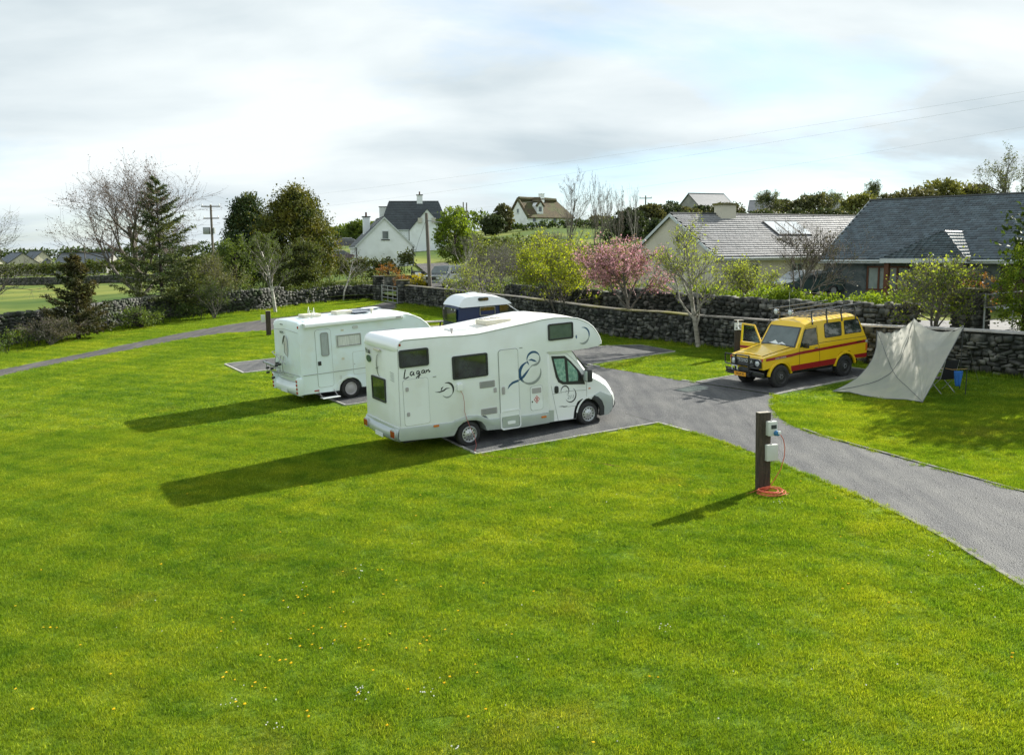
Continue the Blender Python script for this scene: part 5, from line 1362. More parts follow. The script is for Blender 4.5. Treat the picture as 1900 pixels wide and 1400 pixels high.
# slate roofed stone bungalow on the right
A0 = Vector((17.65, 52.0, 2.85)); sang = R(-45)
hs = gable_house('bungalow', 'dark stone bungalow with a big blue slate roof and brown timber windows', A0, sang, 24, 11.8, 2.62, 5.82, 'house_stone', 'slate_dark',
    front=[(2.44, 4.75, .80, 2.12, dict(framem='brown_wood', pane='curtained_glass', cross=(3.1, 4.1), fr=.10, sillm='coping')), (6.4, 7.6, .2, 2.2, dict(framem='brown_wood', cross=(7.0,), fr=.10)), (9.2, 13.2, .15, 2.25, dict(framem='door_dark', pane='door_dark', cross=(10.2, 11.2, 12.2), fr=.12)), (16, 18, .85, 2.1, dict(framem='brown_wood', cross=(17,), fr=.1))],
    course=.25, sw=.32, over=.40, fascia='fascia_white')
# projecting gablet on its front slope, ridge running back into the roof
SL = 3.2 / 5.9
s0 = 2.62 - .40 * SL + .1
# hipped porch roof standing proud of the main slope: left plane and right plane
PF = -1.25
left_eave = Vector((3.7, PF, s0 - .02)); right_eave = Vector((8.0, PF, s0 - .02)); peak = Vector((6.5, PF + 1.0, s0 + 1.42)); peak_b = Vector((6.55, 1.42 / SL - .40, s0 + 1.42))
roof_slope(hs, [left_eave, right_eave, peak + Vector((.05, 0, 0)), peak], .25, .32, 'slate_dark', 'porch_roof')
roof_slope(hs, [right_eave, Vector((8.0, -.40, s0)), peak_b, peak + Vector((.05, 0, 0))], .25, .32, 'slate_glare', 'porch_roof', th=.008)
roof_slope(hs, [Vector((3.7, -.40, s0)), left_eave, peak, peak_b + Vector((-.05, 0, 0))], .25, .32, 'slate_dark', 'porch_roof')
MB().box(3.7, 8.0, PF - .06, PF, s0 - .20, s0 + .02).build('porch_fascia', 'fascia_white', hs)
MB().box(3.75, 7.95, PF, -.41, s0 - .2, s0 - .16).build('porch_soffit', 'fascia_white', hs)
for x in (4.0, 7.7): MB().box(x - .12, x + .12, PF + .1, PF + .34, -.3, s0 - .2).build('porch_post', 'brown_wood', hs)
# cream bungalow with solar panel
B0 = Vector((12.6, 57, 3.05)); bang = R(27)
hb = gable_house('bungalow', 'cream rendered bungalow with a light grey tiled roof and roof glazing, behind the small trees', B0, bang, 16.5, 9.0, 2.55, 5.15, 'cream_render', 'slate_grey',
    front=[(6.3, 7.35, .95, 2.0, dict(cross=(6.8,))), (9.9, 10.8, .75, 2.1, dict()), (11.2, 12.4, .85, 2.15, dict(bars=(1.85,))), (2.4, 3.6, .9, 2.0, dict(cross=(3.0,)))],
    course=.28, sw=.30, over=.35, fascia='fascia_white')
chimney(hb, 4.3, 4.3, 4.5, 5.85, 1.3, .7, 'cream_render', 0, capm='coping')
mb = MB(); mb.box(-.05, -.01, 3.6, 3.9, 3.4, 3.8); mb.build('wall_lamp', 'pipe_dark', hb)
sp_ = (5.15 - 2.55) / 4.5
def rs(x, y, o): # point on front slope
    return Vector((x, y, 2.55 + .1 + y * sp_)) + Vector((0, -sp_, 1)).normalized() * o
for k in range(3):
    x0 = 6.9 + 1.02 * k; x1 = x0 + .97
    q = [rs(x0, 1.95, .0), rs(x1, 1.95, .0), rs(x1, 3.55, .0), rs(x0, 3.55, .0)]; q2 = [rs(x0, 1.95, .12), rs(x1, 1.95, .12), rs(x1, 3.55, .12), rs(x0, 3.55, .12)]
    mb = MB(); mb.add(q + q2, [(0, 3, 2, 1), (4, 5, 6, 7), (0, 1, 5, 4), (1, 2, 6, 5), (2, 3, 7, 6), (3, 0, 4, 7)]); f = mb.build('roof_light', 'pipe_dark', hb)
    i = .06; q = [rs(x0 + i, 1.95 + i, .123), rs(x1 - i, 1.95 + i, .123), rs(x1 - i, 3.55 - i, .123), rs(x0 + i, 3.55 - i, .123)]; mb = MB(); mb.poly(q); mb.build('pane', 'clear_lamp', f)
# white gable cottage
def far_org(px, py, Y): return at(px, py, Y)
c0 = at(669, 497, 113); ang1 = R(-7)
h1 = gable_house('cottage', 'white rendered cottage showing its plain gable with one small window, beyond the field gate', c0 + Vector((0, 0, 0)), ang1 + R(90) + R(8), 9.5, 6.9, 2.75, 6.1, 'white_render', 'slate_blue',
    left=[(3.15, 3.95, 3.55, 4.55, dict(sillm='pipe_dark', pane='house_glass'))], course=.4, sw=.5, over=.12, fascia='fascia_white')
h1.location = at(768, 498.5, 112); h1.rotation_euler = (0, 0, R(104))
chimney(h1, 4.2, 5.2, 4.2, 6.3, 1.0, .8, 'white_render', 1)
mb = MB(); mb.tube([(-.08, .05, -.3), (-.08, .05, 2.7)], .06, 6); mb.tube([(-.08, 6.85, -.3), (-.08, 6.85, 2.6)], .06, 6); mb.build('downpipe', 'pipe_dark', h1)
# bigger white house behind
h2 = gable_house('house', 'white two storey house with dark slate roof and front gable, behind the white cottage', at(706, 463, 152), R(6), 11.2, 8.5, 3.4, 7.9, 'white_render', 'slate_blue', course=.4, sw=.5, over=.2, hipl=1.6, hipr=1.6,
    right=[(3, 4, 1, 2.2)], front=[(2.4, 3.3, 1.0, 2.2)])
def wing(parent, x0, x1, yf, eave, rz_, yb, wallm, roofm):
    xm = (x0 + x1) / 2
    mb = MB(); mb.poly([(x0, yf, -1), (x1, yf, -1), (x1, yf, eave), (xm, yf, rz_), (x0, yf, eave)]); mb.poly([(x0, yf, -1), (x0, yb, -1), (x0, yb, eave), (x0, yf, eave)]); mb.poly([(x1, yf, -1), (x1, yb, -1), (x1, yb, eave), (x1, yf, eave)])
    w = mb.build('gable_wing', wallm, parent)
    roof_slope(w, [(x0 - .15, yb, eave - .1), (x0 - .15, yf - .12, eave - .1), (xm, yf - .12, rz_ + .05), (xm, yb, rz_ + .05)], .4, .5, roofm, 'wing_roof', slates=False)
    roof_slope(w, [(x1 + .15, yf - .12, eave - .1), (x1 + .15, yb, eave - .1), (xm, yb, rz_ + .05), (xm, yf - .12, rz_ + .05)], .4, .5, roofm, 'wing_roof', slates=False)
    return w
w = wing(h2, 4.8, 10.6, -2.8, 3.1, 6.5, 3.5, 'white_render', 'slate_blue')
for x in (6.2, 8.4): MB().box(x, x + .7, -3.0, -2.805, 4.2, 5.0).build('satellite_dish', 'satellite', w)
MB().tube([(4.75, -2.7, -.6), (4.75, -2.7, 3.1)], .08, 5).build('downpipe', 'pipe_dark', h2)
chimney(h2, 6.6, 4.25, 7.2, 9.0, .95, .8, 'white_render', 1); chimney(h2, .6, 5.2, 4.6, 7.1, 1.6, .9, 'white_render', 0)
# thatched cottage on the hill
th_org = at(978, 418, 218)
h3 = gable_house('cottage', 'thatched white cottage with a dormer and chimney on top of the hill', th_org, R(33), 13.6, 7.6, 2.3, 6.0, 'white_render', 'thatch', course=.5, sw=5, over=.5, slates=False, fascia='thatch', hipr=2.4,
    left=[(3.3, 4.2, 3.0, 4.0)], front=[(1.6, 2.6, .8, 1.9), (7.6, 8.6, .8, 1.9)])
mb = MB(); mb.tube([(.2, 3.8, 6.4), (3, 3.8, 6.32), (7, 3.8, 6.4), (11.0, 3.8, 6.2)], .5, 8); mb.tube([(-.05, -.5, 2.1), (-.05, 3.8, 6.3), (-.05, 8.1, 2.1)], .38, 8); mb.build('thatch_ridge', 'thatch', h3, smooth=True)
mb = MB(); mb.box(3.2, 4.9, .4, 3.2, 2.3, 4.7); mb.prism([(3.2, 4.7), (4.9, 4.7), (4.05, 5.6)], .4, 3.2); dm = mb.build('dormer', 'white_render', h3)
mb = MB(); mb.tube([(2.9, .3, 4.5), (4.05, .3, 5.9), (5.2, .3, 4.5)], .3, 6); mb.tube([(4.05, .3, 5.8), (4.05, 3.2, 5.9)], .45, 6); mb.build('dormer_thatch', 'thatch', dm, smooth=True)
MB().box(3.65, 4.45, .34, .395, 3.3, 4.4).build('pane', 'house_glass', dm)
chimney(h3, 6.8, 3.8, 5.6, 7.6, 1.1, .9, 'white_render', 0, capm='white_render')
# roofs in the distance, left
def far_house(px, py, Y, ang, L, Wd, e, r_, wall, roofm, label, cat='house', **k):
    p = at(px, py, Y)
    return gable_house('house', label, p, R(ang), L, Wd, e, r_, wall, roofm, slates=False, over=.2, fascia='fascia_dark', cat=cat, **k)
def far_gable(px, py, Y, L, Wd, e, r_, wall, label, turn=8, cat='house'):
    return far_house(px, py, Y, 90 + math.degrees(math.atan2(950 - px, FPX)) + turn, L, Wd, e, r_, wall, 'slate_blue', label, cat=cat, left=[(Wd / 2 - .6, Wd / 2 + .6, .9, 2.1)])
far_gable(77, 508, 240, 12, 8.2, 2.5, 5.4, 'house_cream', 'cream gabled house with a grey roof far across the field, leftmost of the distant houses', 14)
far_gable(98, 503, 262, 9, 5.0, 3.4, 5.6, 'house_cream', 'small cream house beside a grey shed far across the field', 20)
far_house(103, 509, 235, -4, 13.5, 8, 2.9, 5.3, 'grey_render', 'slate_blue', 'long grey building with a wide slate roof far across the field')
far_gable(211, 508, 250, 12, 6.0, 2.6, 5.6, 'house_cream', 'cream gabled house far across the field, partly behind the big bare tree', 10)
far_gable(101, 508, 238, 5, 2.6, 2.8, 3.8, 'grey_render', 'narrow grey shed between the distant cream house and the long building', 4, cat='shed')
far_gable(14, 507, 235, 12, 8.0, 2.6, 5.2, 'house_cream', 'distant cream house behind the bare tree at the left edge', 30)
far_house(1300, 405, 190, 22, 8.5, 9, 2.2, 5.2, 'grey_render', 'slate_grey', 'grey house with chimney on the wooded skyline above the cream bungalow')
far_house(1388, 410, 210, -20, 7, 7, 2.2, 4.6, 'grey_render', 'slate_grey', 'pale roofed house on the skyline just right of the grey one')
far_house(1520, 412, 205, -30, 6, 7, 2.2, 4.4, 'cream_render', 'slate_grey', 'small pale roofed house on the skyline near the dark slate roof')
# sign box and low garden wall near the field gate
p = on_far(776, 75); t = root('notice_board', p, 'dark notice pillar with a small white square sign beside the lane', 'sign', R(10))
MB().box(-.55, .55, -.2, .2, -.3, 1.35).build('pillar', 'stone_dark', t, bevel=.03); MB().box(-.25, .25, -.235, -.205, .80, 1.25).build('sign_plate', 'sign_white', t, bevel=.01)
p = on_far(737, 73); t = root('garden_wall', p, 'short squared dark wall with flat coping behind the field gate', 'wall', R(5))
MB().box(-1.2, 1.6, -.25, .25, -.4, 1.1).build('wall', 'stone_dark', t, bevel=.02); MB().box(-1.25, 1.65, -.3, .3, 1.104, 1.20).build('coping', 'coping', t, bevel=.01)
# ------------------------------------------------------------------ vegetation helpers
def tubes_np(segs, n=4):
    """segs: array (m,8) p0 p1 r0 r1 -> verts, quads"""
    S = np.asarray(segs, dtype=float); P0, P1, R0, R1 = S[:, :3], S[:, 3:6], S[:, 6], S[:, 7]
    D = P1 - P0; D /= np.maximum(np.linalg.norm(D, axis=1, keepdims=True), 1e-9)
    ref = np.where(np.abs(D[:, 2:3]) < .9, np.array([[0, 0, 1.0]]), np.array([[1.0, 0, 0]]))
    A = np.cross(D, ref); A /= np.linalg.norm(A, axis=1, keepdims=True); B = np.cross(D, A)
    t = np.arange(n) * 2 * np.pi / n
    c, s = np.cos(t)[None, :, None], np.sin(t)[None, :, None]
    ring = A[:, None, :] * c + B[:, None, :] * s
    V0 = P0[:, None, :] + ring * R0[:, None, None]; V1 = P1[:, None, :] + ring * R1[:, None, None]
    V = np.concatenate([V0, V1], axis=1).reshape(-1, 3)
    m = len(S); base = (np.arange(m) * 2 * n)[:, None]
    k = np.arange(n); q = (k + 1) % n
    F = np.stack([base + k, base + q, base + q + n, base + k + n], axis=2).reshape(-1, 4)
    return V, F
def leaves_np(P, size, rng, up=.35, asp=1.6, jit=.5, dirs=None):
    """one kite shaped leaf (2 triangles as a quad) per point"""
    P = np.asarray(P); m = len(P)
    d = rng.normal(size=(m, 3)); d[:, 2] += up
    if dirs is not None: d = d * .55 + dirs
    d /= np.linalg.norm(d, axis=1, keepdims=True)
    r = rng.normal(size=(m, 3)); s = np.cross(d, r); s /= np.maximum(np.linalg.norm(s, axis=1, keepdims=True), 1e-9)
    L = (size * (1 + jit * (rng.random(m) - .5) * 2))[:, None]
    W = L / asp / 2; nrm = np.cross(d, s)
    V = np.stack([P, P + d * L * .5 + s * W + nrm * L * .08, P + d * L, P + d * L * .5 - s * W + nrm * L * .08], axis=1).reshape(-1, 3)
    F = (np.arange(m) * 4)[:, None] + np.arange(4)[None, :]
    return V, F
def grow_tree(seed, levels=4, trunk=.22, nch=(7, 6, 5, 4), ang=(38, 42, 45, 45), ratio=.62, wob=.16, trop=.10, start=.35, multi=1, lean=0.0, steps=4, r0=.022):
    """unit-height skeleton; returns segs by level [(p0,p1,r0,r1)] and tips [(p,dir)]"""
    rng = random.Random(seed); segs = {i: [] for i in range(levels + 1)}; tips = []
    def branch(p, d, L, r, lev):
        n = steps if lev < levels else 2
        pts = [(p.copy(), d.copy(), r)]
        for k in range(n):
            d = (d + Vector((rng.gauss(0, wob), rng.gauss(0, wob), rng.gauss(0, wob) + trop * (1 if lev else 0)))).normalized()
            q = p + d * (L / n); r2 = r * (1 - .62 * (k + 1) / n) if lev else r * (1 - .5 * (k + 1) / n)
            segs[lev].append((*p, *q, pts[-1][2], r2)); p = q; pts.append((p.copy(), d.copy(), r2))
        if lev == levels:
            tips.append((p.copy(), d.copy())); return
        m = nch[min(lev, len(nch) - 1)]
        for k in range(m):
            f = start + (1 - start) * (k + rng.random() * .8) / m if lev else max(trunk, 0) + (1 - max(trunk, 0)) * (k + rng.random() * .7) / m
            f = min(f, .999); i = min(int(f * n), n - 1); g_ = f * n - i
            bp = pts[i][0].lerp(pts[i + 1][0], g_); bd = pts[i][1]; br = pts[i][2] * (1 - g_) + pts[i + 1][2] * g_
            a = R(ang[min(lev, len(ang) - 1)] * rng.uniform(.7, 1.25)); az = rng.uniform(0, 2 * math.pi) if lev else k * 2.4 + rng.uniform(-.5, .5)
            o = bd.orthogonal().normalized(); o.rotate(Matrix.Rotation(az, 3, bd)); nd = (bd * math.cos(a) + o * math.sin(a)).normalized()
            branch(bp, nd, L * ratio * rng.uniform(.75, 1.15) * (1.15 - .45 * f if lev == 0 else 1), br * rng.uniform(.5, .68), lev + 1)
        tips.append((p.copy(), d.copy()))
    for k in range(multi):
        a = k * 2.4 + rng.random(); s = .0 if multi == 1 else .32
        d = Vector((math.cos(a) * s + lean, math.sin(a) * s, 1)).normalized()
        branch(Vector((math.cos(a), math.sin(a), 0)) * (.01 if multi > 1 else 0), d, .62 if multi == 1 else .6, r0 * (1 if multi == 1 else .7), 0)
    return segs, tips
def make_tree(name, base, H, Wd, label, seed, bark='bark_grey', twig='twig_grey', leaf=None, nleaf=0, lsize=0.078, split=1, leaf2=None, n2=0, group=None, leaf_up=.35, hlim=0.0, cat='tree', base_r=None, spread=.35, squash=1.0, asp=1.6, **kw):
    segs, tips = grow_tree(seed, **kw)
    allp = np.array([s[3:6] for L_ in segs.values() for s in L_]); zt = np.percentile(allp[:, 2], 99.6); ex = np.percentile(np.abs(allp[:, :2]), 99)
    sz = H / zt; sx = Wd / 2 / ex
    M = np.array([sx, sx, sz]); rsc = (sx + sz) / 2 * (base_r or 1)
    t = root(name, base, label, cat, group=group)
    thick, thin = [], []
    mx = max(segs)
    for lev, L_ in segs.items():
        for s in L_:
            row = list(np.array(s[:3]) * M) + list(np.array(s[3:6]) * M) + [max(s[6] * rsc, .006), max(s[7] * rsc, .004)]
            (thick if lev <= split else thin).append(row)
    if thick: link('trunk', np_mesh('trunk', *tubes_np(thick, 7)), bark, t, smooth=True, ang=180)
    if thin: link('branches', np_mesh('branches', *tubes_np(thin, 3)), twig, t)
    rng = np.random.default_rng(seed)
    src = np.array([r_[3:6] for r_ in thin] + [r_[:3] for r_ in thin])
    for m_, n_, nm in ((leaf, nleaf, 'foliage'), (leaf2, n2, 'blossom' if 'bloss' in str(leaf2) else 'young_leaves')):
        if m_ and n_:
            i = rng.integers(0, len(src), n_); P = src[i] + rng.normal(size=(n_, 3)) * lsize * spread * 2.2
            if hlim: P = P[P[:, 2] > hlim * H]
            link(nm, np_mesh(nm, *leaves_np(P, lsize, rng, leaf_up, asp)), m_, t)
    return t
def clump_cloud(rng, n, radii, nclump, csize, shell=.55, zmin=-1.0, fn=None):
    """points gathered in clumps near the surface of an ellipsoid (or a shape function fn(dir)->scale)"""
    d = rng.normal(size=(nclump, 3)); d /= np.linalg.norm(d, axis=1, keepdims=True)
    d = d[d[:, 2] > zmin]; rr = shell + (1 - shell) * rng.random(len(d)) ** .6
    C = d * rr[:, None] * np.array(radii)
    if fn is not None: C = fn(C)
    cs = csize * (.6 + .8 * rng.random(len(C)))
    i = rng.integers(0, len(C), n)
    o = rng.normal(size=(n, 3)) * cs[i][:, None] * np.array([1, 1, .7]) * .5
    dirs = C[i] / np.maximum(np.linalg.norm(C[i], axis=1, keepdims=True), 1e-6)
    return C[i] + o, dirs, C
def dense_tree(name, base, H, Wd, label, seed, leaf, n=16000, lsize=.16, shape='cone', trunk_h=.1, cat='tree', leaf2=None, group=None, asp=1.8, nclump=420, csize=None, core=True, bark='bark_dark', depth=None):
    rng = np.random.default_rng(seed); t = root(name, base, label, cat, group=group)
    D = depth or Wd
    cz = H * (.5 + trunk_h / 2); rz_ = H * (1 - trunk_h) / 2
    wobx = rng.random(6) * 6
    def fn(C):
        C = C.copy(); h = (C[:, 2] / rz_ + 1) / 2
        if shape == 'cone': k = 1.12 - .62 * h ** 1.6
        elif shape == 'column': k = 1.0 + .1 * (1 - h)
        elif shape == 'spire': k = np.clip(1.45 * (1 - h) + .06, .05, 1.25) * np.where(h < .2, .8 + h, 1) * 1.0
        else: k = np.ones(len(C))
        a = np.arctan2(C[:, 1], C[:, 0]); k = k * (1 + .12 * np.sin(3 * a + wobx[0]) * np.sin(h * 7 + wobx[1]) + .08 * np.sin(5 * a + wobx[2] + h * 9))
        if shape == 'spire':
            rad = np.maximum(np.linalg.norm(C[:, :2], axis=1), 1e-5); lim = np.sqrt(np.clip(1 - (C[:, 2] / rz_) ** 2, .02, 1))
            C[:, :2] *= (1 / lim)[:, None]
        C[:, :2] *= k[:, None]; return C
    P, dirs, C = clump_cloud(rng, n, (Wd / 2, D / 2, rz_), nclump, csize or Wd * .11, .45 if shape != 'spire' else .25, fn=fn)
    P[:, 2] += cz; P = P[P[:, 2] > .02 * H]; dirs = dirs[:len(P)]
    V, F = leaves_np(P, lsize, rng, .5, asp, .5, dirs * .6)
    link('foliage', np_mesh('foliage', V, F), leaf, t)
    if leaf2:
        k = rng.integers(0, len(C), n // 4); Q = C[k] * 1.04 + rng.normal(size=(n // 4, 3)) * (csize or Wd * .11) * .3; Q[:, 2] += cz
        Q = Q[rng.random(len(Q)) < np.clip((Q @ np.array([.6, .3, .75])) / (Wd) + .3, .1, 1)]
        link('young_leaves', np_mesh('young_leaves', *leaves_np(Q, lsize * .9, rng, .5, asp)), leaf2, t)
    segs = [(0, 0, -.3, 0, 0, H * .5, Wd * .035 + .04, Wd * .025 + .03), (0, 0, H * .5, 0, 0, H * .93, Wd * .025 + .03, .02)]
    for q in C[rng.integers(0, len(C), 90 if core else 30)]:
        z0 = max(.1 * H, (q[2] + cz) * .72); segs.append((0, 0, z0, q[0] * .95, q[1] * .95, q[2] + cz, .03 * Wd / 4 + .01, .008))
    link('trunk', np_mesh('trunk', *tubes_np(segs, 5)), bark, t)
    return t
def hedge_strip(name, path, w, h, label, seed, leaf, dens=420, lsize=.10, cat='hedge', leaf2=None, zf=terrain, kind=None, wob=.25, stems=True, z0=0.0):
    """a hedge following path [(x,y)]: clumps of leaves over a strip, with woody stems inside"""
    rng = np.random.default_rng(seed); rr = random.Random(seed); o = (path[0][0], path[0][1], zf(*path[0]))
    t = root(name, o, label, cat)
    P = []; segs = []
    for a, b in zip(path[:-1], path[1:]):
        L = math.dist(a, b); d = np.array([(b[0] - a[0]) / L, (b[1] - a[1]) / L]); nrm = np.array([-d[1], d[0]])
        nc = max(3, int(L * h * 5))
        cu = rng.random(nc) * L; cv = (rng.random(nc) - .5) * w * .9; ch = h * (.12 + .88 * rng.random(nc) ** .6)
        ch *= 1 + wob * np.array([mnoise.noise(Vector((a[0] + u * .7, seed, 0))) for u in cu])
        n = int(L * dens * h); i = rng.integers(0, nc, n); g = rng.normal(size=(n, 3)) * np.array([.17, .17, .14]) * (1 + h * .15)
        U = cu[i] + g[:, 0]; W_ = cv[i] + g[:, 1]; Z = np.abs(ch[i] + g[:, 2])
        X = a[0] + d[0] * U + nrm[0] * W_; Y = a[1] + d[1] * U + nrm[1] * W_
        zc = np.array([zf(a[0] + d[0] * u, a[1] + d[1] * u) for u in cu])[i]
        P.append(np.stack([X - o[0], Y - o[1], Z + zc + z0 - o[2]], 1))
        for k in range(int(L * 4)):
            u = rr.uniform(0, L); v_ = rr.uniform(-.3, .3) * w; x = a[0] + d[0] * u + nrm[0] * v_; y = a[1] + d[1] * u + nrm[1] * v_; z = zf(x, y) + z0
            segs.append((x - o[0], y - o[1], z - .1 - o[2], x - o[0] + rr.uniform(-.3, .3), y - o[1] + rr.uniform(-.3, .3), z + h * rr.uniform(.6, .95) - o[2], .02, .008))
    P = np.concatenate(P)
    link('foliage', np_mesh('foliage', *leaves_np(P, lsize, rng, .5, 1.5)), leaf, t)
    if leaf2:
        Q = P[rng.random(len(P)) < .16] + rng.normal(size=(1, 3)) * .02; Q = Q[Q[:, 2] > np.percentile(Q[:, 2], 45)]
        link('young_leaves', np_mesh('young_leaves', *leaves_np(Q + np.array([0, 0, .06]), lsize, rng, .8, 1.5)), leaf2, t)
    link('stems', np_mesh('stems', *tubes_np(segs, 3)), 'bark_dark', t)
    return t
def hz(px, Y, py):            # height above the ground there of picture row py
    b = on_far(px, Y); return at(px, py, Y).z - b.z, b
def wpx(Y, n): return n / FPX * Y

# ---- left group
h_, b_ = hz(-45, 60, 372)
make_tree('ash_tree', b_, h_, wpx(60, 270), 'bare grey ash tree cut by the left edge of the picture', 21, nch=(8, 6, 6, 4), levels=4, ratio=.62, trunk=.18, ang=(48, 45, 45, 45), twig='twig_grey', leaf='leaf_olive', nleaf=1920, lsize=0.078, trop=.10)
h_, b_ = hz(257, 66, 303)
make_tree('ash_tree', b_, h_, wpx(66, 300), 'big bare spreading tree with reddish buds, behind the dark spruce on the left', 6, nch=(11, 7, 6, 5), levels=4, ratio=.66, trunk=.12, ang=(52, 42, 40, 40), twig='twig_brown', bark='bark_grey', leaf='bud_red', nleaf=11200, lsize=0.086, trop=.13, multi=1, r0=.026, wob=.12)
def spruce(px, Y, pt, wp, label, seed, leaf, lawn=None, n=5200, droop=.25, gap=1.0):
    if lawn: b = G(*lawn); Y = b.y; h = at(px, pt, Y).z - b.z
    else: h, b = hz(px, Y, pt)
    rng = random.Random(seed); nr = np.random.default_rng(seed); t = root('spruce_tree', b, label, 'tree'); W = wpx(Y, wp) / 2
    segs = [(0, 0, -.2, .04, 0, h * .5, .13, .08), (.04, 0, h * .5, 0, 0, h, .08, .015)]; P = []; D = []
    nb = int(62 * gap)
    for k in range(nb):
        f = (k + rng.random()) / nb; z = h * (.07 + .91 * f); L = W * (1 - f) ** .72 * rng.uniform(.55, 1.12) + .12
        a = k * 2.4 + rng.uniform(-.4, .4); p = Vector((0, 0, z)); d = Vector((math.cos(a), math.sin(a), .28 - droop * (1 - f)))
        prev = p; m = 5
        for j in range(m):
            q = prev + d.normalized() * (L / m); segs.append((*prev, *q, .035 * (1 - j / m) * (1.1 - f) + .006, .03 * (1 - (j + 1) / m) * (1.1 - f) + .005))
            side = Vector((-d.y, d.x, 0)).normalized()
            for s_ in (-1, 1):
                sl = L * .42 * (1 - j / m * .55) * rng.uniform(.6, 1.1); e = q + (side * s_ + d * .8 + Vector((0, 0, -.15))).normalized() * sl
                segs.append((*q, *e, .008, .004)); cnt = max(3, int(sl * 26))
                for c in range(cnt):
                    g_ = (c + rng.random()) / cnt; P.append(q.lerp(e, g_)[:]); D.append((e - q).normalized()[:])
            for c in range(6): P.append(prev.lerp(q, rng.random())[:]); D.append(d.normalized()[:])
            prev = q; d = d + Vector((0, 0, .10))
    P = np.array(P); D = np.array(D); k = nr.integers(0, len(P), int(len(P) * 2.6))
    V, F = leaves_np(P[k] + nr.normal(size=(len(k), 3)) * .035, .17, nr, .1, 3.2, .4, D[k] * .9 + np.array([0, 0, -.12]))
    link('trunk', np_mesh('trunk', *tubes_np(segs[:2], 7)), 'bark_dark', t, smooth=True); link('branches', np_mesh('branches', *tubes_np(segs[2:], 3)), 'bark_dark', t)
    link('foliage', np_mesh('foliage', V, F), leaf, t); return t
spruce(300, 62, 326, 190, 'tall ragged dark green spruce in front of the big bare tree', 8, 'spruce_green', gap=.9)
spruce(146, 0, 474, 125, 'small brownish spruce against the stone wall on the left', 12, 'spruce_brown', lawn=(146, 628), gap=.8)
h_, b_ = hz(395, 64, 470)
make_tree('golden_shrub', b_, h_, wpx(64, 120), 'yellow green bush right of the tall spruce behind the stone wall', 31, leaf='far_leaf_lime', nleaf=6720, lsize=0.094, multi=4, levels=3, nch=(7, 6, 5), trunk=.1, ang=(45, 45, 45), cat='shrub')
h_, b_ = hz(350, 62, 505)
dense_tree('shrub', b_, h_ + .2, 3.4, 'low olive scrub at the foot of the tall spruce', 33, 'leaf_olive', 4200, .12, 'round', 0, 'shrub', nclump=120)
b_ = G(398, 590); make_tree('shrub', b_, 2.6, 3.2, 'thin half leafed shrub leaning over the stone wall right of the spruce', 34, leaf='leaf_mid', nleaf=2400, lsize=0.078, multi=3, levels=3, nch=(6, 5, 4), trunk=.2, cat='shrub')
b_ = G(95, 640); make_tree('shrub', b_, 1.5, 3.6, 'brown leafless scrub against the wall left of the small spruce', 35, leaf='spruce_brown', nleaf=2400, lsize=0.070, multi=5, levels=3, nch=(6, 5, 4), trunk=.05, cat='shrub', twig='twig_brown')
b_ = G(262, 608); dense_tree('shrub', b_, 1.3, 2.6, 'dark green bush at the wall foot below the big bare tree', 36, 'leaf_mid', 2600, .10, 'round', 0, 'shrub', nclump=70)
hedge_strip('scrub', [tuple(G(*p)[:2]) for p in ((-60, 674), (20, 651), (90, 637), (170, 624))], .5, .9, 'dark brown green scrub along the foot of the wall at the far left', 88, 'leaf_mid', 240, .09, cat='scrub', zf=lawn_z, leaf2='spruce_brown')
hedge_strip('scrub', [tuple(G(*p)[:2]) for p in ((232, 611), (300, 600), (350, 594), (405, 588))], .5, .9, 'dark green undergrowth at the foot of the wall below the spruce', 89, 'leaf_dark', 300, .09, cat='scrub', zf=lawn_z, leaf2='leaf_mid')
hedge_strip('brambles', [tuple(on_far(px, Y)[:2]) for px, Y in ((330, 67), (420, 68), (500, 70), (560, 75))], 1.2, 1.3, 'tangled brambles behind the stone wall left of the birch', 90, 'leaf_olive', 200, .11, cat='brambles', leaf2='leaf_mid')
# ---- two big cypresses and their neighbours
h_, b_ = hz(468, 92, 356)
dense_tree('cypress_tree', b_, h_, wpx(92, 98), 'dark green cypress, the left and bluer of the two big evergreens', 41, 'conifer_dark', 30000, .21, 'cone', .02, leaf2='conifer_gold', nclump=520)
h_, b_ = hz(553, 84, 344)
dense_tree('cypress_tree', b_, h_, wpx(84, 142), 'taller cypress with golden green tips, the right of the two big evergreens', 42, 'conifer_gold', 44000, .20, 'cone', .02, nclump=760)
h_, b_ = hz(438, 88, 440)
dense_tree('shrub', b_, h_, 4.6, 'dark ivy green bush under the left cypress', 43, 'leaf_mid', 5200, .18, 'round', 0, 'shrub', nclump=140)
b_ = G(511, 579)
h_ = at(512, 428, b_.y).z - b_.z
make_tree('birch_tree', b_, h_, wpx(b_.y, 120), 'slender white trunked birch with sparse spring leaves, before the cypresses', 14, bark='bark_white', twig='twig_grey', leaf='leaf_mid', nleaf=5440, lsize=0.066, levels=4, nch=(14, 5, 4, 3), ratio=.42, trunk=.30, ang=(30, 32, 35, 38), trop=.14, r0=.013, wob=.07, split=0)
h_, b_ = hz(566, 73, 440)
dense_tree('holly_tree', b_, h_, wpx(73, 70), 'tall olive green bushy tree between the birch and the white cottage', 44, 'leaf_olive', 11000, .15, 'column', 0, leaf2='spruce_brown', nclump=240)
h_, b_ = hz(527, 72, 470)
dense_tree('shrub', b_, h_, wpx(72, 90), 'brown green bush behind the birch stem', 45, 'leaf_olive', 5000, .14, 'round', 0, 'shrub', nclump=150)
b_ = G(637, 558); h_ = at(637, 462, b_.y).z - b_.z
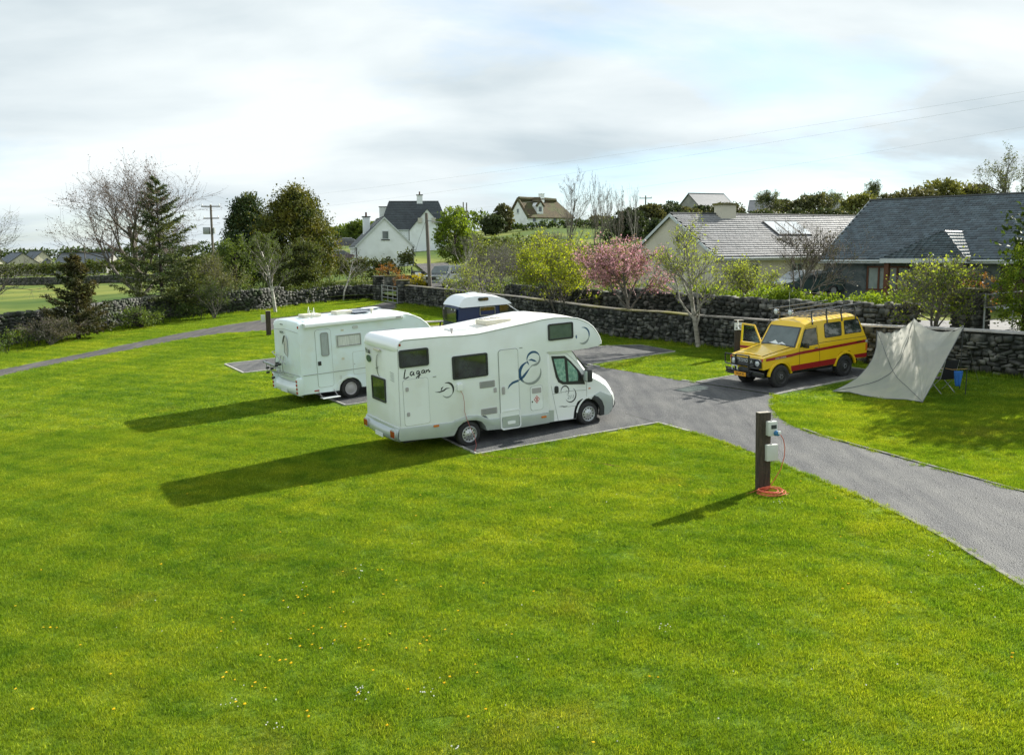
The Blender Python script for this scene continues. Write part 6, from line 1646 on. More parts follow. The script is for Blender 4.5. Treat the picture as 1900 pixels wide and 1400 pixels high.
make_tree('young_tree', b_, h_, wpx(b_.y, 90), 'small leafless whitebarked tree right of the birch', 15, bark='bark_white', twig='twig_grey', levels=4, nch=(9, 4, 4, 3), ratio=.42, trunk=.42, ang=(38, 38, 40, 40), trop=.10, r0=.011, wob=.06, split=0)
hedge_strip('ivy', [tuple(G(*p)[:2]) for p in ((530, 568), (585, 561), (640, 555.5), (698, 553.5))], .9, 1.35, 'dark ivy and hedge growing over the low wall left of the field gate', 46, 'ivy', 620, .11, cat='ivy', zf=lawn_z, leaf2='leaf_mid')
hedge_strip('garden_hedge', [tuple(on_far(px, Y)[:2]) for px, Y in ((590, 92), (660, 90), (700, 88), (762, 90))], 1.6, 2.0, 'mixed red brown garden hedge below the white cottage', 47, 'leaf_olive', 260, .18, leaf2='spruce_brown')
for px, Y, H, W, lf, lb in ((722, 82, 1.9, 2.2, 'leaf_orange', 'small orange leaved shrub in the hedge below the white cottage'), (745, 71, 1.5, 1.4, 'leaf_orange', 'orange tinged shrub above the right gate pillar'), (778, 70.5, 1.35, 1.5, 'leaf_gold', 'bright golden conifer beside the notice pillar'), (752, 69.5, 1.0, 1.5, 'spruce_brown', 'dark purple brown shrub behind the right gate pillar')):
    dense_tree('shrub', on_far(px, Y), H, W, lb, int(px), lf, 1500, .10, 'round', 0, 'shrub', nclump=60)
h_, b_ = hz(671, 168, 409)
dense_tree('round_tree', b_, h_, wpx(168, 50), 'round grey green tree on the skyline left of the white cottage', 48, 'leaf_mid', 5000, .4, 'round', .2, nclump=200)
make_tree('young_tree', on_far(636, 118), 5.2, 3.2, 'leafless sapling in front of the parked dark cars', 49, levels=3, nch=(7, 5, 4), trunk=.3)
# ---- centre
h_, b_ = hz(846, 92, 383)
dense_tree('willow_tree', b_, h_, wpx(92, 66), 'upright fresh green willow behind the tall wooden pole', 51, 'leaf_green', 9000, .20, 'column', .12, leaf2='leaf_olive', nclump=260)
h_, b_ = hz(853, 80, 430)
make_tree('birch_tree', b_, h_, wpx(80, 80), 'thin pale stemmed birch without leaves, right of the wooden pole', 52, bark='bark_white', levels=4, nch=(8, 5, 4, 3), trunk=.2, ang=(28, 32, 36, 36), trop=.12, r0=.014)
for px, Y, pt, w, seed, lb, n in ((885, 56, 462, 150, 53, 'twisted apple tree with pale buds behind the wall, above the blue camper', 900), (930, 60, 450, 130, 54, 'grey tangled bare tree between the apple tree and the yellow green one', 500)):
    h_, b_ = hz(px, Y, pt)
    make_tree('apple_tree', b_, h_, wpx(Y, w), lb, seed, bark='bark_grey', twig='twig_grey', leaf='leaf_lime' if n > 600 else 'leaf_olive', nleaf=n * 2, lsize=.085, levels=4, nch=(7, 5, 5, 4), trunk=.2, ang=(55, 52, 48, 45), wob=.26, trop=.02, multi=2)
hedge_strip('shrubbery', [tuple(on_far(px, Y)[:2]) for px, Y in ((840, 66), (905, 62), (960, 57))], 1.4, 1.1, 'silvery green low planting along the lane beyond the boundary wall', 55, 'leaf_mid', 260, .12, cat='shrub', leaf2='leaf_lime')
hedge_strip('copse', [tuple(on_far(px, Y)[:2]) for px, Y in ((868, 96), (950, 84), (1040, 74), (1130, 68), (1225, 66))], 3.0, 3.0, 'brown green twiggy copse behind the yellow green tree and the cherry', 91, 'leaf_olive', 120, .17, cat='copse', leaf2='leaf_lime')
for px, Y, pt, w, seed in ((905, 70, 455, 90, 201), (975, 64, 448, 110, 202), (1085, 66, 452, 120, 203), (1010, 80, 425, 90, 204)):
    h_, b_ = hz(px, Y, pt)
    make_tree('alder_tree', b_, h_, wpx(Y, w), {201: 'bare grey alder nearest the lane', 202: 'bare alder left of the yellow green tree', 203: 'bare alder between the yellow green tree and the cherry', 204: 'taller bare alder rising behind the yellow green tree'}[seed], seed, twig='twig_grey', leaf='leaf_olive', nleaf=1440, lsize=0.078, levels=4, nch=(8, 5, 5, 4), trunk=.12, ang=(36, 38, 38, 38), multi=3, r0=.014)
b_ = G(1042, 606); h_ = at(1042, 432, b_.y).z - b_.z
make_tree('hornbeam_tree', b_, h_, wpx(b_.y, 215), 'many stemmed tree full of bright yellow green spring leaves, centre', 56, bark='bark_grey', twig='twig_brown', leaf='leaf_yellow', nleaf=18400, lsize=0.090, levels=4, nch=(7, 6, 5, 4), trunk=.25, ang=(40, 42, 42, 42), multi=4, trop=.10, r0=.016, hlim=.18)
h_, b_ = hz(1150, 52, 470)
make_tree('shrub', b_, h_, wpx(52, 120), 'smaller yellow green shrub between the bright tree and the pink cherry', 57, leaf='leaf_lime', nleaf=5760, lsize=0.078, levels=3, nch=(7, 6, 5), multi=4, trunk=.1, cat='shrub', twig='twig_grey')
for px, Y, pt, w, seed, lb in ((1056, 92, 313, 82, 61, 'tallest of the thin bare trees in the middle, left of the pair'), (1104, 94, 322, 74, 62, 'second thin tall bare tree, right of the tallest'), (1143, 98, 345, 60, 63, 'lower thin bare tree right of the two tall ones')):
    h_, b_ = hz(px, Y, pt)
    make_tree('poplar_tree', b_, h_, wpx(Y, w), lb, seed, bark='bark_grey', twig='twig_grey', leaf='bud_red', nleaf=1120, lsize=0.070, levels=4, nch=(8, 5, 4, 3), trunk=.15, ang=(30, 32, 36, 36), ratio=.5, trop=.17, r0=.010, multi=2)
h_, b_ = hz(1182, 78, 345)
make_tree('birch_tree', b_, h_, wpx(78, 50), 'leaning whispy bare birch against the sky right of the poplars', 64, bark='bark_pale', twig='twig_grey', levels=3, nch=(9, 5, 4), trunk=.3, ang=(26, 30, 34), lean=-.12, r0=.011)
b_ = G(1157, 628); h_ = at(1157, 440, b_.y).z - b_.z; b_.x += .35
make_tree('cherry_tree', b_, h_, wpx(b_.y, 195), 'pink blossoming cherry tree in front of the mossy coped wall', 65, bark='bark_grey', twig='twig_brown', leaf='blossom', nleaf=7680, lsize=0.074, leaf2='blossom_leaf', n2=3400, levels=4, nch=(8, 6, 5, 4), trunk=.36, ang=(48, 44, 42, 42), trop=.08, r0=.020, asp=1.2)
b_ = G(1296, 644); h_ = at(1296, 398, b_.y).z - b_.z
make_tree('maple_tree', b_, h_, wpx(b_.y, 205), 'slim grey barked tree with pale lime young leaves, left of the yellow car', 66, bark='bark_pale', twig='twig_grey', leaf='leaf_lime', nleaf=3040, lsize=0.078, levels=4, nch=(10, 6, 5, 4), trunk=.22, ang=(38, 34, 36, 38), ratio=.55, trop=.16, r0=.0185)
h_, b_ = hz(1375, 49, 478)
make_tree('shrub', b_, h_, wpx(49, 130), 'pale lime shrub between the slim tree and the bare twiggy one', 67, leaf='leaf_lime', nleaf=4160, lsize=0.086, levels=3, nch=(7, 6, 6), multi=5, trunk=.05, cat='shrub', twig='twig_grey')
h_, b_ = hz(1468, 42.5, 412)
make_tree('magnolia_tree', b_, h_, wpx(42.5, 200), 'bare twiggy tree with upturned branches and small buds, behind the yellow car', 68, bark='bark_grey', twig='twig_brown', leaf='spruce_brown', nleaf=1760, lsize=0.066, base_r=.85, levels=4, nch=(12, 6, 5, 4), trunk=.24, ang=(42, 38, 36, 36), ratio=.6, trop=.17, r0=.017)
hedge_strip('laurel_hedge', [tuple(on_far(px, Y)[:2]) for px, Y in ((1225, 47.5), (1330, 45), (1450, 42), (1560, 39.8), (1680, 37.6))], 1.3, .95, 'bright green glossy laurel hedge along the top of the upper wall', 69, 'leaf_green', 900, .11, leaf2='hedge_bright', z0=.28)
b_ = on_far(1738, 33.9); h_ = at(1738, 476, 33.9).z - b_.z
make_tree('rowan_tree', b_, h_, wpx(33.9, 165), 'leafy green shrubby tree behind the grey tarpaulin', 70, bark='bark_grey', twig='twig_grey', leaf='leaf_lime', nleaf=2500, leaf2='leaf_green', n2=900, lsize=.10, levels=4, nch=(8, 6, 5, 4), trunk=.12, ang=(50, 45, 44, 44), multi=3, trop=.05)
dense_tree('shrub', on_far(1812, 35.6), 2.35, 1.5, 'orange red leaved shrub above the broad stone pillar', 71, 'leaf_orange', 1500, .09, 'round', .3, 'shrub', nclump=60)
b_ = on_far(1905, 33.0); h_ = at(1905, 452, 33.0).z - b_.z
dense_tree('evergreen_tree', b_, h_ + .1, wpx(33, 110), 'green bushy tree filling the right edge of the picture', 72, 'leaf_green', 5500, .10, 'round', .02, leaf2='leaf_lime', nclump=200, core=False)
dense_tree('evergreen_tree', Vector((22.5, 34.5, 2.9)), 6.5, 6.0, 'dense evergreen beyond the right edge, shading the grass', 73, 'leaf_dark', 9000, .2, 'round', .05, nclump=220)
dense_tree('evergreen_tree', Vector((21.0, 30.6, 2.6)), 6.2, 5.0, 'farther dense evergreen beyond the right edge by the yard', 74, 'leaf_dark', 9000, .2, 'round', .05, nclump=220)
# ---- skyline and hedgerows
sk = [(1168, 130, 388, 60, 'leaf_dark', 'round'), (1205, 135, 380, 56, 'leaf_mid', 'round'), (1238, 140, 376, 64, 'leaf_dark', 'round'), (1268, 150, 386, 50, 'leaf_mid', 'round'), (1298, 165, 382, 44, 'leaf_dark', 'round'), (1345, 160, 380, 66, 'leaf_mid', 'round'), (1418, 150, 392, 40, 'leaf_mid', 'round'), (1450, 170, 372, 56, 'leaf_olive', 'round'),
      (1500, 165, 362, 72, 'leaf_olive', 'round'), (1590, 150, 360, 66, 'leaf_yellow', 'round'), (1640, 150, 362, 60, 'leaf_olive', 'round'), (1690, 145, 348, 80, 'leaf_olive', 'round'), (1742, 150, 334, 92, 'leaf_yellow', 'round'), (1800, 150, 344, 70, 'leaf_olive', 'round'), (915, 190, 400, 46, 'leaf_dark', 'round'), (935, 200, 378, 34, 'leaf_olive', 'round'), (1115, 200, 404, 50, 'leaf_mid', 'round')]
look = ['dark', 'grey green', 'dark', 'mid green', 'dark', 'broad mid green', 'low green', 'brownish', 'wide brownish', 'yellow green', 'brown green', 'wide olive', 'tallest yellow green', 'olive', 'dark', 'slim olive', 'mid green']
where = ['right of the thin poplars', 'third from the thin poplars', 'behind the far telegraph pole', 'left of the grey skyline house', 'before the grey skyline house', 'hiding the grey skyline house', 'beside the pale skyline roof', 'left over the roof glazing', 'over the right of the roof glazing', 'above the join of the two roofs', 'at the left end of the slate ridge', 'over the left part of the slate ridge', 'over the middle of the slate ridge', 'over the right part of the slate ridge', 'left of the thatched cottage', 'at the thatched gable', 'right of the thatched cottage']
for i, (px, Y, pt, w, lf, sh) in enumerate(sk):
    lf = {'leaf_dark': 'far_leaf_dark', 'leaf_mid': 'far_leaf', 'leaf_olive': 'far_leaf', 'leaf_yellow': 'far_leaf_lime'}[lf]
    h_, b_ = hz(px, Y, pt); dense_tree('skyline_tree', b_, max(h_, 2), wpx(Y, w), f'{look[i]} bushy skyline tree {where[i]}', 100 + i, lf, 4200, .26 + Y / 900, sh, .03, nclump=200, group='trees on the skyline', asp=1.5, csize=wpx(Y, w) * .09)
for i, (px, Y, pt, w, lb) in enumerate([(1428, 160, 352, 62, 'bare rounded skyline tree above the cream bungalow'), (1532, 175, 352, 54, 'bare open crowned skyline tree left of the slate roof'), (1885, 120, 268, 150, 'big bare tree rising behind the slate roof at the right edge'), (1620, 160, 336, 46, 'thin bare tree standing over the end of the slate ridge')]):
    h_, b_ = hz(px, Y, pt); make_tree('bare_tree', b_, h_, wpx(Y, w), lb, 130 + i, levels=4, nch=(9, 6, 5, 4), trunk=.2, ang=(46, 42, 40, 40), leaf='leaf_olive', nleaf=4160, lsize=0.172, r0=.02, base_r=1.6)
hedge_strip('hedgerow', [tuple(on_far(px, Y)[:2]) for px, Y in ((-120, 215), (60, 205), (200, 200), (330, 190), (470, 180))], 3, 3.0, 'distant hedgerow in front of the far houses across the field', 81, 'leaf_olive', 40, .5, leaf2='leaf_mid')
hedge_strip('hedgerow', [tuple(on_far(px, Y)[:2]) for px, Y in ((920, 205), (1000, 196), (1085, 190), (1200, 170))], 3, 1.3, 'dark hedge on the hill in front of the thatched cottage', 82, 'leaf_dark', 46, .5, leaf2='leaf_mid')
hedge_strip('hedgerow', [tuple(on_far(px, Y)[:2]) for px, Y in ((1120, 128), (1200, 132), (1300, 140), (1420, 140), (1560, 140), (1750, 140), (2000, 140))], 3.0, 2.4, 'long dark hedgerow along the hill behind the two bungalows', 83, 'far_leaf_dark', 70, .4, leaf2='far_leaf')
hedge_strip('hedgerow', [tuple(on_far(px, Y)[:2]) for px, Y in ((860, 120), (930, 112), (1000, 108))], 3, 2.6, 'hedgerow climbing the hill beside the lane', 84, 'leaf_olive', 70, .32, leaf2='leaf_mid')
hedge_strip('hedgerow', [tuple(on_far(px, Y)[:2]) for px, Y in ((400, 128), (470, 118), (560, 112), (620, 112))], 3, 3.0, 'hedgerow behind the cypresses', 85, 'leaf_olive', 70, .32, leaf2='leaf_mid')
far = stone_wall('far_wall', [tuple(on_far(px, Y)[:2]) for px, Y in ((-150, 165), (0, 160), (160, 155), (300, 150), (420, 142))], 'low stone wall far across the field below the distant hedgerow', 'stone_grey', .6, lambda s: 1.1, zfun=terrain, cw=(.5, 1.0), ch=(.3, .5), nparts=60, back=False)
hedge_strip('far_wood', [tuple(on_far(px, Y)[:2]) for px, Y in ((-700, 420), (-200, 400), (200, 400), (480, 420))], 10, 6.5, 'distant line of trees on the horizon at the left', 86, 'leaf_dark', 8, 1.1, cat='wood', kind='stuff')
hedge_strip('far_wood', [tuple(on_far(px, Y)[:2]) for px, Y in ((560, 330), (700, 260), (900, 280))], 8, 6, 'distant line of trees behind the white houses', 87, 'leaf_mid', 8, 1.1, cat='wood', kind='stuff')

# ------------------------------------------------------------------ poles and wires
def pole(name, base, top, r, label, arms=(), lean=0):
    t = root(name, base, label, 'utility pole'); h = top - base.z
    mb = MB(); mb.tube([(0, 0, -.5), (lean * .5, 0, h * .5), (lean, 0, h)], [r, r * .85, r * .7], 10); mb.build('pole', 'pole_wood', t, smooth=True)
    for (z, w, m) in arms:
        a = MB(); a.box(lean - w / 2, lean + w / 2, -.07, .07, z - .06, z + .06); k = a.build('crossarm', m, t)
        for x in (-w / 2 + .1, 0, w / 2 - .1):
            MB().lathe([(.03, 0), (.06, .05), (.04, .1), (.07, .15), (.05, .22), (.001, .24)], (lean + x, 0, z + .06), 'z', 8).build('insulator', 'sign_white', k, smooth=True)
    return t, h
b_ = on_far(799, 66.5); tp = at(791, 395, 66.5)
pole1, hp1 = pole('utility_pole', b_, tp.z, .155, 'tall plain brown wooden pole beside the lane, in front of the white house', lean=tp.x - b_.x)
mb = MB(); mb.tube([(-.3, -.1, hp1 - .5), (.9, .2, hp1 - .7)], .03, 5); mb.build('bracket', 'metal_grey', pole1)
mb = MB(); mb.tube([(-.2, 0, hp1 - .4), (-.9, .2, hp1 - 2.2), (-1.4, .3, hp1 - 4.2)], .012, 4); mb.build('stay_wire', 'metal_grey', pole1)
b_ = on_far(399, 108); tp = at(394, 380, 108)
pole2, hp2 = pole('utility_pole', b_, tp.z, .17, 'wooden pole carrying a grey transformer and two crossarms, left of the cypresses', [(at(394, 383, 108).z - b_.z, 2.2, 'pole_wood'), (at(394, 405, 108).z - b_.z, 1.8, 'pole_wood')])
z_ = at(394, 428, 108).z - b_.z
MB().box(-.95, -.2, -.35, .35, z_ - .4, z_ + .4).build('transformer', 'metal_grey', pole2, bevel=.05); MB().box(.2, .35, -.2, .2, z_ - .35, z_ + .35).build('fuse_box', 'galvanised', pole2)
for px, Y, pt, lb in ((862, 150, 375, 'thin far pole, left of two beside the upright willow'), (868, 152, 376, 'thin far pole, right of two beside the upright willow'), (1196, 150, 363, 'far telegraph pole with a crossarm against the sky above the dark trees'), (162, 200, 452, 'far pole standing over the distant grey building')):
    b_ = on_far(px, Y); tp = at(px, pt, Y); pole('utility_pole', b_, tp.z, .14, lb, [(tp.z - b_.z - .4, 2.0, 'pole_wood')] if px in (1196,) else [])
def wire(a, b, sag, label, r=.012):
    t = Vector(a); o_ = MB(); pts = []
    for k in range(25):
        f = k / 24; p = Vector(a).lerp(Vector(b), f); p.z -= sag * 4 * f * (1 - f); pts.append(p - t)
    o_.tube(pts, r, 4); o = o_.build('overhead_wire', 'seam_light'); o.location = t; return tag(o, label, 'wire')
wire(at(2300, 105, 42), at(394, 380, 108), .6, 'uppermost of the thin wires sloping across the sky', .004)
wire(at(2300, 118, 41), at(394, 404, 108), .7, 'second thin wire below the uppermost one', .004)
wire(at(2300, 165, 44), at(793, 397, 66.5), .4, 'lowest thin wire, running from the tall plain pole to the right', .0035)

# ------------------------------------------------------------------ cars beyond
def far_car(p, ang, label, m, kind='saloon', sc=1.0):
    t = root('parked_car', p, label, 'car', ang)
    if kind == 'jeep': prof = [(-2.2, .5), (-2.25, .95), (-1.2, 1.1), (-.65, 1.72), (1.9, 1.78), (2.2, 1.1), (2.2, .5), (1.85, .45), (1.7, .75), (1.1, .75), (.95, .45), (-1.0, .45), (-1.15, .75), (-1.75, .75), (-1.9, .45)]
    else: prof = [(-2.1, .4), (-2.15, .75), (-1.1, .95), (-.35, 1.42), (.95, 1.45), (1.7, 1.02), (2.1, .95), (2.15, .45), (1.75, .32), (1.6, .6), (1.1, .6), (.95, .32), (-.95, .32), (-1.1, .6), (-1.6, .6), (-1.75, .32)]
    def f(a, b, u, w): return (a, w * (1 - .28 * max(b - .95, 0)), b - .04 * u * u)
    loft(prof, [-.86, -.82, -.5, 0, .5, .82, .86], f, closed=True).build('body', m, t, smooth=True, ang=35)
    top = 1.66 if kind == 'jeep' else 1.36; b0 = 1.14 if kind == 'jeep' else .98
    x0, x1 = (-.6, 1.85) if kind == 'jeep' else (-.75, 1.3)
    for s in (-1, 1):
        mb = MB(); y0 = .875 * (1 - .28 * max(b0 - .95, 0)); y1 = .875 * (1 - .28 * (top - .95))
        mb.poly([(x0 - .1, s * y0, b0), (x1 + .15, s * y0, b0), (x1 - .15, s * y1, top), (x0 + .35, s * y1, top)]); mb.build('side_window', 'dark_glass', t)
    a0, a1 = ((-1.17, 1.15), (-.70, 1.68)) if kind == 'jeep' else ((-1.02, 1.0), (-.40, 1.40))
    mb = MB(); y0 = .74; y1 = .64; mb.poly([(a0[0] - .02, -y0, a0[1]), (a0[0] - .02, y0, a0[1]), (a1[0] - .02, y1, a1[1]), (a1[0] - .02, -y1, a1[1])]); mb.build('windscreen', 'green_glass', t)
    for x in (-1.42, 1.4 if kind == 'jeep' else 1.35):
        for s in (-1, 1):
            r = .37 if kind == 'jeep' else .31
            w = MB().lathe([(r * .6, 0), (r * .9, .0), (r, .04), (r, .18), (r * .6, .2)], (x, s * .88 - (.0 if s < 0 else .2), r), 'y', 18).build('wheel', 'black_rubber', t, smooth=True)
            MB().lathe([(r * .62, -.002), (r * .3, .01), (.001, .0)], (x, s * .885, r), 'y', 14).build('rim', 'rim_silver', w)
    for s in (-1, 1): MB().box(-2.26 if kind == 'jeep' else -2.17, -2.1, s * .62 - .14, s * .62 + .14, .72, .86).build('headlight', 'clear_lamp', t, bevel=.03)
    if kind == 'jeep':
        MB().box(-2.27, -2.2, -.42, .42, .68, .9).build('grille', 'black_paint', t); MB().box(-2.36, -2.15, -.85, .85, .42, .64).build('bumper', 'metal_grey', t, bevel=.04)
        for s in (-1, 1): MB().box(-.75, -.62, s * 1.0 - .1, s * 1.0 + .1, 1.12, 1.28).build('wing_mirror', 'black_paint', t, bevel=.02)
    else:
        for s in (-1, 1): MB().box(2.1, 2.17, s * .65 - .15, s * .65 + .15, .72, .88).build('tail_light', 'red_lamp', t)
    t.scale = (sc,) * 3
    return t
p = on_far(829, 72); p.z += .16; far_car(p, R(62), 'silver four wheel drive car parked nose on in the lane', 'silver_car', 'jeep')
p = at(622, 487, 108); far_car(p, R(12), 'dark maroon saloon car on the grass left of the white cottage', 'maroon_car')
p = at(640, 460, 132); far_car(p, R(8), 'dark car parked higher up behind the maroon one', 'dark_car')
p = on_far(1490, 51); p.z += .5; far_car(p, R(22), 'dark green hatchback parked before the cream bungalow, partly behind twigs', 'green_car')

# ------------------------------------------------------------------ small things on the site
def sleeper(p, h, label, rz, w=.24, d=.13):
    t = root('hookup_post', p, label, 'electric post', rz)
    mb = MB(); mb.box(-w / 2, w / 2, -d / 2, d / 2, -.2, h); o = mb.build('post', 'sleeper_wood', t, bevel=.008)
    MB().box(-w / 2 + .006, w / 2 - .006, -d / 2 + .006, d / 2 - .006, h + .001, h + .012).build('sawn_top', 'weathered_top', t)
    return t
P1 = G(1415, 909); P1z = at(1409, 765, P1.y).z - P1.z
hp = sleeper(P1, P1z, 'tall dark timber sleeper post with two grey electric boxes, right foreground', R(14), .27, .15)
hp.rotation_euler = (0, R(-1.2), R(14))
def ebox(t, x, z, w, h, d, y=-.075, nm='electric_box'):
    return MB().box(x - w / 2, x + w / 2, y - d, y, z - h / 2, z + h / 2).build(nm, 'box_plastic', t, bevel=.012)
# boxes are fixed to the right-hand side of the camera facing side
e1 = ebox(hp, .115, 1.33, .20, .30, .13, y=-.068); MB().box(.07, .19, -.206, -.197, 1.33, 1.41).build('window', 'dark_glass', e1)
MB().box(.10, .13, -.14, -.11, 1.478, 1.50).build('fitting', 'vent_grey', e1)
MB().lathe([(.001, -.07), (.04, -.065), (.05, -.05), (.05, .0), (.06, .01), (.06, .03)], (.185, -.21, 1.235), 'y', 14).build('socket_cover', 'socket_blue', e1, smooth=True)
MB().box(.18, .24, -.30, -.26, 1.23, 1.29).build('plug', 'sign_white', e1, bevel=.01)
e2 = ebox(hp, .125, .82, .25, .34, .11, y=-.068); MB().box(.10, .13, -.14, -.11, .988, 1.01).build('fitting', 'vent_grey', e2)
# its orange cable: plug, down, coil
def coil():
    t = root('extension_cable', P1 + Vector((0.02, -.22, 0)), 'coiled orange extension cable lying at the foot of the foreground post', 'cable')
    pts = []
    def add(x, y, z): pts.append((x, y, z + (LA * x + LB * y)))
    zz = [1.22, 1.12, .95, .75, .5, .28, .1]; xx = [.24, .30, .335, .33, .27, .15, .03]
    for x, z in zip(xx, zz): add(x, -.06 + .04 * (1.3 - z), z)
    rng = random.Random(4)
    for k in range(150):
        a = k * 2 * math.pi / 24 + 2.6; rr = .20 + .045 * math.sin(k * .21) + .012 * rng.random() + .03 * math.sin(k * .05)
        add(.04 + rr * 1.15 * math.cos(a), -.08 + rr * math.sin(a), .035 + .018 * (k // 24) * .7 + .008 * math.sin(a * 2))
    add(.42, -.16, .03); add(.33, -.25, .02)
    mb = MB(); mb.tube(pts, .0085, 6); c = mb.build('cable', 'cable_orange', t, smooth=True)
    mb = MB(); mb.tube([(-.02, .14, .03), (-.12, .12, .05), (-.25, .05, .02), (-.42, -.04, -.01)], .007, 5); mb.build('cable_tail', 'cable_orange', t, smooth=True)
coil()
# cable from the motorhome inlet, down past the wheel and over the grass to the post
def shore():
    M = overcab.matrix_world; a = M @ Vector((-.23, -.07, 1.50)); pts = [a, M @ Vector((-.19, -.10, 1.40)), M @ Vector((-.15, -.08, 1.2)), M @ Vector((-.14, -.05, .95)), M @ Vector((-.08, -.05, .72)), M @ Vector((.0, -.06, .5)), M @ Vector((.08, -.1, .3)), M @ Vector((.10, -.16, .05))]
    ys = [pts[-1]]
    g_ = [G(880, 840), G(905, 846), G(960, 852), G(1020, 850), G(1090, 856), G(1150, 866)]
    pts += [p + Vector((0, 0, .012)) for p in g_]
    o = pts[0].copy(); mb = MB(); mb.tube([p - o for p in pts], .007, 6); c = mb.build('power_cable', 'cable_red', smooth=True); c.location = o
    tag(c, 'thin red power cable hanging from the white socket of the nearest motorhome', 'cable')
shore()
P2 = G(499, 622); h2_ = at(497, 577, P2.y).z - P2.z
q = sleeper(P2, h2_, 'far dark timber post with a small grey box, left of the low motorhome', R(12), .26, .16)
MB().box(-.38, -.16, -.06, .08, h2_ * .55, h2_ * .85).build('electric_box', 'box_plastic', q, bevel=.01)
P3 = G(1369, 661); h3_ = at(1370, 595, P3.y).z - P3.z
q = sleeper(P3, h3_, 'dark timber post with a small white sign, by the wall left of the yellow car', R(5), .30, .15)
sg = MB().box(-.20, .12, -.10, -.08, h3_ - .36, h3_ - .06).build('sign_plate', 'sign_white', q)
mb = MB(); mb.box(-.15, -.065, -.108, -.102, h3_ - .31, h3_ - .265); mb.box(-.03, .07, -.108, -.102, h3_ - .31, h3_ - .265); mb.prism([(-.14, h3_ - .215), (.07, h3_ - .225), (.07, h3_ - .20), (-.05, h3_ - .17)], -.108, -.102); mb.build('symbol', 'graphic_black', sg)
MB().box(-.17, .17, -.12, .10, h3_ + .015, h3_ + .035).build('cap', 'weathered_top', q)
# picnic table between the campers
def picnic(p, rz):
    t = root('picnic_table', p, 'weathered wooden picnic table between the low motorhome and the blue camper', 'picnic table', rz)
    def slab(nm, x0, x1, y0, y1, z0, z1): MB().box(x0, x1, y0, y1, z0, z1).build(nm, 'picnic_wood', t, bevel=.006)
    for k in range(4): slab('table_plank', -.9, .9, -.36 + k * .185, -.195 + k * .185, .72, .755)
    for y in (-.78, .62): slab('seat_plank', -.9, .9, y, y + .165, .42, .455)
    for x in (-.62, .58):
        for s in (-1, 1):
            mb = MB(); mb.prism([(s * .30, .72), (s * .22, .72), (s * .56, 0), (s * .66, 0)], x, x + .045, 'x'); mb.build('leg', 'sleeper_wood', t)
        slab('cross_rail', x + .05, x + .09, -.80, .80, .35, .42)
picnic(G(803, 623), R(30))
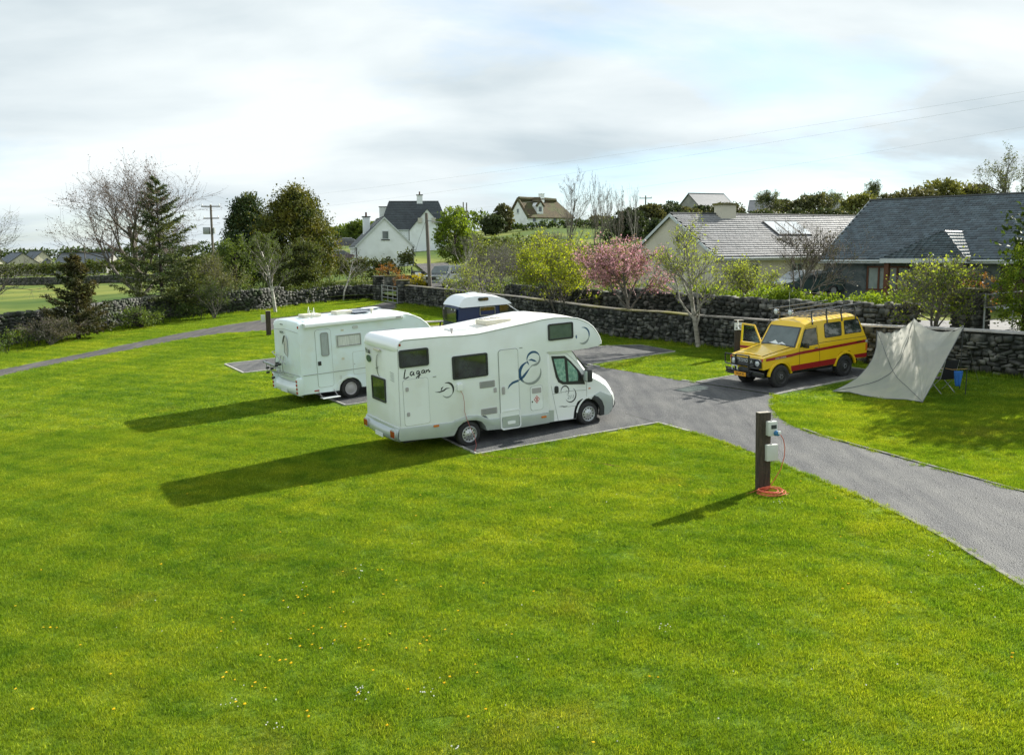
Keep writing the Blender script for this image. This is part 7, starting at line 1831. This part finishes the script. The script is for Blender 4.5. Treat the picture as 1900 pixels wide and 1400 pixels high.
# ---- tarpaulin shelter
def tarp():
    A = G(1545, 728) + Vector((0, 0, .05)); B = G(1711, 749) + Vector((0, 0, .04))
    C = at(1696, 592, 29.6); D = at(1627, 614, 30.9); E = at(1788, 606, 28.2)
    t = root('tarpaulin_shelter', A, 'pale grey tarpaulin shelter pitched like a sail on poles beside the yellow car', 'tarpaulin')
    o = A.copy(); n = 34; V = []; Ff = []
    def fold(u, v):
        da = math.atan2(1 - v, 1.02 - u); rd = math.hypot(1 - u, 1 - v); db = math.atan2(1 - v, u + .02); re = math.hypot(u, 1 - v)
        return .030 * math.sin(da * 30) * math.exp(-rd * 1.6) * min(rd * 6, 1) + .026 * math.sin(db * 24) * math.exp(-re * 2.5) * min(re * 6, 1) + .022 * math.sin(u * 33 + 4 * v) * (v ** .7) + .035 * mnoise.noise(Vector((u * 5, v * 2.4, 1))) + .012 * mnoise.noise(Vector((u * 22, v * 6, 4)))
    nrm = (B - A).cross(D - A).normalized()
    if nrm.y > 0: nrm = -nrm
    for i in range(n + 1):
        u = i / n
        for j in range(n + 1):
            v = j / n
            bot = A.lerp(B, u) + Vector((0, 0, .03 * math.sin(u * 9)))
            s_t = 4 * u * (1 - u); top = D.lerp(C, u) - Vector((0, 0, .20 * s_t)) + (B - A).normalized() * .0
            s_v = 4 * v * (1 - v); lef = A.lerp(D, v) + (B - A).normalized() * .42 * s_v - Vector((0, 0, .18 * s_v)); rig = B.lerp(C, v)
            P = bot * (1 - v) + top * v + lef * (1 - u) + rig * u - (A * (1 - u) * (1 - v) + B * u * (1 - v) + D * (1 - u) * v + C * u * v)
            ridge = max(0, 1 - abs(u - v) * 6) * .05; belly = -.22 * (s_v ** 1) * (1 - abs(2 * u - 1) ** 2) * .8
            V.append(P + nrm * (belly + ridge * v + fold(u, v)) - o)
    for i in range(n):
        for j in range(n):
            a = i * (n + 1) + j; Ff.append((a, a + n + 1, a + n + 2, a + 1))
    link('canopy', np_mesh('canopy', [tuple(p) for p in V], Ff), 'tarp_fabric', t, smooth=True, ang=180)
    V2, F2 = [], []
    for i in range(n + 1):
        u = i / n
        for j in range(n + 1):
            v = j / n  # triangle: B (v=0) fans to edge C..E (v=1)
            top = C.lerp(E, u) - Vector((0, 0, .30 * 4 * u * (1 - u))) ; P = B.lerp(top, v)
            P += nrm * (.05 * math.sin(u * 20) * u * (1 - u) * 4 * v * .6 + .12 * math.sin(math.pi * v) * u * (1 - u) * 4 + .03 * mnoise.noise(Vector((u * 6, v * 5, 9))))
            V2.append(P - o)
    for i in range(n):
        for j in range(n):
            a = i * (n + 1) + j; F2.append((a, a + n + 1, a + n + 2, a + 1))
    link('canopy', np_mesh('canopy', [tuple(p) for p in V2], F2), 'tarp_fabric', t, smooth=True, ang=180)
    # shaded flap folded over the top right
    fl = MB(); k = 10; vs = []
    for i in range(k + 1):
        u = i / k; a = C.lerp(E, u) - Vector((0, 0, .30 * 4 * u * (1 - u))); b = a.lerp(B, .34 * math.sin(math.pi * min(u * 1.1 + .12, 1)) ** .8) + nrm * .05
        vs += [a - o + nrm * .03, b - o]
    fl.add(vs, [(2 * i, 2 * i + 1, 2 * i + 3, 2 * i + 2) for i in range(k)]); fl.build('flap', 'tarp_fabric', t, smooth=True, ang=180)
    def vtx(i, j): return Vector(V[i * (n + 1) + j])
    sm = MB()
    sm.tube([vtx(i, i) + nrm * .012 for i in range(n + 1)], .011, 4); sm.tube([vtx(i, n - i) + nrm * .012 for i in range(n + 1)], .011, 4)
    sm.tube([vtx(i, 0) for i in range(n + 1)], .011, 4); sm.tube([vtx(0, j) for j in range(n + 1)], .011, 4); sm.tube([vtx(i, n) for i in range(n + 1)], .011, 4)
    sm.tube([Vector(V2[n * (n + 1) + j]) for j in range(n + 1)], .011, 4); sm.build('seam', 'tarp_seam', t)
    for nm, P, dz in (('D', D, .06), ('C', C, .12), ('E', E, .05)):
        q = Vector(P); gz = lawn_z(q.x, q.y + .0); mb = MB(); mb.tube([(q.x - o.x, q.y - o.y + .04, gz - o.z - .05), (q.x - o.x, q.y - o.y + .03, q.z - o.z + dz)], .016, 6); mb.build('tent_pole', 'dark_plastic', t)
    mb = MB(); mb.tube([E - o, E - o + Vector((1.0, .8, -1.9))], .004, 4); mb.build('guy_rope', 'tarp_seam', t)
tarp()
def chair(p, rz):
    t = root('camping_chair', p, 'dark folding camping chair half hidden behind the tarpaulin', 'chair', rz)
    MB().box(-.25, .25, -.24, .24, .42, .45).build('seat', 'dark_cloth', t, bevel=.008)
    mb = MB(); mb.prism([(.22, .45), (.26, .45), (.42, 1.02), (.38, 1.02)], -.25, .25, 'x'); mb.build('backrest', 'dark_cloth', t)
    for x in (-.27, .27):
        mb = MB(); mb.tube([(x, .40, 1.02), (x, .24, .45), (x, -.28, 0)], .012, 6); mb.build('leg', 'galvanised', t); mb = MB(); mb.tube([(x, -.26, .44), (x, .30, 0)], .012, 6); mb.build('leg', 'galvanised', t)
        mb = MB(); mb.box(x - .025, x + .025, -.28, .26, .66, .69); mb.build('armrest', 'vent_grey', t, bevel=.005)
chair(G(1745, 727), R(200))
# short washing line with a blue cloth
pl = G(1791, 733); pt_ = at(1791, 684, pl.y); t = root('line_pole', pl, 'thin dark pole holding the washing line right of the tarpaulin', 'pole')
mb = MB(); mb.tube([(0, 0, -.1), (.01, 0, pt_.z - pl.z)], .013, 6); mb.build('pole', 'dark_plastic', t)
la = at(1744, 681, 27.6); mb = MB(); mb.tube([Vector((0, 0, 0)), (pt_ - la) * .5 - Vector((0, 0, .05)), pt_ - la + Vector((.06, 0, 0))], .007, 4); o = mb.build('washing_line', 'guy_line'); o.location = la; tag(o, 'thin brown washing line between the tarpaulin and its pole', 'washing line')
q0 = at(1770, 688, pl.y + .02); q1 = at(1787, 688, pl.y); q2 = at(1778, 716, pl.y)
V, F = [], []
for i in range(9):
    for j in range(11):
        u, v = i / 8, j / 10; w = 1 - .45 * v ** 1.5; c = (q0 + q1) / 2; P = c + (q1 - q0) * (u - .5) * w; P.z -= (q0.z - q2.z) * v; P.y += .03 * math.sin(u * 14) * (.4 + v); V.append(tuple(P - q0))
for i in range(8):
    for j in range(10): a = i * 11 + j; F.append((a, a + 11, a + 12, a + 1))
o = link('blue_cloth', np_mesh('blue_cloth', V, F), 'blue_cloth', smooth=True, ang=180); o.location = q0; tag(o, 'bright blue cloth hanging from the short washing line', 'cloth')
so = o.modifiers.new('thick', 'SOLIDIFY'); so.thickness = .012
p = G(1410, 782); o = MB().box(-.06, .06, -.02, .02, 0, .03).build('stone', 'kerb_stone', bevel=.006); o.location = p; tag(o, 'small mossy lump lying on the gravel left of the foreground post', 'stone')

# ------------------------------------------------------------------ grass
def in_poly(P, poly):
    x, y = P[:, 0], P[:, 1]; ins = np.zeros(len(P), bool); n = len(poly)
    for i in range(n):
        x0, y0 = poly[i]; x1, y1 = poly[(i + 1) % n]
        c = ((y0 > y) != (y1 > y)) & (x < (x1 - x0) * (y - y0) / (y1 - y0 + 1e-12) + x0); ins ^= c
    return ins
hard = list(gravel.values()) + [path_poly]
def tuft(seed, rad, n, hmin, hmax, wdt):
    rng = np.random.default_rng(seed); a = rng.random(n) * 2 * np.pi; r = rad * np.sqrt(rng.random(n))
    P = np.stack([r * np.cos(a), r * np.sin(a), np.zeros(n) - .005], 1)
    h = rng.uniform(hmin, hmax, n); b = rng.random(n) * 2 * np.pi; lean = rng.uniform(.15, .85, n)
    D = np.stack([np.cos(b) * lean, np.sin(b) * lean, np.ones(n)], 1); D /= np.linalg.norm(D, axis=1, keepdims=True)
    c = rng.random(n) * 2 * np.pi; S = np.stack([np.cos(c), np.sin(c), np.zeros(n)], 1) * (wdt * rng.uniform(.7, 1.3, n))[:, None]
    V = np.stack([P - S, P + S, P + D * h[:, None]], 1).reshape(-1, 3); F = np.arange(n * 3).reshape(-1, 3)
    me = np_mesh('tuft', V, F); me.materials.append(MATS['grass_blades']); return me
tcol = bpy.data.collections.new('tufts')
for k in range(6):
    o = bpy.data.objects.new('tuft', tuft(k, .24, 520, .018, .050, .0032)); tcol.objects.link(o)
tcolf = bpy.data.collections.new('far_tufts')
for k in range(4):
    o = bpy.data.objects.new('far_tuft', tuft(20 + k, .42, 420, .02, .055, .0075)); tcolf.objects.link(o)
def scatter(name, pts, col, label, smin=.8, smax=1.25, cat='grass'):
    me = bpy.data.meshes.new(name); me.vertices.add(len(pts)); me.vertices.foreach_set('co', np.asarray(pts, dtype=np.float32).ravel()); me.update()
    o = bpy.data.objects.new(name, me); COL.objects.link(o); tag(o, label, cat, kind='stuff')
    ng = bpy.data.node_groups.new(name, 'GeometryNodeTree')
    ng.interface.new_socket('Geometry', in_out='INPUT', socket_type='NodeSocketGeometry'); ng.interface.new_socket('Geometry', in_out='OUTPUT', socket_type='NodeSocketGeometry')
    i = ng.nodes.new('NodeGroupInput'); u = ng.nodes.new('NodeGroupOutput'); ip = ng.nodes.new('GeometryNodeInstanceOnPoints'); ci = ng.nodes.new('GeometryNodeCollectionInfo')
    ci.inputs['Collection'].default_value = col; ci.inputs['Separate Children'].default_value = True; ci.inputs['Reset Children'].default_value = True
    ip.inputs['Pick Instance'].default_value = True
    rr = ng.nodes.new('FunctionNodeRandomValue'); rr.data_type = 'FLOAT_VECTOR'; rr.inputs[0].default_value = (0, 0, 0); rr.inputs[1].default_value = (0, 0, 6.283)
    rs_ = ng.nodes.new('FunctionNodeRandomValue'); rs_.data_type = 'FLOAT'; rs_.inputs[2].default_value = smin; rs_.inputs[3].default_value = smax
    L = ng.links.new; L(i.outputs[0], ip.inputs['Points']); L(ci.outputs[0], ip.inputs['Instance']); L(rr.outputs[0], ip.inputs['Rotation']); L(rs_.outputs[1], ip.inputs['Scale']); L(ip.outputs[0], u.inputs[0])
    md = o.modifiers.new('scatter', 'NODES'); md.node_group = ng
    return o
def lawn_points(y0, y1, dens, rad, seed):
    rng = np.random.default_rng(seed); tl = .66
    st = dens ** -.5; gx, gy = np.meshgrid(np.arange(-tl * y1, tl * y1, st), np.arange(y0, y1, st)); x = gx.ravel(); y = gy.ravel()
    x = x + (rng.random(len(x)) - .5) * st * .8; y = y + (rng.random(len(y)) - .5) * st * .8; ok_ = np.abs(x) < tl * y + .3; x = x[ok_]; y = y[ok_]
    P = np.stack([x, y], 1); keep = np.ones(len(P), bool)
    wy = np.interp(x / y, WALL_T, WALL_Y); keep &= y < wy - .35
    for poly in hard:
        keep &= ~in_poly(P, poly)
        for k in range(6):
            a = k * math.pi / 3; keep &= ~in_poly(P + rad * np.array([math.cos(a), math.sin(a)]), poly)
    P = P[keep]; return np.column_stack([P, LA * P[:, 0] + LB * P[:, 1]])
scatter('lawn_grass', lawn_points(7.5, 27, 24, .16, 1), tcol, 'short mown green grass of the near lawn', .65, 1.55)
scatter('lawn_grass', lawn_points(27, 72, 7.5, .30, 2), tcolf, 'short mown green grass of the far lawn', .8, 1.2)
rng = np.random.default_rng(61); n_ = 1500; yy = np.sqrt(rng.random(n_) * (24 ** 2 - 8 ** 2) + 64); xx = (rng.random(n_) * 2 - 1) * .62 * yy; PP = np.stack([xx, yy], 1); kp = np.array([mnoise.noise(Vector((a * .5, b * .5, 3))) > .05 for a, b in PP])
for poly in hard: kp &= ~in_poly(PP, poly)
PP = PP[kp]; clump_pts = np.column_stack([PP, LA * PP[:, 0] + LB * PP[:, 1]])
# longer fringe along the kerbs and walls
def fringe(pts, dens, seed, wob=.05):
    rng = np.random.default_rng(seed); out = []
    for a, b in zip(pts[:-1], pts[1:]):
        L = math.dist(a, b); n = int(L * dens); f = rng.random(n); out.append(np.stack([a[0] + (b[0] - a[0]) * f, a[1] + (b[1] - a[1]) * f], 1) + rng.normal(size=(n, 2)) * wob)
    P = np.concatenate(out); return np.column_stack([P, LA * P[:, 0] + LB * P[:, 1]])
kcol = bpy.data.collections.new('fringe_tufts')
for k in range(4):
    o = bpy.data.objects.new('fringe_tuft', tuft(40 + k, .07, 60, .03, .085, .0035)); kcol.objects.link(o)
dr_ = gravel['driveway']
fr = np.concatenate([fringe([(p[0] - .06, p[1] - .04) for p in dr_[0:10]], 20, 3, .05), fringe([(p[0] + .08, p[1] + .05) for p in dr_[12:22]], 34, 4, .09), fringe([(6.3 - .03, 31.01 + .03), (4.6, 33.45), (3.0, 35.7)], 14, 5, .05),
                     fringe([(-.89, 22.36), (4.08, 25.04)], 12, 6, .03), fringe([(p.x, p.y) for p in Lw], 4, 7, .07), fringe([(p.x, p.y) for p in U], 4, 8, .07)])
scatter('edge_grass', fr, kcol, 'longer ragged grass along the kerbs and path edges', .7, 1.3)
scatter('coarse_grass', clump_pts, kcol, 'coarser darker tufts standing up out of the mown lawn', .6, 1.1)
wf = np.concatenate([fringe([(t_ * (y_ - .38), y_ - .38) for t_, y_ in zip(WALL_T[2:16], WALL_Y[2:16])], 9, 9, .10)])
scatter('wall_foot_grass', wf, kcol, 'rank grass at the foot of the stone walls', 1.6, 3.4)
# pale chippings kicked to the edge of the drive
ccol = bpy.data.collections.new('chippings')
for k in range(3):
    me = np_mesh('chip', ROCKS[k][0] * .014, ROCKS[k][1]); me.materials.append(MATS['chip_gravel']); ccol.objects.link(bpy.data.objects.new('chip', me))
rng = np.random.default_rng(77); X = []
for k, poly in gravel.items():
    P = np.array(poly); lo, hi = P.min(0), P.max(0); n = int((hi[0] - lo[0]) * (hi[1] - lo[1]) * (26 if k in ('driveway', 'pitch_one', 'pitch_four') else 12)); Q = lo + rng.random((n, 2)) * (hi - lo); Q = Q[in_poly(Q, poly)]; Q = Q[Q[:, 1] < 42]; X.append(Q)
X = np.concatenate(X); scatter('loose_chippings', np.column_stack([X, LA * X[:, 0] + LB * X[:, 1] + .02]), ccol, 'loose grey stone chippings over the gravel drive', .3, .75, 'gravel')

# dandelions: countable flowers, each its own thing
dm_ = MB(); dm_.tube([(0, 0, 0), (.006, .004, .035), (.004, .006, .055)], .0022, 4)
def flower_mesh(nm, r, m, ray_n=14):
    mb = MB(); vs = [(0, 0, .062)]
    for k in range(ray_n):
        a = 2 * math.pi * k / ray_n; vs += [(r * math.cos(a), r * math.sin(a), .060), (r * .55 * math.cos(a + .22), r * .55 * math.sin(a + .22), .052)]
    b = len(vs); fs = []
    n2 = ray_n * 2
    for k in range(n2): fs.append((0, 1 + k, 1 + (k + 1) % n2))
    mb.add(vs, fs); mb.add([(0, 0, .045)] + [(v[0], v[1], v[2] - .006) for v in vs[1:]], [(0, 1 + (k + 1) % n2, 1 + k) for k in range(n2)])
    return mb
proto = root('dandelion', (0, 0, 0), 'small yellow dandelion flower in the mown lawn', 'flower', group='dandelions in the lawn')
fh = flower_mesh('flower_head', .021, 'dandelion_yellow').build('flower_head', 'dandelion_yellow', proto); fs_ = dm_.build('stem', 'stem_green', proto)
spots = []
zx, zy = 400, 1050
for a, b in ((200, 220), (478, 258), (572, 218), (583, 235), (630, 228), (652, 215), (638, 155), (830, 195), (1172, 35), (898, 52), (1180, 208), (1275, 107), (1590, 152), (1708, 325), (1888, 130), (42, 376), (118, 378), (128, 412), (183, 327), (42, 478), (690, 440), (655, 458), (692, 487), (745, 450), (918, 420), (918, 445), (805, 303), (902, 330), (625, 343), (1232, 486), (1508, 510), (1486, 535), (1440, 562), (1622, 460), (527, 527), (598, 578), (680, 563), (740, 588), (1018, 545), (1075, 565), (1060, 606), (1012, 590), (1342, 592), (1512, 605), (320, 637), (380, 650), (535, 697), (458, 683), (498, 675), (1832, 706), (1846, 762), (1108, 745), (76, 762), (56, 800), (136, 818), (283, 836), (348, 870), (254, 860), (1648, 792), (1612, 836), (1357, 882), (145, 965), (205, 988), (648, 1033), (656, 1072), (1786, 1078), (1000, 912), (845, 540)):
    spots.append((zx + a / 3.8, zy + b / 3.8))
spots += [(80, 1166), (93, 1168), (106, 1167), (150, 1200), (1485, 894), (1550, 927), (1572, 955), (1560, 998), (1563, 1095), (1575, 1085), (1205, 1258), (1220, 1262), (1880, 1215), (1877, 1222), (715, 985), (772, 960), (560, 905), (20, 825), (270, 770), (780, 920), (985, 1005), (1100, 1380), (205, 1255), (60, 1320), (30, 1280), (520, 990), (700, 1060), (300, 1050), (1420, 1010), (1650, 1120), (900, 1320), (950, 1180), (1150, 1080)]
rng_ = random.Random(9)
for _ in range(10): spots.append((rng_.uniform(20, 1400), rng_.uniform(860, 1390)))
for i, (u, v) in enumerate(spots):
    p = G(u, v); p.z -= .006
    if i == 0: o = proto
    else:
        o = proto.copy(); COL.objects.link(o)
        for ch in (fh, fs_):
            c = ch.copy(); COL.objects.link(c); c.parent = o
    o.location = p; s = rng_.uniform(.65, 1.1); o.scale = (s, s, rng_.uniform(.6, 1.0)); o.rotation_euler = (rng_.uniform(-.2, .2), rng_.uniform(-.2, .2), rng_.uniform(0, 6))
dcol = bpy.data.collections.new('daisies'); dme = flower_mesh('daisy', .009, None, 9); me = bpy.data.meshes.new('daisy'); me.from_pydata([(a, b, c * .75) for a, b, c in dme.v], [], dme.f); me.materials.append(MATS['daisy_white']); dcol.objects.link(bpy.data.objects.new('daisy', me))
rng = np.random.default_rng(5); Q = []
for cxx, cyy, n, s in ((670, 1290, 12, 12), (800, 1290, 8, 12), (430, 1310, 7, 10), (500, 1350, 6, 10), (845, 1395, 6, 6), (1235, 1168, 7, 9), (1450, 935, 8, 8), (1730, 1030, 5, 8), (1820, 1095, 6, 10), (660, 1060, 5, 14), (560, 1150, 8, 60), (1000, 1250, 12, 160), (1500, 1200, 14, 160), (300, 1180, 8, 120), (1200, 1000, 8, 200)):
    for _ in range(n):
        u, v = cxx + rng.normal() * s, cyy + rng.normal() * s * .6
        if v < 1395 and v > 900: Q.append(G(u, v)[:])
Q = np.array(Q); keepq = np.ones(len(Q), bool)
for poly in hard: keepq &= ~in_poly(Q[:, :2], poly)
scatter('daisies', Q[keepq], dcol, 'tiny white daisies sprinkled through the near lawn', .7, 1.3, 'flowers')
